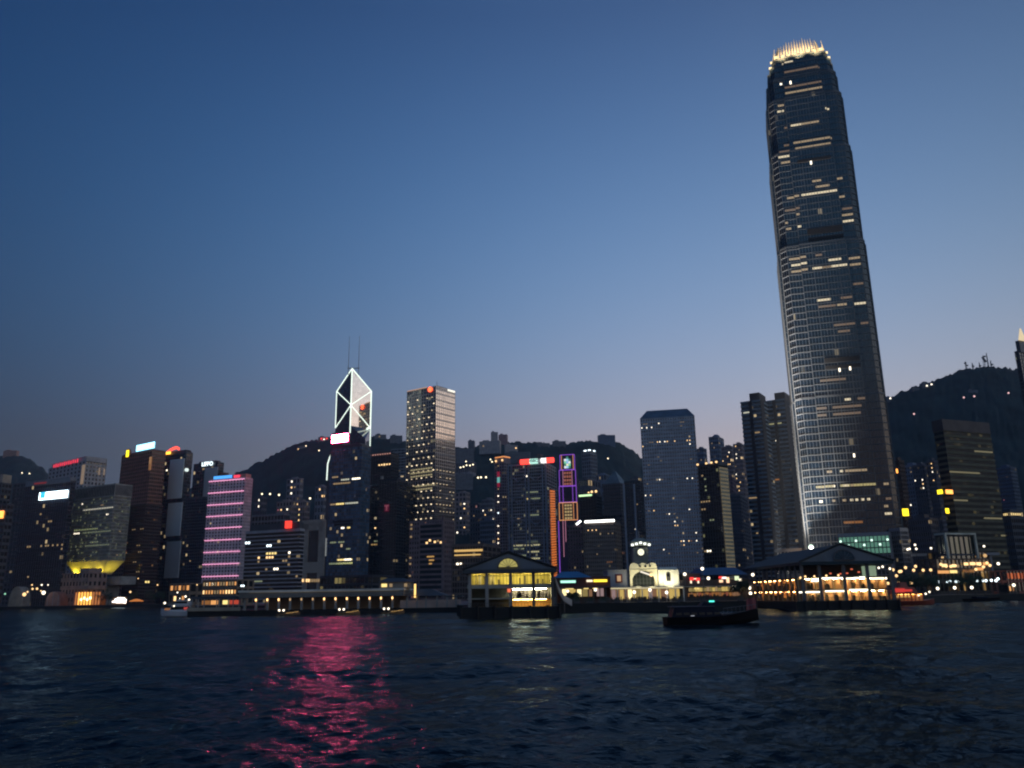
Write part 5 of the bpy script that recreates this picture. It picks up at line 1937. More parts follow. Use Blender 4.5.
# ---- the long low pier on the left (Y 321)
YL = 321
x0, x1 = PX(188, YL, 5), PX(462, YL, 5)
o = thing('long_pier', 'long low colonnaded pier with a flat white-edged roof and warm lamps on its columns', 'pier', ((x0 + x1) / 2, YL, 0))
cxm = (x0 + x1) / 2
def lx(px, z=6, Y=YL):
    return PX(px, Y, z) - cxm
zd = PZ(607.5, 0, YL)
b = MB(); b.box(x0 - cxm, x1 - cxm, 0, 95, -1.5, 1.9)
b.build('deck', DECK, o)
b = MB()
zr0, zr1 = 6.5, 8.4
xr = lx(404)
b.box(lx(240), xr, -1.5, 26, zr0 - .1, zr1)
b.build('roof', mat('pier fascia', (.16, .15, .14)), o)
b = MB()
b.box(lx(240) - .3, xr + .3, -2.0, 26.5, zr1 + .02, zr1 + .75)
b.build('roof_edge', mat('pale roof edge', (.62, .58, .52)), o)
b = MB(); b.box(lx(250), lx(400), -1.9, -1.6, zr1 - .05, zr1 + .0); b.build('edge_light', emit('faint roof edge light', (1, .85, .6), .28), o)
cn = [245 + i * 11.35 for i in range(14)]
for i, px in enumerate(cn):
    X = lx(px, 4.5)
    b = MB(); b.box(X - .42, X + .42, -.4, .4, 1.9, zr0 - .1); b.build('column', COLM, o)
    if px > 255:
        dim = 285 < px < 320
        block('column_lamp', emit('column lamp dim', (1, .62, .3), .7) if dim else emit('column lamp', (1, .56, .22), 3.5, True), o, (X, -.85, zr0 - .85), (.4, .4, .8))
b = MB(); b.box(lx(256), xr, 12, 12.4, 1.9, zr0); b.build('rear_wall', mat('pier rear wall', (.32, .26, .20)), o)
# upper cabin and hipped roof end
b = MB(); b.box(lx(378), lx(409), 3, 14, zr1 + .8, zr1 + 3.1); b.build('upper_cabin', mat('pier cabin wall', (.2, .18, .15)), o)
b = MB(); b.frus((lx(376), lx(411), 2, 15), (lx(384), lx(400), 6, 11), zr1 + 3.11, zr1 + 4.6); b.build('cabin_roof', ROOFG, o)
for pa, pb_ in ((380, 385.5), (388, 391), (403, 406)):
    block('window', YEL if pa < 386 else DIMW, o, ((lx(pa) + lx(pb_)) / 2, 2.9, zr1 + 1.9), (lx(pb_) - lx(pa), .2, 1.2))
b = MB(); b.box(lx(414.2), lx(415.8), -.6, .4, 5.6, 10.6); b.build('lit_pylon', emit('amber pylon', (1, .6, .18), 1.8), o)
b = MB(); b.frus((lx(404), lx(446), -1, 18), (lx(416), lx(430), 5, 11), 6.3, 8.8); b.build('hipped_roof', ROOFG, o)
b = MB(); b.box(lx(446), lx(462), 0, 14, 5.6, 6.1); b.build('side_roof', ROOFG, o)
b = MB(); b.box(lx(400), lx(461), .4, 1.0, 1.9, 4.7); b.build('parapet_wall', mat('pinkish beige wall', (.42, .29, .24)), o)
for px in (407, 417, 426, 437, 447, 456):
    b = MB(); b.box(lx(px) - .3, lx(px) + .3, .2, 1.3, 1.9, 6.3); b.build('column', COLM, o)
# low roofed shops at its left end
b = MB(); b.box(lx(190), lx(239), 1, 20, 6.3, 7.2); b.build('shop_roof', mat('dark shop roof', (.05, .055, .075)), o)
b = MB(); b.box(lx(188), lx(241), -.5, .2, 1.9, 3.2); b.build('parapet_wall', mat('pier rear wall', (0, 0, 0)), o)
for pa, pb_, mm in ((209, 216, emit('amber shop light', (1, .45, .14), .9)), (221, 227, YEL), (228, 238, emit('red shop light', (1, .12, .06), .45)), (200, 208, emit('dull orange room', (0, 0, 0), 0))):
    block('shop_window', mm, o, ((lx(pa, 5) + lx(pb_, 5)) / 2, 2.0, 5.0), (lx(pb_) - lx(pa), .3, 1.5))
for px in (192, 198, 204, 216.6, 219, 228, 233, 239):
    b = MB(); b.box(lx(px) - .15, lx(px) + .15, .2, .6, 3, 6.2); b.build('post', COLM, o)

# lit two-storey arcade behind the left end of the pier
t = Tower('lit_arcade', 'small arcade of orange and white lit shopfronts under the pink-banded tower', 'building', 203, 237, 240, 580.5, 480, 24, dr=14)
t.facade(3, 12, 3, mat('arcade wall', (.22, .16, .12)), gm(t, 'g_arc', (.02, .02, .02), 3, 12, 3), band=.3, pier=.25, parapet=.8)
for i in range(12):
    t.win('L', i, 1, rnd.choice([emit('amber shop light', (0, 0, 0), 0), WARM, DIMW]))
    t.win('L', i, 2, DIMW if i % 3 else emit('amber shop light', (0, 0, 0), 0))
for i in (7, 8, 9, 10, 11):
    t.win('L', i, 2, WHT if i in (10, 8) else DIMW, hmul=.5)
t.done()
t = Tower('lit_arcade', 'little orange-lit pavilion behind the white motor launch', 'building', 170, 190, 195, 584, 600, 24, dr=14)
t.facade(2, 5, 2, mat('arcade wall', (0, 0, 0)), gm(t, 'g_arc2', (.02, .02, .02), 2, 5, 2), band=.3, pier=.25, parapet=.8)
for i in range(5):
    t.win('L', i, 1, emit('dull orange room', (0, 0, 0), 0) if i % 2 else emit('amber shop light', (0, 0, 0), 0))
t.win('L', 3, 0, WARM); t.win('L', 1, 0, emit('amber shop light', (0, 0, 0), 0))
t.done()

# ---- moored sampans with twin lamps
def sampan(px, Y, label):
    X = PX(px, Y, 1)
    o = thing('moored_sampan', label, 'boat', (X, Y, 0), 0, 'sampans moored under the long pier')
    key = 'samp'
    if key not in _lp:
        b = MB()
        N = 9
        secs = []
        for i in range(N):
            s_ = i / (N - 1)
            x = -3.4 + 8.2 * s_
            hw_ = 1.15 * math.sin(min(1, .35 + s_ * .9) * math.pi) ** .6 if s_ < .95 else .12
            hw_ = max(hw_, .12)
            zt = .75 + 1.35 * max(0, s_ - .35) ** 1.8
            zb = -.3 + 1.2 * max(0, s_ - .55) ** 1.6
            secs.append([(x, -hw_, zt), (x, -hw_ * .6, zb), (x, hw_ * .6, zb), (x, hw_, zt)])
        for s0, s1 in zip(secs, secs[1:]):
            b.add(s0 + s1, [(0, 4, 5, 1), (1, 5, 6, 2), (2, 6, 7, 3), (3, 7, 4, 0)])
        b.add(secs[0], [(0, 1, 2, 3)]); b.add(secs[-1], [(3, 2, 1, 0)])
        a = b.build('hull', mat('varnished boat timber', (.22, .12, .05), rough=.4), o)
        b = MB()
        b.box(-2.6, .8, -.8, .8, .75, .85)
        for x in (-2.4, -.8, .7):
            for y in (-.75, .75):
                b.tube((x, y, .8), (x, y, 2.1), .05)
        b.box(-2.7, .9, -.95, .95, 2.1, 2.2)
        c = b.build('canopy', mat('boat canopy', (.10, .08, .06)), o)
        l = []
        for dx in (-2.3, -.75):
            q = MB(); q.ball((dx, -1.3, 1.95), .38, 8); l.append(q.build('lamp', WHT, o))
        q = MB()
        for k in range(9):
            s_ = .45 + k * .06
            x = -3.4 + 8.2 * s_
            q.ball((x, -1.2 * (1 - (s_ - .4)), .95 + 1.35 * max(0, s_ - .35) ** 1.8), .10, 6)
        l.append(q.build('bow_gleam', emit('amber bow gleam', (1, .6, .2), 1.5), o))  # small glowing beads stand in for the golden gleam along the bow
        _lp[key] = [a, c] + l
    else:
        for s_ in _lp[key]:
            c = s_.copy(); COL.objects.link(c); c.parent = o
sampan(286.5, 306, 'varnished sampan with two white lamps, leftmost of three')
sampan(346.5, 306, 'varnished sampan with two white lamps, under the pink glow of the big sign')
sampan(391, 306, 'varnished sampan with two white lamps, nearest the amber pylon')

# ---- gabled pier with yellow lit hall
def gabled_pier(label, pxl, pxr, Y, eave_py, apex_px, apex_py, roof_col, arch_mt, depth, cols_px, name='gabled_pier', lowside=None, right_only=False):
    zE = None
    xl, xr_ = PX(pxl, Y, 8), PX(pxr, Y, 8)
    cx = (xl + xr_) / 2
    o = thing(name, label, 'pier', (cx, Y, 0))
    zE = PZ(eave_py, cx, Y)
    zA = PZ(apex_py, cx, Y)
    return o, cx, xl - cx, xr_ - cx, zE, zA


Y1 = 224
o, cx1, xl, xr_, zE, zA = gabled_pier('gabled ferry pier with a glowing yellow glazed hall and lit half-round window', 466, 555.5, Y1, 569.5, 508, 552.5, ROOFG, YEL, 50, ())
L = lambda px, z=8: PX(px, Y1, z) - cx1
Z = lambda py: PZ(py, cx1, Y1)
b = MB(); b.box(L(459.5, 1), L(561, 1), -2.5, 46, -1.5, 2.9); b.build('deck', DECK, o)
# gable roof with hipped look: prism
ax = L(508, zA)
b = MB()
ov = 2.0
el, er = L(463.5), L(557)
b.prism([(el, -ov), (er, -ov), (er, 48), (el, 48)], zE - .9, zE)
b.add([(el, -ov, zE + .01), (ax, -ov + 2.2, zA), (ax, 42, zA), (el, 48, zE + .01)], [(0, 1, 2, 3)][::-1])
b.add([(er, -ov, zE + .01), (er, 48, zE + .01), (ax, 42, zA), (ax, -ov + 2.2, zA)], [(0, 1, 2, 3)])
b.add([(er, 48, zE + .01), (el, 48, zE + .01), (ax, 42, zA)], [(0, 1, 2)])
b.build('roof', ROOFG, o)
b = MB()
b.add([(el + .3, -ov + .2, zE + .02), (er - .3, -ov + .2, zE + .02), (ax, -ov + 2.1, zA - .25)], [(0, 1, 2)])
for k in range(1, 16):
    f = k / 16
    x = el + (er - el) * f
    hgt = (zA - zE) * (1 - abs(x - ax) / max(ax - el, er - ax))
    if hgt > .6:
        b.box(x - .05, x + .05, -ov + .02 + 0, -ov + .18, zE + .02, zE + hgt * .25)
b.build('pediment', mat('ribbed grey pediment', (.11, .115, .13)), o)
b = MB()
for (xa, za, xb, zb) in ((el - .2, zE + .1, ax, zA + .25), (er + .2, zE + .1, ax, zA + .25)):
    b.tube((xa, -ov - .1, za), (xb, -ov + 1.9, zb), .28, n=5)
b.build('verge_trim', BLACK, o)
# half round window
def half_round(o, cx, cz, r, y, slope, mt_, frame_mt, rim=True):
    q = MB()
    n = 14
    vs = [(cx + r * math.cos(math.pi * i / n), y + slope * r * math.sin(math.pi * i / n), cz + r * .92 * math.sin(math.pi * i / n)) for i in range(n + 1)]
    vb = [(a, c - .25, d) for a, c, d in vs]
    q.add(vs + vb, [tuple(range(n, -1, -1))[::-1], tuple(range(n + 1, 2 * n + 2))[::-1]] + [(i, i + 1, n + 2 + i, n + 1 + i) for i in range(n)])
    q.build('half_round_window', mt_, o)
    q = MB()
    for i in range(n):
        q.tube(vb[i], vb[i + 1], .22, n=4)
    for i in range(2, n - 1, 2):
        q.tube((cx + (vb[i][0] - cx) * .05, y - .3, cz + .1), (vb[i][0], vb[i][1] - .05, vb[i][2]), .07, n=4)
    q.tube((cx - r, y - .3, cz), (cx + r, y - .3, cz), .15, n=4)
    q.build('window_frame', frame_mt, o)
YWIN = emit('dim yellow window', (.95, .82, .22), .42)
half_round(o, L(508.5), zE + .5, L(518.5) - L(508.5), -ov - .05, .42, YWIN, DGREY)
# floors
zf = [2.9, Z(598), Z(586.2), zE - .9]
b = MB()
b.box(el + 1, er - 1, 0, 44, zf[1] - .25, zf[1] + .05); b.box(el + 1, er - 1, 0, 44, zf[2] - .35, zf[2] + .05)
b.box(el + 1, er - 1, -.3, 0, zf[2] - .5, zf[2] + .5)
b.build('floor_slab', mat('pale slab edge', (.35, .34, .28)), o)
HALL = mat('hall yellow wall', (.72, .62, .26))
b = MB(); b.box(el + 1, er - 1, 13, 13.4, zf[2] + .05, zf[3]); b.build('hall_rear_wall', HALL, o)
b = MB(); b.box(el + 1.2, el + 1.5, .6, 13, zf[0], zf[3]); b.box(er - 1.5, er - 1.2, .6, 13, zf[0], zf[3]); b.build('side_wall', mat('hall side wall', (.5, .45, .3)), o)
b = MB()
xm = L(511)
b.box(xm, er - 1.5, 8, 8.3, zf[1] + .05, zf[2] - .4); b.build('middle_rear_wall', mat('hall cream wall', (.75, .68, .5)), o)
b = MB(); b.box(xm, er - 1.5, 8, 8.3, zf[0], zf[1] - .3); b.build('lower_rear_wall', mat('hall amber wall', (.7, .45, .2)), o)
b = MB(); b.box(el + 1.5, xm - .2, 5, 5.3, zf[0], zf[2] - .4); b.build('dark_screen_wall', mat('dark screen', (.03, .035, .03)), o)
for px in (470, 487, 510.5, 533.5, 552.5):
    X = L(px)
    b = MB(); b.box(X - .42, X + .42, -.9, -.05, 2.9, zE - .9); b.build('column', COLM if px < 520 else mat('dark column', (.10, .09, .08)), o)
# mullions of the glazed hall
b = MB()
for i in range(25):
    x = el + 1.5 + (er - el - 3) * i / 24
    b.box(x - .05, x + .05, .1, .2, zf[2] + .05, zf[3])
b.box(el + 1.5, er - 1.5, .09, .21, (zf[2] + zf[3]) / 2 + .9, (zf[2] + zf[3]) / 2 + 1.0)
b.build('hall_mullions', DGREY, o)
b = MB(); b.box(el + 1.3, er - 1.3, .13, .17, zf[2] + .05, zf[3]); 
# ceiling lights: tubes that really light the hall
b = MB(); b.box(el + 1.2, er - 1.2, .4, 13, zf[3] - .16, zf[3] - .02); b.build('hall_ceiling', HALL, o)
for i in range(5):
    X = el + 3.6 + (er - el - 7.2) * i / 4
    lamp('AREA', 'hall_lamp', (cx1 + X, Y1 + 1.0, zf[3] - .8), (cx1 + X, Y1 + 12, zf[3] - 2.5), 620, (1, .86, .28), 2.6)
for i in range(4):
    X = xm + 1.5 + (er - 3 - xm) * i / 4
    block('ceiling_tube', emit('white hall tube', (1, .92, .66), 70, True), o, (X, 3, zf[2] - .75), (2.2, .4, .12))
    block('ceiling_tube', emit('amber hall tube', (1, .62, .15), 45, True), o, (X, 3, zf[1] - .45), (2.0, .4, .12))
# kiosk clutter silhouettes in the hall
b = MB()
for i in range(26):
    X = xm + 1 + rnd.random() * (er - xm - 3.5)
    hh = rnd.uniform(.9, 2.0)
    b.box(X, X + rnd.uniform(.3, .8), 4.5, 5.0, zf[1] + .05, zf[1] + .05 + hh)
for i in range(10):
    X = el + 2.5 + rnd.random() * (er - el - 6)
    b.box(X, X + rnd.uniform(.25, .7), 7.5, 8.0, zf[2] + .05, zf[2] + rnd.uniform(1.0, 3.4))
for X0, X1 in ((L(475), L(476)), (L(478), L(481)), (L(489), L(491.5)), (L(492.5), L(494))):
    b.box(X0, X1, 3, 3.3, zf[2] + .05, zf[3] - .4)
b.build('hall_furnishings', mat('dark silhouette', (.05, .04, .03)), o)['kind'] = 'stuff'
block('red_kiosk_sign', emit('red kiosk light', (1, .2, .08), .9), o, (L(509), -.95, Z(590.5)), (.9, .3, .9))
b = MB()
for px in np.linspace(465, 556, 30):
    X = L(px, 3); b.tube((X, -2.2, 2.9), (X, -2.2, 3.9), .05, n=4)
b.tube((L(465, 3), -2.2, 3.9), (L(556, 3), -2.2, 3.9), .06, n=4)
b.build('railing', DALU, o)
for px in (462, 478, 495, 512, 530, 547, 559):
    X = L(px, 1); b = MB(); b.tube((X, -2.9, -2), (X, -2.9, 3.2), .35, n=8); b.build('fender_pile', DECK, o)
# sloping grey gangway at its right side
g_ = thing('gangway', 'pale grey covered gangway sloping down from the right side of the front gabled pier', 'gangway', (PX(560, 232, 5), 232, 0))
b = MB()
gp = [(PX(555.5, 232, 11) - g_.location.x, Z(577)), (PX(559, 232, 8) - g_.location.x, Z(587)), (PX(564, 232, 5) - g_.location.x, Z(596)), (PX(572, 232, 4) - g_.location.x, Z(601))]
for (xa, za), (xb, zb) in zip(gp, gp[1:]):
    b.add([(xa, 0, za), (xb, 0, zb), (xb, 5, zb), (xa, 5, za), (xa, 0, za - 1.6), (xb, 0, zb - 1.6), (xb, 5, zb - 1.6), (xa, 5, za - 1.6)], [(0, 1, 2, 3), (4, 7, 6, 5), (0, 4, 5, 1), (2, 6, 7, 3), (0, 3, 7, 4), (1, 5, 6, 2)])
b.build('ramp', mat('pale gangway', (.5, .47, .46)), g_)
b = MB(); b.tube((gp[0][0], .2, 1), (gp[0][0], .2, gp[0][1] - 1.6), .2); b.tube((gp[2][0], .2, 1), (gp[2][0], .2, gp[2][1] - 1.6), .2); b.build('support_post', DALU, g_)
b = MB(); b.ball((gp[2][0] + 1.0, -.8, gp[3][1] + 2.3), .35); b.build('lamp', WHT, g_)

# ---- centre promenade: blue-roofed shop pavilion, signs
Yc = 285
def at(px, py, Y):
    return W(px, py, Y)
def simple(name, label, cat, px0, px1, Y, d, group=None):
    xa, xb = PX(px0, Y, 5), PX(px1, Y, 5)
    c = (xa + xb) / 2
    return thing(name, label, cat, (c, Y, G), 0, group), c, xa - c, xb - c
o, c, xa, xb = simple('shop_pavilion', 'shop pavilion with a flat blue hipped roof, a teal sign and a yellow sign', 'building', 557, 611, Yc, 14)
zE = PZ(577.5, c, Yc) - G; zR = PZ(571, c, Yc) - G
b = MB(); b.frus((xa - .8, PX(592, Yc, 9) - c, -1.5, 16), (xa + 2, PX(580, Yc, 9) - c, 5, 11), zE, zR); b.build('blue_roof', mat('bright blue roof', (.02, .16, .34)), o)
b = MB(); b.box(PX(590, Yc, 9) - c + .1, xb, -.6, 14, zE - .5, zE + .3); b.box(xa, xb, 12, 12.3, 0, zE); b.box(xa, xa + .3, 0, 12, 0, zE); b.box(xb - .3, xb, 0, 12, 0, zE)
b.box(xa + .3, xb - .3, 0, .3, PZ(587, c, Yc) - G, zE - .02); b.build('wall', mat('dark red shop wall', (.10, .03, .025)), o)
def sgn(px0, px1, py0, py1, mt_, nm='sign_board', y=-.5):
    zz0, zz1 = PZ(py1, c, Yc) - G, PZ(py0, c, Yc) - G
    A, B = PX(px0, Yc, zz0 + G) - c, PX(px1, Yc, zz0 + G) - c
    block(nm, mt_, o, ((A + B) / 2, y, (zz0 + zz1) / 2), (B - A, .3, zz1 - zz0))
sgn(560.5, 575.5, 580.3, 582.6, emit('teal white sign', (.5, 1, .8), 1.3)); sgn(559.5, 576.5, 579.5, 583.6, mat('dark teal board', (.01, .12, .10)), y=-.25)
sgn(586.5, 592.5, 580, 582, emit('cream sign', (1, .85, .6), 1.4)); sgn(593.5, 607, 579.8, 582.2, emit('yellow neon sign', (1, .72, .05), 1.8))
for p0, p1, mm in ((562.5, 567, emit('shop cream', (1, .82, .4), 1.5)), (567.3, 576, emit('shop yellow', (1, .7, .2), .55)), (577.5, 582, emit('shop cream', (0, 0, 0), 0)), (582.3, 588, emit('shop olive', (.8, .6, .2), .3)), (589, 592.5, emit('shop brown', (.8, .4, .2), .25)),
                   (597, 604, emit('shop pinkish', (.9, .6, .6), .3))):
    sgn(p0, p1, 589 + rnd.uniform(-.5, .5), 596.5, mm, 'shop_window', y=.6)
b = MB()
for px in (561, 567, 576.5, 582, 588.6, 594, 600, 606):
    X = PX(px, Yc, 5) - c; b.box(X - .15, X + .15, -.4, -.1, 0, PZ(587.5, c, Yc) - G)
b.box(xa, xb, -2.2, 0, PZ(587.9, c, Yc) - G, PZ(587.0, c, Yc) - G - .05)
b.build('awning_frame', DGREY, o)
for px in (568, 571, 586, 595):
    X = PX(px, Yc, 5) - c
    block('awning_lamp', YEL, o, (X, -1.8, PZ(588.6, c, Yc) - G), (1.6, .3, .25))
X = PX(595, Yc, 5) - c
q = MB(); q.ball((X, -2.6, PZ(590, c, Yc) - G), .5); q.build('globe_lamp', WHT, o)
b = MB()
for i in range(60):
    X = xa + .3 + rnd.random() * (xb - xa - 1)
    yy = rnd.uniform(-4.5, -.8)
    b.box(X, X + rnd.uniform(.18, .55), yy, yy + .3, 0, rnd.uniform(.8, 2.0))
b.build('shop_silhouettes', mat('dark silhouette', (0, 0, 0)), o)['kind'] = 'stuff'  # dark boxes added as silhouettes of people and clutter before the lit shops

# ---- clock tower building
Ys = 300
o, c, xa, xb = simple('clock_tower_pier', 'cream pier house with a floodlit scalloped arch, block wing and dark clock turret', 'pier', 608, 684, Ys, 14)
def X_(px, z=8, Y=Ys):
    return PX(px, Y, z) - c
def Zs(py, Y=Ys):
    return PZ(py, c, Y) - G
CREAM = mat('cream painted stucco', (.74, .68, .48))
WHB = mat('white painted stucco', (.78, .76, .66))
GW = mat('grey stucco', (.30, .31, .36))
zl = Zs(586.5)
b = MB(); b.box(X_(609), X_(630), 2, 16, zl, Zs(570)); b.box(X_(608), X_(631), 1.5, 16.3, Zs(570), Zs(569.2)); b.build('left_wing', GW, o)
# arch front: outline polygon with scalloped top, arch opening recessed
xL, xR = X_(630.5), X_(658)
n = 24
def prof_front():
    top = []
    for i in range(n + 1):
        s_ = i / n
        x = xL + (xR - xL) * s_
        # three scallops
        k = (s_ * 3) % 1
        top.append((x, Zs(568) + (Zs(562.8) - Zs(568)) * (.62 + .38 * math.sin(math.pi * k)) * (1.0 if 0 < i < n else .3)))
    return top
top = prof_front()
arx, arr = (xL + xR) / 2 - .1, (xR - xL) * .44
b = MB()
arch = [(arx + arr * math.cos(math.pi * (1 - i / n)), zl + .3 + (Zs(571) - zl - .3) * math.sin(math.pi * i / n) ** .8) for i in range(n + 1)]
for i in range(n):
    (x0_, z0_), (x1_, z1_) = top[i], top[i + 1]
    # wall strip from the arch up to the scalloped top
    def az(x):
        u = (x - arx) / arr
        return zl + .3 + (Zs(571) - zl - .3) * (max(0, 1 - u * u) ** .4) if abs(u) < 1 else zl
    a0, a1 = az(x0_), az(x1_)
    b.add([(x0_, 0, a0), (x1_, 0, a1), (x1_, 0, z1_), (x0_, 0, z0_), (x0_, 1.2, a0), (x1_, 1.2, a1), (x1_, 1.2, z1_), (x0_, 1.2, z0_)],
          [(0, 1, 2, 3), (7, 6, 5, 4), (3, 2, 6, 7), (0, 4, 5, 1)])
b.build('arched_front', CREAM, o)
b = MB(); b.box(xL, xR, 1.2, 15, zl, Zs(572)); b.box(xL - .2, xR + .2, -.25, 1.3, Zs(570), Zs(569.4)); b.build('cornice', CREAM, o)
b = MB(); b.box(xL + 1, xR - 1, 1.0, 1.15, zl, Zs(571.5))
b.build('arch_window', mat('dark arch glass', (.012, .018, .016), rough=.5, ior=1.2), o)
b = MB()
for i in range(1, 8):
    x = xL + (xR - xL) * i / 8
    b.box(x - .05, x + .05, .8, .98, zl, Zs(575 if i in (1, 7) else 572.5))
for py in (575, 579, 583):
    b.box(xL + 1.6, xR - 1.6, .78, .99, Zs(py) - .04, Zs(py) + .04)
b.build('window_frame', DGREY, o)
for px in (641, 646.5, 651):
    q = MB(); q.tube((X_(px), -.35, Zs(566.2)), (X_(px), .1, Zs(566.2)), .38, n=10); q.build('round_vent', BLACK, o)
q = MB(); q.tube((X_(641), -.6, Zs(571.5)), (X_(652), -.6, Zs(575.5)), .3); q.build('sloping_light', emit('pale sloped light', (1, .9, .75), .9), o)
q = MB(); q.ball((X_(651.5), -.7, Zs(575)), .6); q.build('lamp', WARM, o)
# white block wing
b = MB(); b.prism([(X_(659.2), 0), (X_(679), 0), (X_(679), 14), (X_(659.2), 14)], zl, Zs(569.5)); 
b.frus((X_(659.2), X_(679), 0, 14), (X_(661), X_(677.2), .6, 13.4), Zs(569.5) + .01, Zs(567.6)); b.build('white_wing', WHB, o)
b = MB()
for px in (659.6, 664.8, 673.6, 678.4):
    b.box(X_(px) - .3, X_(px) + .3, -.35, -.01, zl, Zs(571)); 
b.box(X_(659), X_(679.2), -.4, -.02, Zs(571), Zs(570.3)); b.build('pilaster', WHB, o)
xw = X_(669)
b = MB(); b.box(xw - .75, xw + .75, -.2, .05, Zs(581.5), Zs(574.6)); b.tube((xw, -.2, Zs(574.6)), (xw, .05, Zs(574.6)), .75, n=14); b.build('arched_window', BLACK, o)
block('emblem', emit('amber wall emblem', (1, .6, .3), .5), o, (X_(620), 1.7, Zs(578)), (1.3, .3, 1.9)); block('emblem_frame', mat('dark red frame', (.15, .03, .03)), o, (X_(620), 1.85, Zs(578)), (2.4, .2, 2.9))
# canopy, lit arcade below
b = MB(); b.box(X_(605), X_(682), -3.2, 1.0, zl - .55, zl); b.build('canopy', mat('canopy edge paint', (.55, .52, .42)), o)
b = MB(); b.box(X_(606), X_(681), -3.4, -3.22, zl - .75, zl - .4); b.build('canopy_light', emit('canopy tube', (1, .85, .5), .7), o)
for px in np.arange(608, 683, 8.2):
    q = MB(); q.box(X_(px) - .2, X_(px) + .2, -2.9, -2.5, 0, zl - .6); q.build('column', WHB, o)
SH = [emit('shop cream', (0, 0, 0), 0), emit('shop brown', (0, 0, 0), 0), emit('shop olive', (0, 0, 0), 0), emit('shop yellow', (0, 0, 0), 0), emit('shop pinkish', (0, 0, 0), 0)]
for px in np.arange(607.5, 681, 4.1):
    mm = SH[rnd.choice([1, 1, 2, 4, 3, 1])] if abs(px - 627) > 3 and abs(px - 673) > 5 else SH[3 if px > 650 else 0]
    block('shop_window', mm, o, (X_(px + 2), .8, (zl - .6) * .55), (X_(px + 3.8) - X_(px), .2, (zl - .6) * .75))
b = MB(); b.box(X_(606), X_(682), 1.2, 14, 0, zl - .56); b.build('ground_floor', GW, o)
for px, py in ((648, 590), (632.5, 592), (664.3, 592.8)):
    q = MB(); q.ball((X_(px), -3.8, Zs(py)), .55); q.build('globe_lamp', WHT, o)
b = MB()
for i in range(95):
    X = X_(606) + rnd.random() * (X_(681) - X_(606))
    hh = rnd.uniform(.8, 1.9)
    yy = rnd.uniform(-4.6, -1)
    b.box(X, X + rnd.uniform(.18, .5), yy, yy + .3, 0, hh)
b.build('arcade_silhouettes', mat('dark silhouette', (0, 0, 0)), o)['kind'] = 'stuff'  # crowd-like dark boxes, seen as silhouettes against the arcade
# turret
zt0, zt1 = Zs(572), Zs(556)
b = MB(); xt = X_(644.2)
b.box(xt - 2.6, xt + 2.6, 4, 9.2, zt0, Zs(546.8)); b.build('turret', mat('turret dark stone', (.20, .21, .19)), o)
b = MB(); b.frus((xt - 3.4, xt + 3.4, 3.2, 10), (xt - 1.2, xt + 1.2, 5.4, 7.8), Zs(541), Zs(537)); b.box(xt - 3.3, xt + 3.3, 3.3, 9.9, Zs(545.2), Zs(541)-.02)
b.build('turret_roof', mat('turret dark stone', (0, 0, 0)), o)
b = MB(); b.tube((xt, 6.6, Zs(537)), (xt, 6.6, Zs(529)), .18, .06); b.build('flagpole', ALU, o)
for i in range(5):
    xx = xt - 3.0 + i * 1.5
    block('turret_light', emit('bright turret light', (.95, 1, .88), 1.8 if i in (0, 1, 4) else .8), o, (xx, 3.0 - .3 * (abs(i - 2) == 2), Zs(544.3) + (1 - abs(i - 2) / 2) * .75), (.9, .4, .75))
q = MB(); q.tube((xt, 3.4, Zs(551.6)), (xt, 3.99, Zs(551.6)), 1.15, n=20); q.build('clock_face', emit('clock face light', (1, .98, .72), 1.3), o)
q = MB(); q.box(xt - .05, xt + .05, 3.25, 3.35, Zs(551.6), Zs(551.6) + .85); q.box(xt - .05, xt + .6, 3.22, 3.32, Zs(551.6) - .05, Zs(551.6) + .05); q.build('clock_hands', BLACK, o)
q = MB(); q.tube((xt, 3.5, Zs(551.6)), (xt, 3.97, Zs(551.6)), 1.5, n=20); q.build('clock_rim', DGREY, o)
# floodlights in front of the arch and wing
oo = Vector((c, Ys, G))
for px, e in ((637, 5200), (651, 5200), (669, 9000)):
    lamp('SPOT', 'facade_floodlight', oo + Vector((X_(px), -5.2, zl + .2)), oo + Vector((X_(px), 0, Zs(571))), e * .36, (1, .93, .62), .5, 120, .8)

# ---- blue-roofed pavilion group to its right
o, c, xa, xb = simple('market_hall', 'market hall under a long dark blue hipped roof with red and white shop signs', 'building', 684, 749, 300, 14)
b = MB()
b.frus((X_(702), X_(748), -2, 26), (X_(706), X_(742), 8, 16), Zs(575), Zs(567))
b.build('blue_roof', mat('deep blue roof', (.02, .09, .20)), o)
b = MB(); b.box(X_(679.5), X_(750), 0, 20, 0, Zs(579.5)); b.box(X_(684), X_(701), .5, 18, Zs(579.5), Zs(573)); b.build('wall', mat('dark hall wall', (.05, .04, .04)), o)
b = MB(); b.box(X_(680), X_(750), -2.5, 0, Zs(586.5) - .05, Zs(586.0)); b.build('canopy', mat('canopy edge paint', (0, 0, 0)), o)
def sg(px0, px1, py0, py1, mt_, nm='sign_board', y=-.6):
    zz0, zz1 = Zs(py1), Zs(py0)
    A, B = X_(px0, zz0 + G), X_(px1, zz0 + G)
    return block(nm, mt_, o, ((A + B) / 2, y, (zz0 + zz1) / 2), (B - A, .3, zz1 - zz0))
RS = emit('red shop sign', (1, .05, .04), 1.3)
sg(689.5, 693.5, 577, 580, RS); sg(695.5, 699.5, 577.5, 580.5, RS); sg(693.3, 696, 578, 579, emit('cream sign', (0, 0, 0), 0))
sg(690, 691.5, 580.2, 583, emit('cream sign', (0, 0, 0), 0)); sg(697.3, 698.8, 580.6, 583, emit('cream sign', (0, 0, 0), 0))
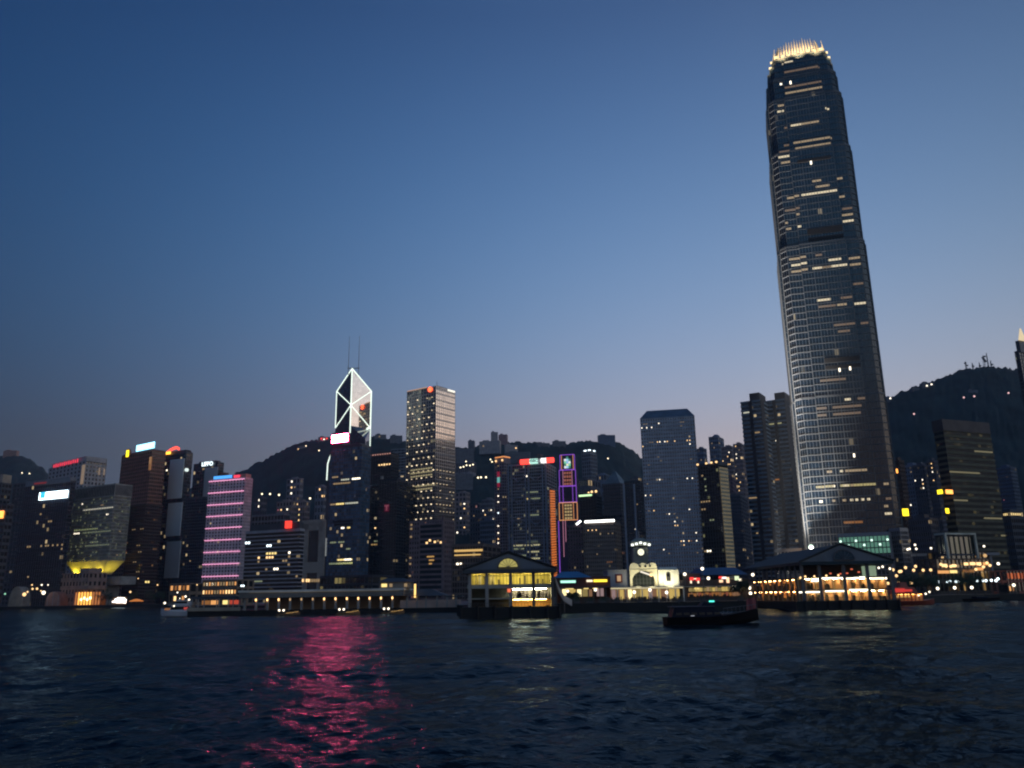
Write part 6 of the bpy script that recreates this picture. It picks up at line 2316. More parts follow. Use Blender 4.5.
sg(718.5, 722, 576.5, 578.6, RS); sg(721, 726, 577, 579, emit('pinkish white sign', (1, .75, .7), 2)); sg(726.3, 729, 577.5, 583, emit('peach sign', (1, .6, .35), 1.6)); sg(719, 722.5, 580, 582.5, emit('peach sign', (0, 0, 0), 0))
sg(734.5, 738.5, 576.5, 580.5, emit('pale green shop light', (.85, 1, .6), 1.1)); sg(738.7, 741, 579, 581.5, emit('cream sign', (0, 0, 0), 0))
sg(694, 699, 587.5, 589, YEL); sg(688.5, 690.5, 588, 591, DIMW)
px = 689
while px < 740:
    w_ = rnd.uniform(2.2, 5)
    sg(px, px + w_ - .4, 586.8 + rnd.random(), 591.2, rnd.choice([emit('shop olive', (0, 0, 0), 0), emit('shop yellow', (0, 0, 0), 0), DIMW, emit('shop brown', (0, 0, 0), 0)]), 'shop_window')
    px += w_
b = MB()
for i in range(80):
    X = X_(683) + rnd.random() * (X_(748) - X_(683))
    yy = rnd.uniform(-4.5, -1.2)
    b.box(X, X + rnd.uniform(.18, .6), yy, yy + .3, 0, rnd.uniform(.8, 2.3))
b.build('shop_silhouettes', mat('dark silhouette', (0, 0, 0)), o)['kind'] = 'stuff'  # boxes standing in for dark figures and clutter along the hall front
px = 688
while px < 742:
    w_ = rnd.uniform(1.6, 4)
    sg(px, px + w_ - .5, 592 + rnd.random(), 596.2, rnd.choice([emit('shop brown', (0, 0, 0), 0), emit('dull orange room', (0, 0, 0), 0), emit('shop red brown', (.7, .2, .1), .3)]), 'shop_window')
    px += w_
for px_, py_ in ((707, 578.3), (731.5, 588), (747, 588.5)):
    q = MB(); q.ball((X_(px_), -3, Zs(py_)), .55); q.build('globe_lamp', WHT, o)

# ---- big gabled pier
Y2 = 254
xl, xr_ = PX(801, Y2, 9), PX(893, Y2, 9)
c = (xl + xr_) / 2
o = thing('gabled_pier', 'large dark gabled pier with two bright decks of lit shops and a half-round window', 'pier', (c, Y2, 0))
def L(px, z=9, Y=Y2):
    return PX(px, Y, z) - c
def Z(py, px=845, Y=Y2):
    return PZ(py, PX(px, Y, 9), Y)
zE = Z(561.5); zA = Z(544.3)
D = 62
el, er = L(799), L(892.5)
ax = L(843)
b = MB(); b.box(L(746, 1) + 14, L(896, 1), -3.0, D + 4, -1.5, Z(600.5)); b.build('deck', DECK, o)
zD = Z(600.5)
b = MB()
b.box(el, er, -2.2, D, zE - .9, zE)
b.add([(el, -2.2, zE + .01), (ax, -.6, zA), (ax, D - 4, zA), (el, D, zE + .01)], [(3, 2, 1, 0)])
b.add([(er, -2.2, zE + .01), (er, D, zE + .01), (ax, D - 4, zA), (ax, -.6, zA)], [(0, 1, 2, 3)])
b.add([(er, D, zE + .01), (el, D, zE + .01), (ax, D - 4, zA)], [(0, 1, 2)])
# lower side roof towards the left
b.build('roof', mat('teal-blue roof', (.006, .024, .036), rough=.75), o)
b = MB()
b.add([(el + .4, -2.0, zE + .02), (er - .4, -2.0, zE + .02), (ax, -.7, zA - .2)], [(0, 1, 2)])
b.build('pediment', mat('ribbed grey pediment', (0, 0, 0)), o)
b = MB()
for xx in (el - .2, er + .2):
    b.tube((xx, -2.4, zE + .1), (ax, -.8, zA + .25), .3, n=5)
b.build('verge_trim', BLACK, o)
half_round(o, ax + .2, zE + .5, L(854) - L(843.5), -2.1, .30, mat('dark half-round glass', (.01, .012, .016), rough=.2), DGREY)
zf1, zf2 = Z(589), Z(576.5)
b = MB()
b.box(el + .8, er - .8, -.5, D - 2, zf1 - .35, zf1); b.box(el + .8, er - .8, -.5, D - 2, zf2 - .35, zf2)
b.build('floor_slab', mat('dark slab edge', (.08, .075, .07)), o)
# columns front and left side
for px in (801.5, 819, 843.3, 867, 890.5):
    X = L(px)
    b = MB(); b.box(X - .45, X + .45, -1.1, -.52, zD, zE - .9); b.build('column', mat('grey pier column', (.10, .10, .11)), o)
for k in range(1, 13):
    y = k * (D - 4) / 12
    b = MB(); b.box(el + .5, el + .9, y - .35, y + .35, zD, zE - .9); b.build('column', mat('grey pier column', (0, 0, 0)), o)
# lit shops: rear walls lit by real tubes
WW = mat('shop cream wall', (.75, .66, .42))
OW = mat('shop orange wall', (.65, .33, .14))
b = MB(); b.box(el + 1.5, er - 1.5, 6, 6.3, zD, zf1 - .36); b.box(el + 1.5, er - 1.5, 6, 6.3, zf1, zf2 - .36)
b.build('shop_rear_wall', WW, o)
b = MB(); b.box(el + 5.5, el + 5.8, 6.4, D - 3, zD, zf1 - .36); b.box(el + 5.5, el + 5.8, 6.4, D - 3, zf1, zf2 - .36); b.build('side_shop_wall', OW, o)
b = MB(); b.box(el + 4.0, er - 4.0, 8, 8.3, zf2, zE - 1); b.build('upper_rear_wall', mat('upper dark wall', (.05, .03, .03)), o)
TB = emit('pier tube', (1, .88, .5), 42, True)
TB2 = emit('pier tube orange', (1, .55, .2), 36, True)
VIS = emit('pier fascia tube', (1, .94, .72), 2.6)
for i in range(9):
    X = el + 3 + (er - el - 6) * i / 8
    block('ceiling_tube', TB, o, (X, 2.6, zf1 - .62), (2.0, .35, .12))
    block('ceiling_tube', TB, o, (X, 2.6, zf2 - .62), (2.0, .35, .12))
for i in range(9):
    y = 8 + (D - 14) * i / 8
    block('ceiling_tube', TB2, o, (el + 2.6, y, zf1 - .62), (.35, 2.2, .12))
    block('ceiling_tube', TB2, o, (el + 2.6, y, zf2 - .62), (.35, 2.2, .12))
for p0, p1, py in ((821, 843, 578), (845, 851, 578.6), (853, 857.5, 578.2), (858.5, 864, 577.6), (870, 883, 579), (823, 842, 591), (847, 869, 590), (797, 819, 591.6), (810, 819, 580.6)):
    X0, X1 = L(p0), L(p1)
    block('fascia_tube', VIS, o, ((X0 + X1) / 2, -.75, Z(py)), (X1 - X0, .2, .42))
# furnishings and partitions as silhouettes
b = MB()
for zz_ in (zD, zf1):
    for i in range(34):
        X = el + 2 + rnd.random() * (er - el - 4)
        b.box(X, X + rnd.uniform(.2, .9), rnd.uniform(1, 5), 5.2, zz_ + .01, zz_ + rnd.uniform(.8, 2.0))
    for i in range(40):
        y = rnd.uniform(7, D - 5)
        b.box(el + 1.8, el + 2.6, y, y + rnd.uniform(.2, .8), zz_ + .01, zz_ + rnd.uniform(.8, 2.2))
b.build('shop_silhouettes', mat('dark silhouette', (0, 0, 0)), o)['kind'] = 'stuff'
b = MB()
for zz_ in (zD, zf1):
    for i in range(10):
        X = el + 2 + (er - el - 4) * i / 9
        b.box(X - .12, X + .12, 0, 6, zz_ + .01, zz_ + 3)
b.build('shop_partitions', OW, o)
for px_, py_ in ((804, 576), (799, 577), (825, 575.5), (837, 575.3), (813, 576), (882, 567.5), (878, 568.5), (889, 569.5), (884, 579)):
    q = MB(); q.ball((L(px_), -1.4, Z(py_)), .32); q.build('globe_lamp', WHT if px_ > 870 else WARM, o)
for px_, py_ in ((846, 573.5), (853, 573), (858, 569), (865, 572), (836, 573)):
    block('bulb', emit('dim red bulb', (1, .2, .1), .7), o, (L(px_), 4, Z(py_)), (.6, .3, .4))
# green lit stair tower to the right end
b = MB(); b.box(L(871), L(880), 2, 6, zf2, Z(566)); b.build('lit_stair_glass', emit('green-white stair light', (.55, .75, .5), .35), o)
b = MB()
for px in np.linspace(747, 895, 50):
    X = L(px, 3)
    if X > el:
        b.tube((X, -2.8, zD), (X, -2.8, zD + 1.0), .05, n=4)
b.tube((el, -2.8, zD + 1.0), (L(895, 3), -2.8, zD + 1.0), .06, n=4)
b.build('railing', DALU, o)
for px in np.linspace(802, 895, 9):
    b = MB(); b.tube((L(px, 1), -3.3, -2), (L(px, 1), -3.3, zD + .2), .35, n=8); b.build('fender_pile', DECK, o)

# ---- promenade: sea wall edge, railing, lamps, planters
b = MB()
xa, xb = PX(562, 268, 3), PX(748, 263, 3)
for i in range(90):
    f = i / 89
    X = xa + (xb - xa) * f
    b.tube((X, 268.6 - 5.5 * f, G), (X, 268.6 - 5.5 * f, G + 1.1), .05, n=4)
b.tube((xa, 268.6, G + 1.1), (xb, 263.1, G + 1.1), .06, n=4); b.tube((xa, 268.6, G + .6), (xb, 263.1, G + .6), .04, n=4)
tag(b.build('railing', DALU), 'dark metal railing along the sea wall between the two gabled piers', 'railing')
b = MB()
xa, xb = PX(908, 350, 3), PX(1100, 412, 3)
ya, yb = 352, 412
for i in range(110):
    f = i / 109
    X = xa + (xb - xa) * f
    Y_ = 342 + (402 - 342) * min(1, f * 2.2) + 2 if f < .45 else 404.5 + (f - .45) * 10
    b.tube((X, Y_ + 1.5, G), (X, Y_ + 1.5, G + 1.1), .05, n=4)
tag(b.build('railing', DALU), 'row of railing posts along the right-hand sea wall', 'railing')
for i, px in enumerate((577, 590, 603, 617, 640, 655, 680, 703, 716, 740)):
    X = PX(px, 274, 4)
    o = thing('planter', 'low dark planter box with a clipped shrub on the central promenade', 'planter', (X, 274, G), 0, 'planters on the central promenade')
    if 'plant' not in _lp:
        b = MB(); b.frus((-.9, .9, -.45, .45), (-1.05, 1.05, -.55, .55), 0, .7); a1 = b.build('box', DGREY, o)
        b = MB()
        for k in range(260):
            v = Vector((rnd.gauss(0, .5), rnd.gauss(0, .28), abs(rnd.gauss(.55, .35)) + .65))
            d1 = Vector((rnd.uniform(-1, 1), rnd.uniform(-1, 1), rnd.uniform(-1, 1))).normalized() * .16
            d2 = d1.orthogonal().normalized() * .09
            b.add([v - d1, v + d2, v + d1, v - d2], [(0, 1, 2, 3)])
        a2 = b.build('shrub', mat('shrub leaf', (.03, .06, .03), var=.5), o)
        _lp['plant'] = [a1, a2]
    else:
        for s_ in _lp['plant']:
            cc = s_.copy(); COL.objects.link(cc); cc.parent = o
for x, y, Y_, lab in ((702.3, 569, 288, 'tall lamp with a white globe beside the white block wing of the clock tower pier'), (684.8, 574.5, 290, 'lamp with an oval white head just right of the clock tower pier'),
                      (752.8, 575, 296, 'white lamp at the left end of the large gabled pier'), (750.5, 593.5, 300, 'low white lamp near the corner of the large gabled pier')):
    p = W(x, y, Y_)
    lamp_post(Vector((p.x, Y_, G)), p.z - G, WHT, lab, None, rad=.55)

# right promenade lamps
rows = [([(938, 582), (947.5, 581.8), (950.3, 581.6), (956, 581.7), (958.8, 581.6), (977.5, 581), (983, 580.8), (986, 580.7), (991.4, 580.5), (996, 580.8), (998, 579)], 430, 'cool white lamp in the upper row along the right-hand promenade', 'upper row of promenade lamps', COOL, .62),
        ([(937.7, 588.7), (954.7, 588), (971.8, 587.7), (1013.8, 585.3)], 415, 'round white lamp in the lower row along the right-hand promenade', 'lower row of promenade lamps', WHT, .75),
        ([(901, 571.5), (899.5, 571.8), (905.5, 567.8), (915.6, 566.5), (913.7, 570.4), (923.2, 570.4), (930.7, 570), (890, 567.4), (893, 570), (891, 575), (896.5, 576), (911, 583), (888, 583.5), (898.5, 582.8)], 440, 'warm amber lamp among those behind the dark trees right of the big pier', 'amber lamps behind the trees', WARM, .75),
        ([(907.6, 549.6), (916.3, 549), (931, 548.4), (945, 548), (954.6, 547.5), (969, 547.3), (984, 546.4), (915, 545), (909.6, 549)], 500, 'small white lamp in the row of the elevated walkway at right', 'elevated walkway lamps', WHT, .62)]
for pts_, Y_, lab, grp, mm, rad in rows:
    for x, y in pts_:
        p = W(x, y, Y_)
        lamp_post(Vector((p.x, Y_, G)), p.z - G, mm, lab, grp, rad=rad)
# elevated walkway
xa, xb = PX(905, 505, 24), PX(1000, 505, 24)
zz_ = PZ(553, (xa + xb) / 2, 505)
o = thing('elevated_walkway', 'long elevated walkway carrying a row of small white lamps at right', 'footbridge', ((xa + xb) / 2, 505, G))
b = MB(); b.box((xa - xb) / 2, (xb - xa) / 2, 0, 5, zz_ - G - 1.6, zz_ - G); b.build('deck', GREY, o)
for i in range(6):
    X = (xa - xb) / 2 + (xb - xa) * (i + .5) / 6
    b = MB(); b.box(X - .7, X + .7, 1.5, 3.5, 0, zz_ - G - 1.61); b.build('pillar', GREY, o)

# restaurant terraces at right
t = Tower('terrace_building', 'terraced restaurant building strung with amber lights under the louvred tower', 'building', 928, 936, 990, 560, 450, 72, dl=14)
t.facade(3, 3, 14, mat('terrace wall', (.09, .07, .055)), gm(t, 'g_ter', (.02, .018, .015), 3, 3, 14, lit=.4, litcol=(1, .6, .2), lits=.35), band=.3, pier=.15, parapet=.8)
AM = emit('amber shop light', (0, 0, 0), 0)
for x0, x1, y, mm in ((937, 948, 572, AM), (949, 956, 571.7, YEL), (962, 973, 571, emit('dull orange room', (0, 0, 0), 0)), (963, 967, 564, WARM), (969, 974, 563.7, WARM), (975.5, 980, 563.8, WARM), (982, 987.5, 563.8, AM), (941, 946, 565.5, WARM), (951, 954, 565.8, WARM), (955, 958, 566, DIMW), (976, 982, 569, AM)):
    z = t.hit('R', (x0 + x1) / 2, y)[1]
    u0, _ = t.hit('R', x0, y); u1, _ = t.hit('R', x1, y)
    block('lit_bay', mm, t.root, (.7, (u0 + u1) / 2, z), (.3, abs(u1 - u0), 1.5))
for x, y in ((938.5, 564.5), (943.8, 566.3), (948.5, 566.5), (952.8, 565.8), (973.5, 569.5), (981, 567), (971.7, 563.8), (977, 564.5), (984.5, 563), (987.5, 565.5), (995.8, 563.8)):
    u, z = t.hit('R', x, y)
    q = MB(); q.ball((1.6, u, z), .75); q.build('globe_lamp', WARM if x < 990 else WHT, t.root)
t.done()
t = Tower('terrace_building', 'upper terrace of blurred amber globes behind the restaurant terraces', 'building', 936, 941, 986, 552.5, 475, 72, dl=10)
t.facade(4, 3, 12, mat('terrace wall', (0, 0, 0)), gm(t, 'g_ter2', (.02, .018, .015), 4, 3, 12, lit=.2, litcol=(1, .6, .2), lits=.2), band=.3, pier=.15, parapet=.5)
for x, y in ((941, 557.5), (945, 557.3), (957, 551.7), (966.7, 551.8), (964, 554.8), (968, 555.5), (971.5, 555), (974.5, 556), (983, 555.7)):
    u, z = t.hit('R', x, y)
    q = MB(); q.ball((1.4, u, z), 1.0 if x > 960 else .8); q.build('globe_lamp', emit('soft amber globe', (1, .6, .25), .75) if x > 960 else WARM, t.root)
t.done()
t = Tower('red_lit_shed', 'low shed at the right edge washed in orange-red light', 'building', 1001, 1006, 1060, 571.5, 430, 72, dl=10)
t.facade(2, 3, 16, mat('red shed wall', (.28, .09, .06)), gm(t, 'g_rl', (.04, .015, .01), 2, 3, 16), band=.2, pier=.2, parapet=.6)
for i in range(16):
    t.win('R', i, 1, emit('orange shed light', (1, .22, .05), .55) if i % 2 else emit('orange shed light dim', (1, .2, .05), .28))
t.done()
t = Tower('kiosk', 'small kiosk with an orange lit opening below the red-lit shed', 'building', 1006, 1008, 1018, 585, 415, 75, dl=6)
t.facade(1, 1, 3, mat('terrace wall', (0, 0, 0)), gm(t, 'g_kk', (.02, .02, .02), 1, 1, 3), band=.2, pier=.2, parapet=.4)
t.win('R', 0, 0, AM); t.win('R', 1, 0, emit('dull orange room', (0, 0, 0), 0))
t.done()

# ================================================================== trees
LEAF = mat('tree leaf', (.035, .065, .03), rough=.8, var=.55, scale=.6)
BARK = mat('tree bark', (.06, .045, .035))
def tree(px, Y, h, rad, label, group=None, seed=0):
    rg = random.Random(seed)
    X = PX(px, Y, G)
    o = thing('broadleaf_tree', label, 'tree', (X, Y, G), 0, group)
    b = MB()
    b.tube((0, 0, 0), (.2, 0, h * .45), .32, .2, 7)
    tips = []
    for i in range(7):
        a = i * 2.4 + rg.random()
        s_ = Vector((.1, 0, h * rg.uniform(.25, .45)))
        e_ = Vector((math.cos(a) * rad * .65, math.sin(a) * rad * .6, h * rg.uniform(.5, .85)))
        b.tube(s_, e_, .14, .05, 5)
        tips.append(e_)
    b.build('trunk', BARK, o)
    b = MB()
    for k in range(22):
        c_ = rg.choice(tips) + Vector((rg.gauss(0, rad * .3), rg.gauss(0, rad * .3), rg.gauss(0, h * .10)))
        r = rad * rg.uniform(.18, .38)
        for j in range(90):
            v = c_ + Vector((rg.gauss(0, 1), rg.gauss(0, 1), rg.gauss(0, .7))) * r * .6
            d1 = Vector((rg.uniform(-1, 1), rg.uniform(-1, 1), rg.uniform(-1, 1))).normalized() * .26
            d2 = d1.orthogonal().normalized() * .15
            b.add([v - d1, v + d2, v + d1, v - d2], [(0, 1, 2, 3)])
    b.build('crown', LEAF, o)
for i, (px, Y, h, r, lab) in enumerate([
    (908, 425, 10, 4.5, 'broad dark tree, leftmost of the clump right of the big pier'), (916, 428, 11, 5, 'second dark tree of the clump right of the big pier'), (925, 424, 10.5, 4.6, 'third dark tree of the clump right of the big pier'),
    (933, 427, 9.5, 4, 'fourth dark tree, beside the first cool promenade lamp'), (958, 425, 10, 4.5, 'dark tree in front of the amber restaurant terraces'), (967, 428, 11, 5, 'taller dark tree in front of the restaurant terraces'),
    (975.5, 425, 10, 4.3, 'dark tree at the right end of the restaurant terraces'),
    (101, 940, 16, 7, 'dark round tree in front of the flared headquarters podium'), (108, 945, 15, 6, 'dark tree beside the glaring white work light'),
    (150, 942, 15, 6, 'dim tree on the far left quay below the brown tower'), (160, 944, 14, 6, 'dim tree behind the bow of the white launch'), (132, 945, 13, 5.5, 'dim tree right of the white work lights'),
    (741.5, 285, 6.5, 3, 'small dark tree at the end of the market hall'), (556.5, 290, 8, 2.6, 'slender dark tree behind the gangway'), (573, 283, 3.6, 1.8, 'low bushy tree in front of the shop pavilion')]):
    tree(px, Y, h, r, lab, None, seed=i)

# ================================================================== far left quay
t = Tower('old_stone_block', 'pinkish old stone block with an orange-lit opening on the far left quay', 'building', 52, 89, 92, 573.5, 945, 24, dr=24)
t.facade(4, 12, 4, mat('pink old stone', (.34, .22, .18)), gm(t, 'g_old', (.02, .015, .012), 4, 12, 4), band=.5, pier=.5, parapet=1)
t.roofbox(.05, .3, .1, .8, 6, mat('pink old stone', (0, 0, 0)))
t.done()
o = thing('lit_shed', 'open work shed blazing with orange light on the far left quay', 'building', W(88, 600, 938).xy.to_3d() + Vector((0, 0, G)))
def S(px):
    return PX(px, 938, 8) - o.location.x
b = MB(); b.box(S(73.5), S(101), 0, 12, PZ(590, o.location.x, 938) - G, PZ(589, o.location.x, 938) - G); b.box(S(73.5), S(101), 11, 12, 0, 10)
b.build('roof', mat('shed wall', (.3, .16, .08)), o)
zt = PZ(590.5, o.location.x, 938) - G
for i in range(9):
    x0_, x1_ = S(74 + i * 2.9), S(74 + i * 2.9 + 2.4)
    mm = emit('blazing orange', (1, .45, .08), 1.9) if i in (1, 2, 3, 4, 5) else emit('shed amber', (1, .35, .1), .5)
    block('lit_bay', mm, o, ((x0_ + x1_) / 2, 2, zt * .47), (x1_ - x0_, .4, zt * .85))
for i in range(4):
    block('work_lamp', emit('work lamp', (1, .8, .4), 4), o, (S(80 + i * 3.1), 1.2, zt * .4 + (i % 2) * 1.5), (2.6, .5, 2.6))
for i in range(10):
    b = MB(); x_ = S(74 + i * 2.9 - .25); b.box(x_ - .3, x_ + .3, .3, .9, 0, zt); b.build('post', BROWN, o)
def marquee(px0, px1, pyt, Y, label, mt_):
    xa, xb = PX(px0, Y, 6), PX(px1, Y, 6)
    c_ = (xa + xb) / 2; h = PZ(pyt, c_, Y) - G
    o = thing('marquee_tent', label, 'tent', (c_, Y, G))
    b = MB(); n = 12; w2 = (xb - xa) / 2
    pr = [(-w2 * math.cos(math.pi * i / n), h * math.sin(math.pi * i / n) ** .75) for i in range(n + 1)]
    vs = [(x, 0, z) for x, z in pr] + [(x, 16, z) for x, z in pr]
    b.add(vs, [(i, i + 1, n + 2 + i, n + 1 + i) for i in range(n)] + [tuple(range(n, -1, -1)), tuple(range(n + 1, 2 * n + 2))])
    b.build('canopy', mt_, o)
    b = MB()
    for i in range(0, n + 1, 3):
        b.tube((pr[i][0], -.1, 0), (pr[i][0], -.1, pr[i][1]), .25, n=5)
    b.build('frame', ALU, o)
TENT = mat('dull tent canvas', (.42, .40, .38))
marquee(8, 22, 586.5, 950, 'large dull white arched marquee at the far left', TENT)
marquee(45, 60, 591.5, 940, 'low pinkish marquee left of the orange-lit shed', mat('pink tent canvas', (.35, .18, .14)))
o = thing('work_light_bank', 'glaring white bank of work lights on the far left quay', 'lamp', (PX(117.5, 930, 8), 934, G))
for i, (dx, dz, s_) in enumerate(((-6, 3.5, 3), (-3, 5.5, 4), (0, 6.5, 5), (3.4, 6.2, 5), (6, 5, 3.6), (-1.5, 3.2, 4), (2.2, 3.2, 4), (6.2, 2.6, 3))):
    block('work_lamp', emit('hot white lamp', (1, .92, .82), 3), o, (dx, 0, dz), (s_, .6, s_ * .6))
b = MB(); b.box(-8, 8, .4, .8, 0, 8.5); b.build('screen', mat('shed wall', (0, 0, 0)), o)
for x, y, mm, rad, lab in ((24.3, 594.5, WARM, 2.0, 'biggest of the white lamps on the far left quay, beside the arched marquee'), (27.5, 592, WARM, 1.0, 'small lamp right above the biggest lamp on the far left quay'), (32, 585, WARM, .8, 'upper left lamp of the far left quay cluster'), (32.5, 589, WARM, 1.1, 'amber lamp in the middle of the far left quay cluster'),
                           (37, 588.8, WARM, 1.2, 'second amber lamp in the middle of the far left quay cluster'), (41.7, 585, WHT, .9, 'upper middle lamp of the far left quay cluster'), (48, 585, WHT, .7, 'upper right faint lamp of the far left quay cluster'), (41, 591, WARM, .8, 'small lamp next to the bright white one on the far left quay'), (43.6, 592.8, WHT, 2.0, 'bright bluish-white lamp at the right of the far left quay cluster'),
                           (5, 594, emit('greenish lamp', (.4, .9, .6), .9), 1.0, 'greenish lamp at the left edge of the quay'), (28, 577, DIMW, 1.0, 'faint lamp high above the far left quay'), (146, 582, YEL, 1.2, 'left of two yellow lamps below the brown annex'), (148.5, 582, YEL, 1.2, 'right of two yellow lamps below the brown annex'),
                           (130.3, 592, WARM, 1.1, 'amber lamp left of the orange glow on the far left quay'), (157.5, 585, WARM, .8, 'small amber lamp above the bow of the white launch'), (241.5, 586, COOL, 1.0, 'left of two cool lamps between grid tower and banded block'), (243.5, 586, COOL, 1.0, 'right of two cool lamps between grid tower and banded block'), (197, 585, WARM, .7, 'small lamp left of the lit arcade')):
    p = W(x, y, 936 if x < 170 else 470)
    s_ = 1 if x < 170 else .5
    lamp_post(Vector((p.x, p.y, G)), p.z - G, mm, lab, None, rad=rad * s_)
o = thing('lit_canopy', 'low canopy glowing orange right of the white work lights', 'canopy', (PX(135, 934, 5), 934, G))
b = MB(); b.lathe((0, 3, 0), [(7, 3.4), (7.4, 4), (3, 5.6), (.3, 6.2)], 12); b.build('roof', emit('orange canopy glow', (1, .32, .06), .55), o)
b = MB(); b.tube((0, 3, 0), (0, 3, 3.6), .3); b.build('post', DALU, o)

# ================================================================== boats
def hull(Lh, Bh, fb, bow_up, mt_, o, dirx=1, name='hull', stern=.85, bow_flare=.9, rise=(.82, 2.)):
    """boat hull along x, bow at +x (dirx=1) or -x"""
    b = MB()
    N = 16
    S_ = []
    for i in range(N + 1):
        s_ = i / N
        x = (-.5 + s_) * Lh * dirx
        hb = Bh / 2 * (stern + (1 - stern) * min(1, s_ * 3)) * (1 - max(0, (s_ - .55) / .45) ** 2.2)
        hb = max(hb, .03)
        zt = fb + bow_up * max(0, (s_ - .4) / .6) ** 1.8
        zb = -.5 + (fb * .5 + .5) * max(0, (s_ - rise[0]) / (1 - rise[0])) ** rise[1]
        S_.append([(x, -hb, zt), (x, -hb * bow_flare * .92, zb + (zt - zb) * .35), (x, -hb * .45, zb), (x, hb * .45, zb), (x, hb * bow_flare * .92, zb + (zt - zb) * .35), (x, hb, zt)])
    for a_, c_ in zip(S_, S_[1:]):
        fs = [(j, 6 + j, 7 + j, j + 1) for j in range(5)] + [(5, 11, 6, 0)]
        b.add(a_ + c_, fs)
    b.add(S_[0], [(0, 1, 2, 3, 4, 5)]); b.add(S_[-1], [(5, 4, 3, 2, 1, 0)])
    return b.build(name, mt_, o)


# dark motor vessel in the middle distance, bow to the right
Yb = PX and 152
o = thing('dark_motor_boat', 'dark unlit motor boat with a green lamp and a drooping flag, bow to the right', 'boat', (PX(712, Yb, 1), Yb, 0), R_(3))
DH = mat('black boat hull', (.005, .005, .007), rough=.7, ior=1.15)
DC = mat('dark blue boat cabin', (.010, .012, .026), rough=.6, ior=1.2)
s_ = Yb / FPX
def B(px, z=1):
    return PX(px, Yb, z) - o.location.x
Lh = B(762) - B(667)
hull(Lh, 4.6, 1.55, 1.35, DH, o, 1, rise=(.50, 1.25))
zB = lambda py: PZ(py, o.location.x, Yb)
b = MB()
b.frus((B(669), B(722), -1.9, 1.9), (B(673), B(712), -1.6, 1.6), 1.45, zB(606.5)); b.build('cabin', DC, o)
b = MB(); b.box(B(670), B(713), -1.75, 1.75, zB(606.5) + .01, zB(606.5) + .12); b.build('cabin_roof', mat('boat roof grey', (.06, .065, .11)), o)
b = MB(); b.frus((B(700), B(722), -1.3, 1.3), (B(703), B(716), -1.1, 1.1), zB(606.5) + .13, zB(602)); b.build('wheelhouse', DC, o)
b = MB()
for i in range(6):
    xx = B(674) + i * 1.35
    b.box(xx, xx + .9, -1.88, -1.80, 1.9, 2.3)
b.build('cabin_windows', mat('black cabin glass', (.008, .009, .012), rough=.35), o)
b = MB(); b.tube((B(711), 0, zB(602)), (B(711), 0, zB(596.5)), .05); b.tube((B(680), 0, zB(603)), (B(679), 0, zB(597.5)), .05); b.tube((B(671), -1.6, zB(603.4)), (B(671), -1.6, 1.9), .04); b.build('mast', DALU, o)
b = MB(); b.box(B(708.6), B(713.6), -1.3, -1.1, zB(601.9), zB(600.5)); b.build('green_lamp', emit('teal boat lamp', (.1, 1, .8), 1.6), o)
b = MB()
b.tube((B(722), -1.4, 2.9), (B(757), -.5, 3.5), .05)
for i in range(9):
    f = i / 8
    b.tube((B(722) + (B(757) - B(722)) * f, -1.4 + .9 * f, 2.1 + .5 * f), (B(722) + (B(757) - B(722)) * f, -1.4 + .9 * f, 2.9 + .6 * f), .035, n=4)
b.build('bow_rail', mat('rail metal', (.10, .10, .12), rough=.5), o)
b = MB(); b.box(B(688), B(691.5), -2.05, -1.95, zB(615.5), zB(614.8)); b.build('hull_light', emit('faint hull light', (.8, .85, 1), .4), o)
b = MB(); b.tube((B(759), 0, 2.9), (B(760.5), 0, 5.2), .04)
vs = []
nx, nz = 6, 8
for i in range(nx + 1):
    for j in range(nz + 1):
        vs.append((B(759.5) - .1 - i * .30 - j * .05, .12 * math.sin(i * 1.5 + j * .5), 4.7 - j * .40 - i * .05))
fsq = [(i * (nz + 1) + j, i * (nz + 1) + j + 1, (i + 1) * (nz + 1) + j + 1, (i + 1) * (nz + 1) + j) for i in range(nx) for j in range(nz)]
b2 = MB(); b2.add(vs, fsq)
b.build('flagpole', DALU, o)
fl = b2.build('flag', mat('faded red flag cloth', (.22, .05, .06)), o)
sm = fl.modifiers.new('thickness', 'SOLIDIFY'); sm.thickness = .03

# white motor launch, bow to the left
Yw = 328
o = thing('motor_launch', 'white two-deck motor launch under way at left with a few white lamps', 'boat', (PX(178.5, Yw, 1), Yw, 0), R_(-4))
def B(px, z=1):
    return PX(px, Yw, z) - o.location.x
zB = lambda py: PZ(py, o.location.x, Yw)
BW = mat('white boat paint', (.62, .60, .62), rough=.35, var=.08)
hull(B(197) - B(160), 5.2, 1.9, 1.1, BW, o, -1)
b = MB(); b.frus((B(171), B(193), -2.2, 2.2), (B(173.5), B(192), -2.0, 2.0), 1.9, 4.2); b.build('cabin', BW, o)
b = MB(); b.frus((B(175), B(190), -1.9, 1.9), (B(178), B(188), -1.6, 1.6), 4.35, 6.0); b.build('wheelhouse', BW, o)
b = MB(); b.box(B(170), B(194), -2.35, 2.35, 4.21, 4.34); b.box(B(176.5), B(190), -1.9, 1.9, 6.01, 6.15); b.build('deck_roof', BW, o)
b = MB(); b.frus((B(172.4), B(192.4), -2.25, -2.0), (B(173.6), B(191.6), -2.13, -1.9), 2.6, 3.7); b.frus((B(176), B(189.3), -1.92, -1.7), (B(177.6), B(188.2), -1.78, -1.55), 4.8, 5.6)
b.build('window_band', mat('boat window glass', (0, 0, 0)), o)
b = MB(); b.tube((B(182), 0, 6.1), (B(182.5), 0, 8.8), .07); b.tube((B(186), 0, 6.1), (B(186), 0, 7.8), .05); b.build('mast', ALU, o)
b = MB()
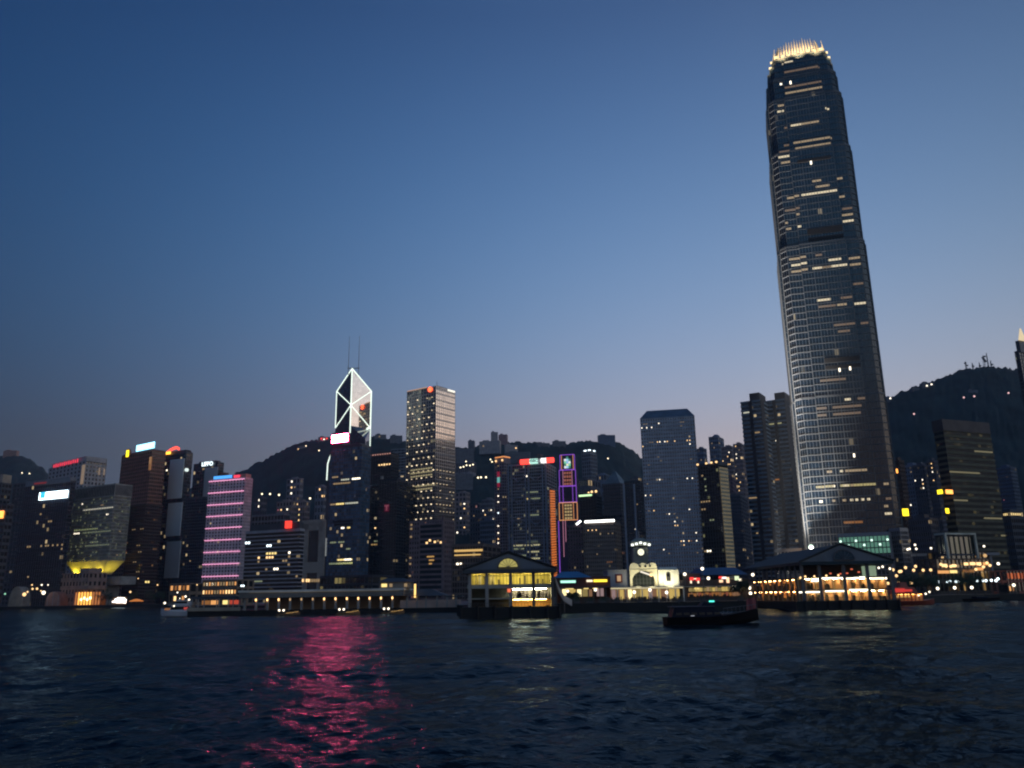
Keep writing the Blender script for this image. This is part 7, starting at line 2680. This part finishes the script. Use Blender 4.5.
for i in range(8):
    xx = B(162) + i * (B(171) - B(162)) / 7
    b.tube((xx, -1.4, 2.5), (xx, -1.4, 3.3), .04, n=4)
b.tube((B(162), -1.4, 3.4), (B(171), -1.6, 3.1), .04, n=4); b.build('bow_rail', ALU, o)
for px, py, r in ((165.8, 602.8, .42), (175.7, 606, .36), (186.7, 596.6, .36), (190.5, 599.8, .36), (178, 592.5, .28), (181, 598.5, .2)):
    q = MB(); q.ball((B(px), -1.9, zB(py)), r); q.build('lamp', WHT, o)
block('warm_cabin_light', emit('dull orange room', (0, 0, 0), 0), o, (B(169.5), -2.0, 2.8), (2.4, .2, .7)); block('cabin_light', emit('red cabin light', (.9, .1, .08), .5), o, (B(188.5), -2.3, 3.0), (1.6, .2, .8))

# red-lit moored ferry at right
Yr = 318
o = thing('moored_ferry', 'moored ferry with red and orange lit decks right of the big gabled pier', 'boat', (PX(911, Yr, 1), Yr, 0), R_(2))
def B(px, z=1):
    return PX(px, Yr, z) - o.location.x
zB = lambda py: PZ(py, o.location.x, Yr)
hull(B(932) - B(884), 7.0, 1.5, .9, mat('dark red hull', (.16, .03, .02), rough=.4), o, 1)
RW = mat('red ferry paint', (.30, .06, .04), rough=.5)
b = MB(); b.box(B(888), B(922), -3, 3, 1.5, 1.7); b.box(B(888), B(920), -3, 3, 4.2, 4.4); b.frus((B(888), B(916), -2.6, 2.6), (B(890), B(913), -2.3, 2.3), 4.41, 6.6); b.build('decks', RW, o)
b = MB(); b.box(B(889), B(921), -1.6, 1.6, 1.71, 4.19); b.build('saloon', mat('saloon wall', (.5, .3, .12)), o)
for i in range(9):
    xx = B(889) + i * (B(920) - B(889)) / 8
    q = MB(); q.box(xx - .12, xx + .12, -2.9, -2.6, 1.7, 4.2); q.build('post', RW, o)
OL = emit('ferry orange lamp', (1, .5, .12), 9, True)
for i in range(5):
    block('deck_tube', OL, o, (B(892) + i * (B(918) - B(892)) / 4, -2.2, 4.0), (1.5, .3, .12))
block('saloon_light', emit('amber saloon light', (1, .55, .15), .6), o, (B(901), -1.75, 3.3), (B(911) - B(896), .2, .7))
block('upper_light', emit('red upper deck light', (1, .06, .04), .6), o, (B(896), -2.65, 5.5), (5, .3, 1.4))
block('upper_light', emit('red upper deck light', (0, 0, 0), 0), o, (B(906), -2.65, 5.4), (3, .3, .8))
for px, py in ((916.2, 595.5), (923.5, 594), (927.5, 592.2)):
    q = MB(); q.ball((B(px), -2.6, zB(py)), .36); q.build('lamp', WHT, o)
b = MB(); b.frus((B(900), B(908), -1.4, 1.4), (B(901), B(907), -1.2, 1.2), 6.61, 8.4); b.tube((B(895), 0, 6.6), (B(895), 0, 10.5), .07); b.build('funnel_and_mast', RW, o)

# small tug shapes at far right edge of quay
o = thing('moored_barge', 'long unlit black barge moored against the right-hand sea wall', 'boat', (PX(966, 392, 1), 392, 0), R_(3))
hull(PX(1004, 392, 1) - PX(934, 392, 1), 7, 1.3, .5, DH, o, 1)
b = MB(); b.box(-11, -6.5, -2, 2, 1.3, 3.0); b.box(4, 9, -2.2, 2.2, 1.3, 2.2); b.build('deckhouse', DC, o)

# ================================================================== evening haze over the harbour and city
b = MB()
b.box(-5200, 9500, -400, 7500, -6, 640)
hz = b.build('haze', [bpy.data.materials.new('evening haze')])
hm = hz.data.materials[0]
hm.use_nodes = True
hn = hm.node_tree
hn.nodes.remove(hn.nodes['Principled BSDF'])
pv = hn.nodes.new('ShaderNodeVolumePrincipled')
pv.inputs['Color'].default_value = (.72, .84, 1.0, 1)
pv.inputs['Density'].default_value = .000055
hn.links.new(pv.outputs[0], hn.nodes['Material Output'].inputs['Volume'])
hz['kind'] = 'stuff'

# ---- pieces that belong to a part of a thing go one level deeper
def base_name(n):
    return n.split('.')[0]


SUBS = {'half_round_window': ('window_frame',), 'arch_window': (), 'clock_face': ('clock_hands', 'clock_rim'), 'billboard': ('emblem',), 'flagpole': ('flag',),
        'swoosh_sign': ('swoosh_tip',), 'crown_drum': ('crown_fins', 'crown_lamp'), 'turret': ('turret_roof', 'turret_light'), 'white_wing': ('pilaster', 'arched_window'),
        'arched_front': ('round_vent', 'sloping_light'), 'cabin': ('cabin_windows', 'window_band'), 'roof_cap': (), 'upper_cabin': ('cabin_roof',), 'canopy': ('canopy_light',)}
for o_ in [q for q in COL.objects if q.parent is None and q.type == 'EMPTY']:
    kids = list(o_.children)
    for p_ in kids:
        for cn in SUBS.get(base_name(p_.name), ()):
            if p_.location.length > 1e-6 or p_.scale != Vector((1, 1, 1)):
                inv = Matrix.LocRotScale(p_.location, p_.rotation_euler, p_.scale).inverted()
            else:
                inv = None
            for c_ in kids:
                if base_name(c_.name) == cn and c_.parent == o_:
                    c_.parent = p_
                    if inv is not None:
                        c_.matrix_parent_inverse = inv
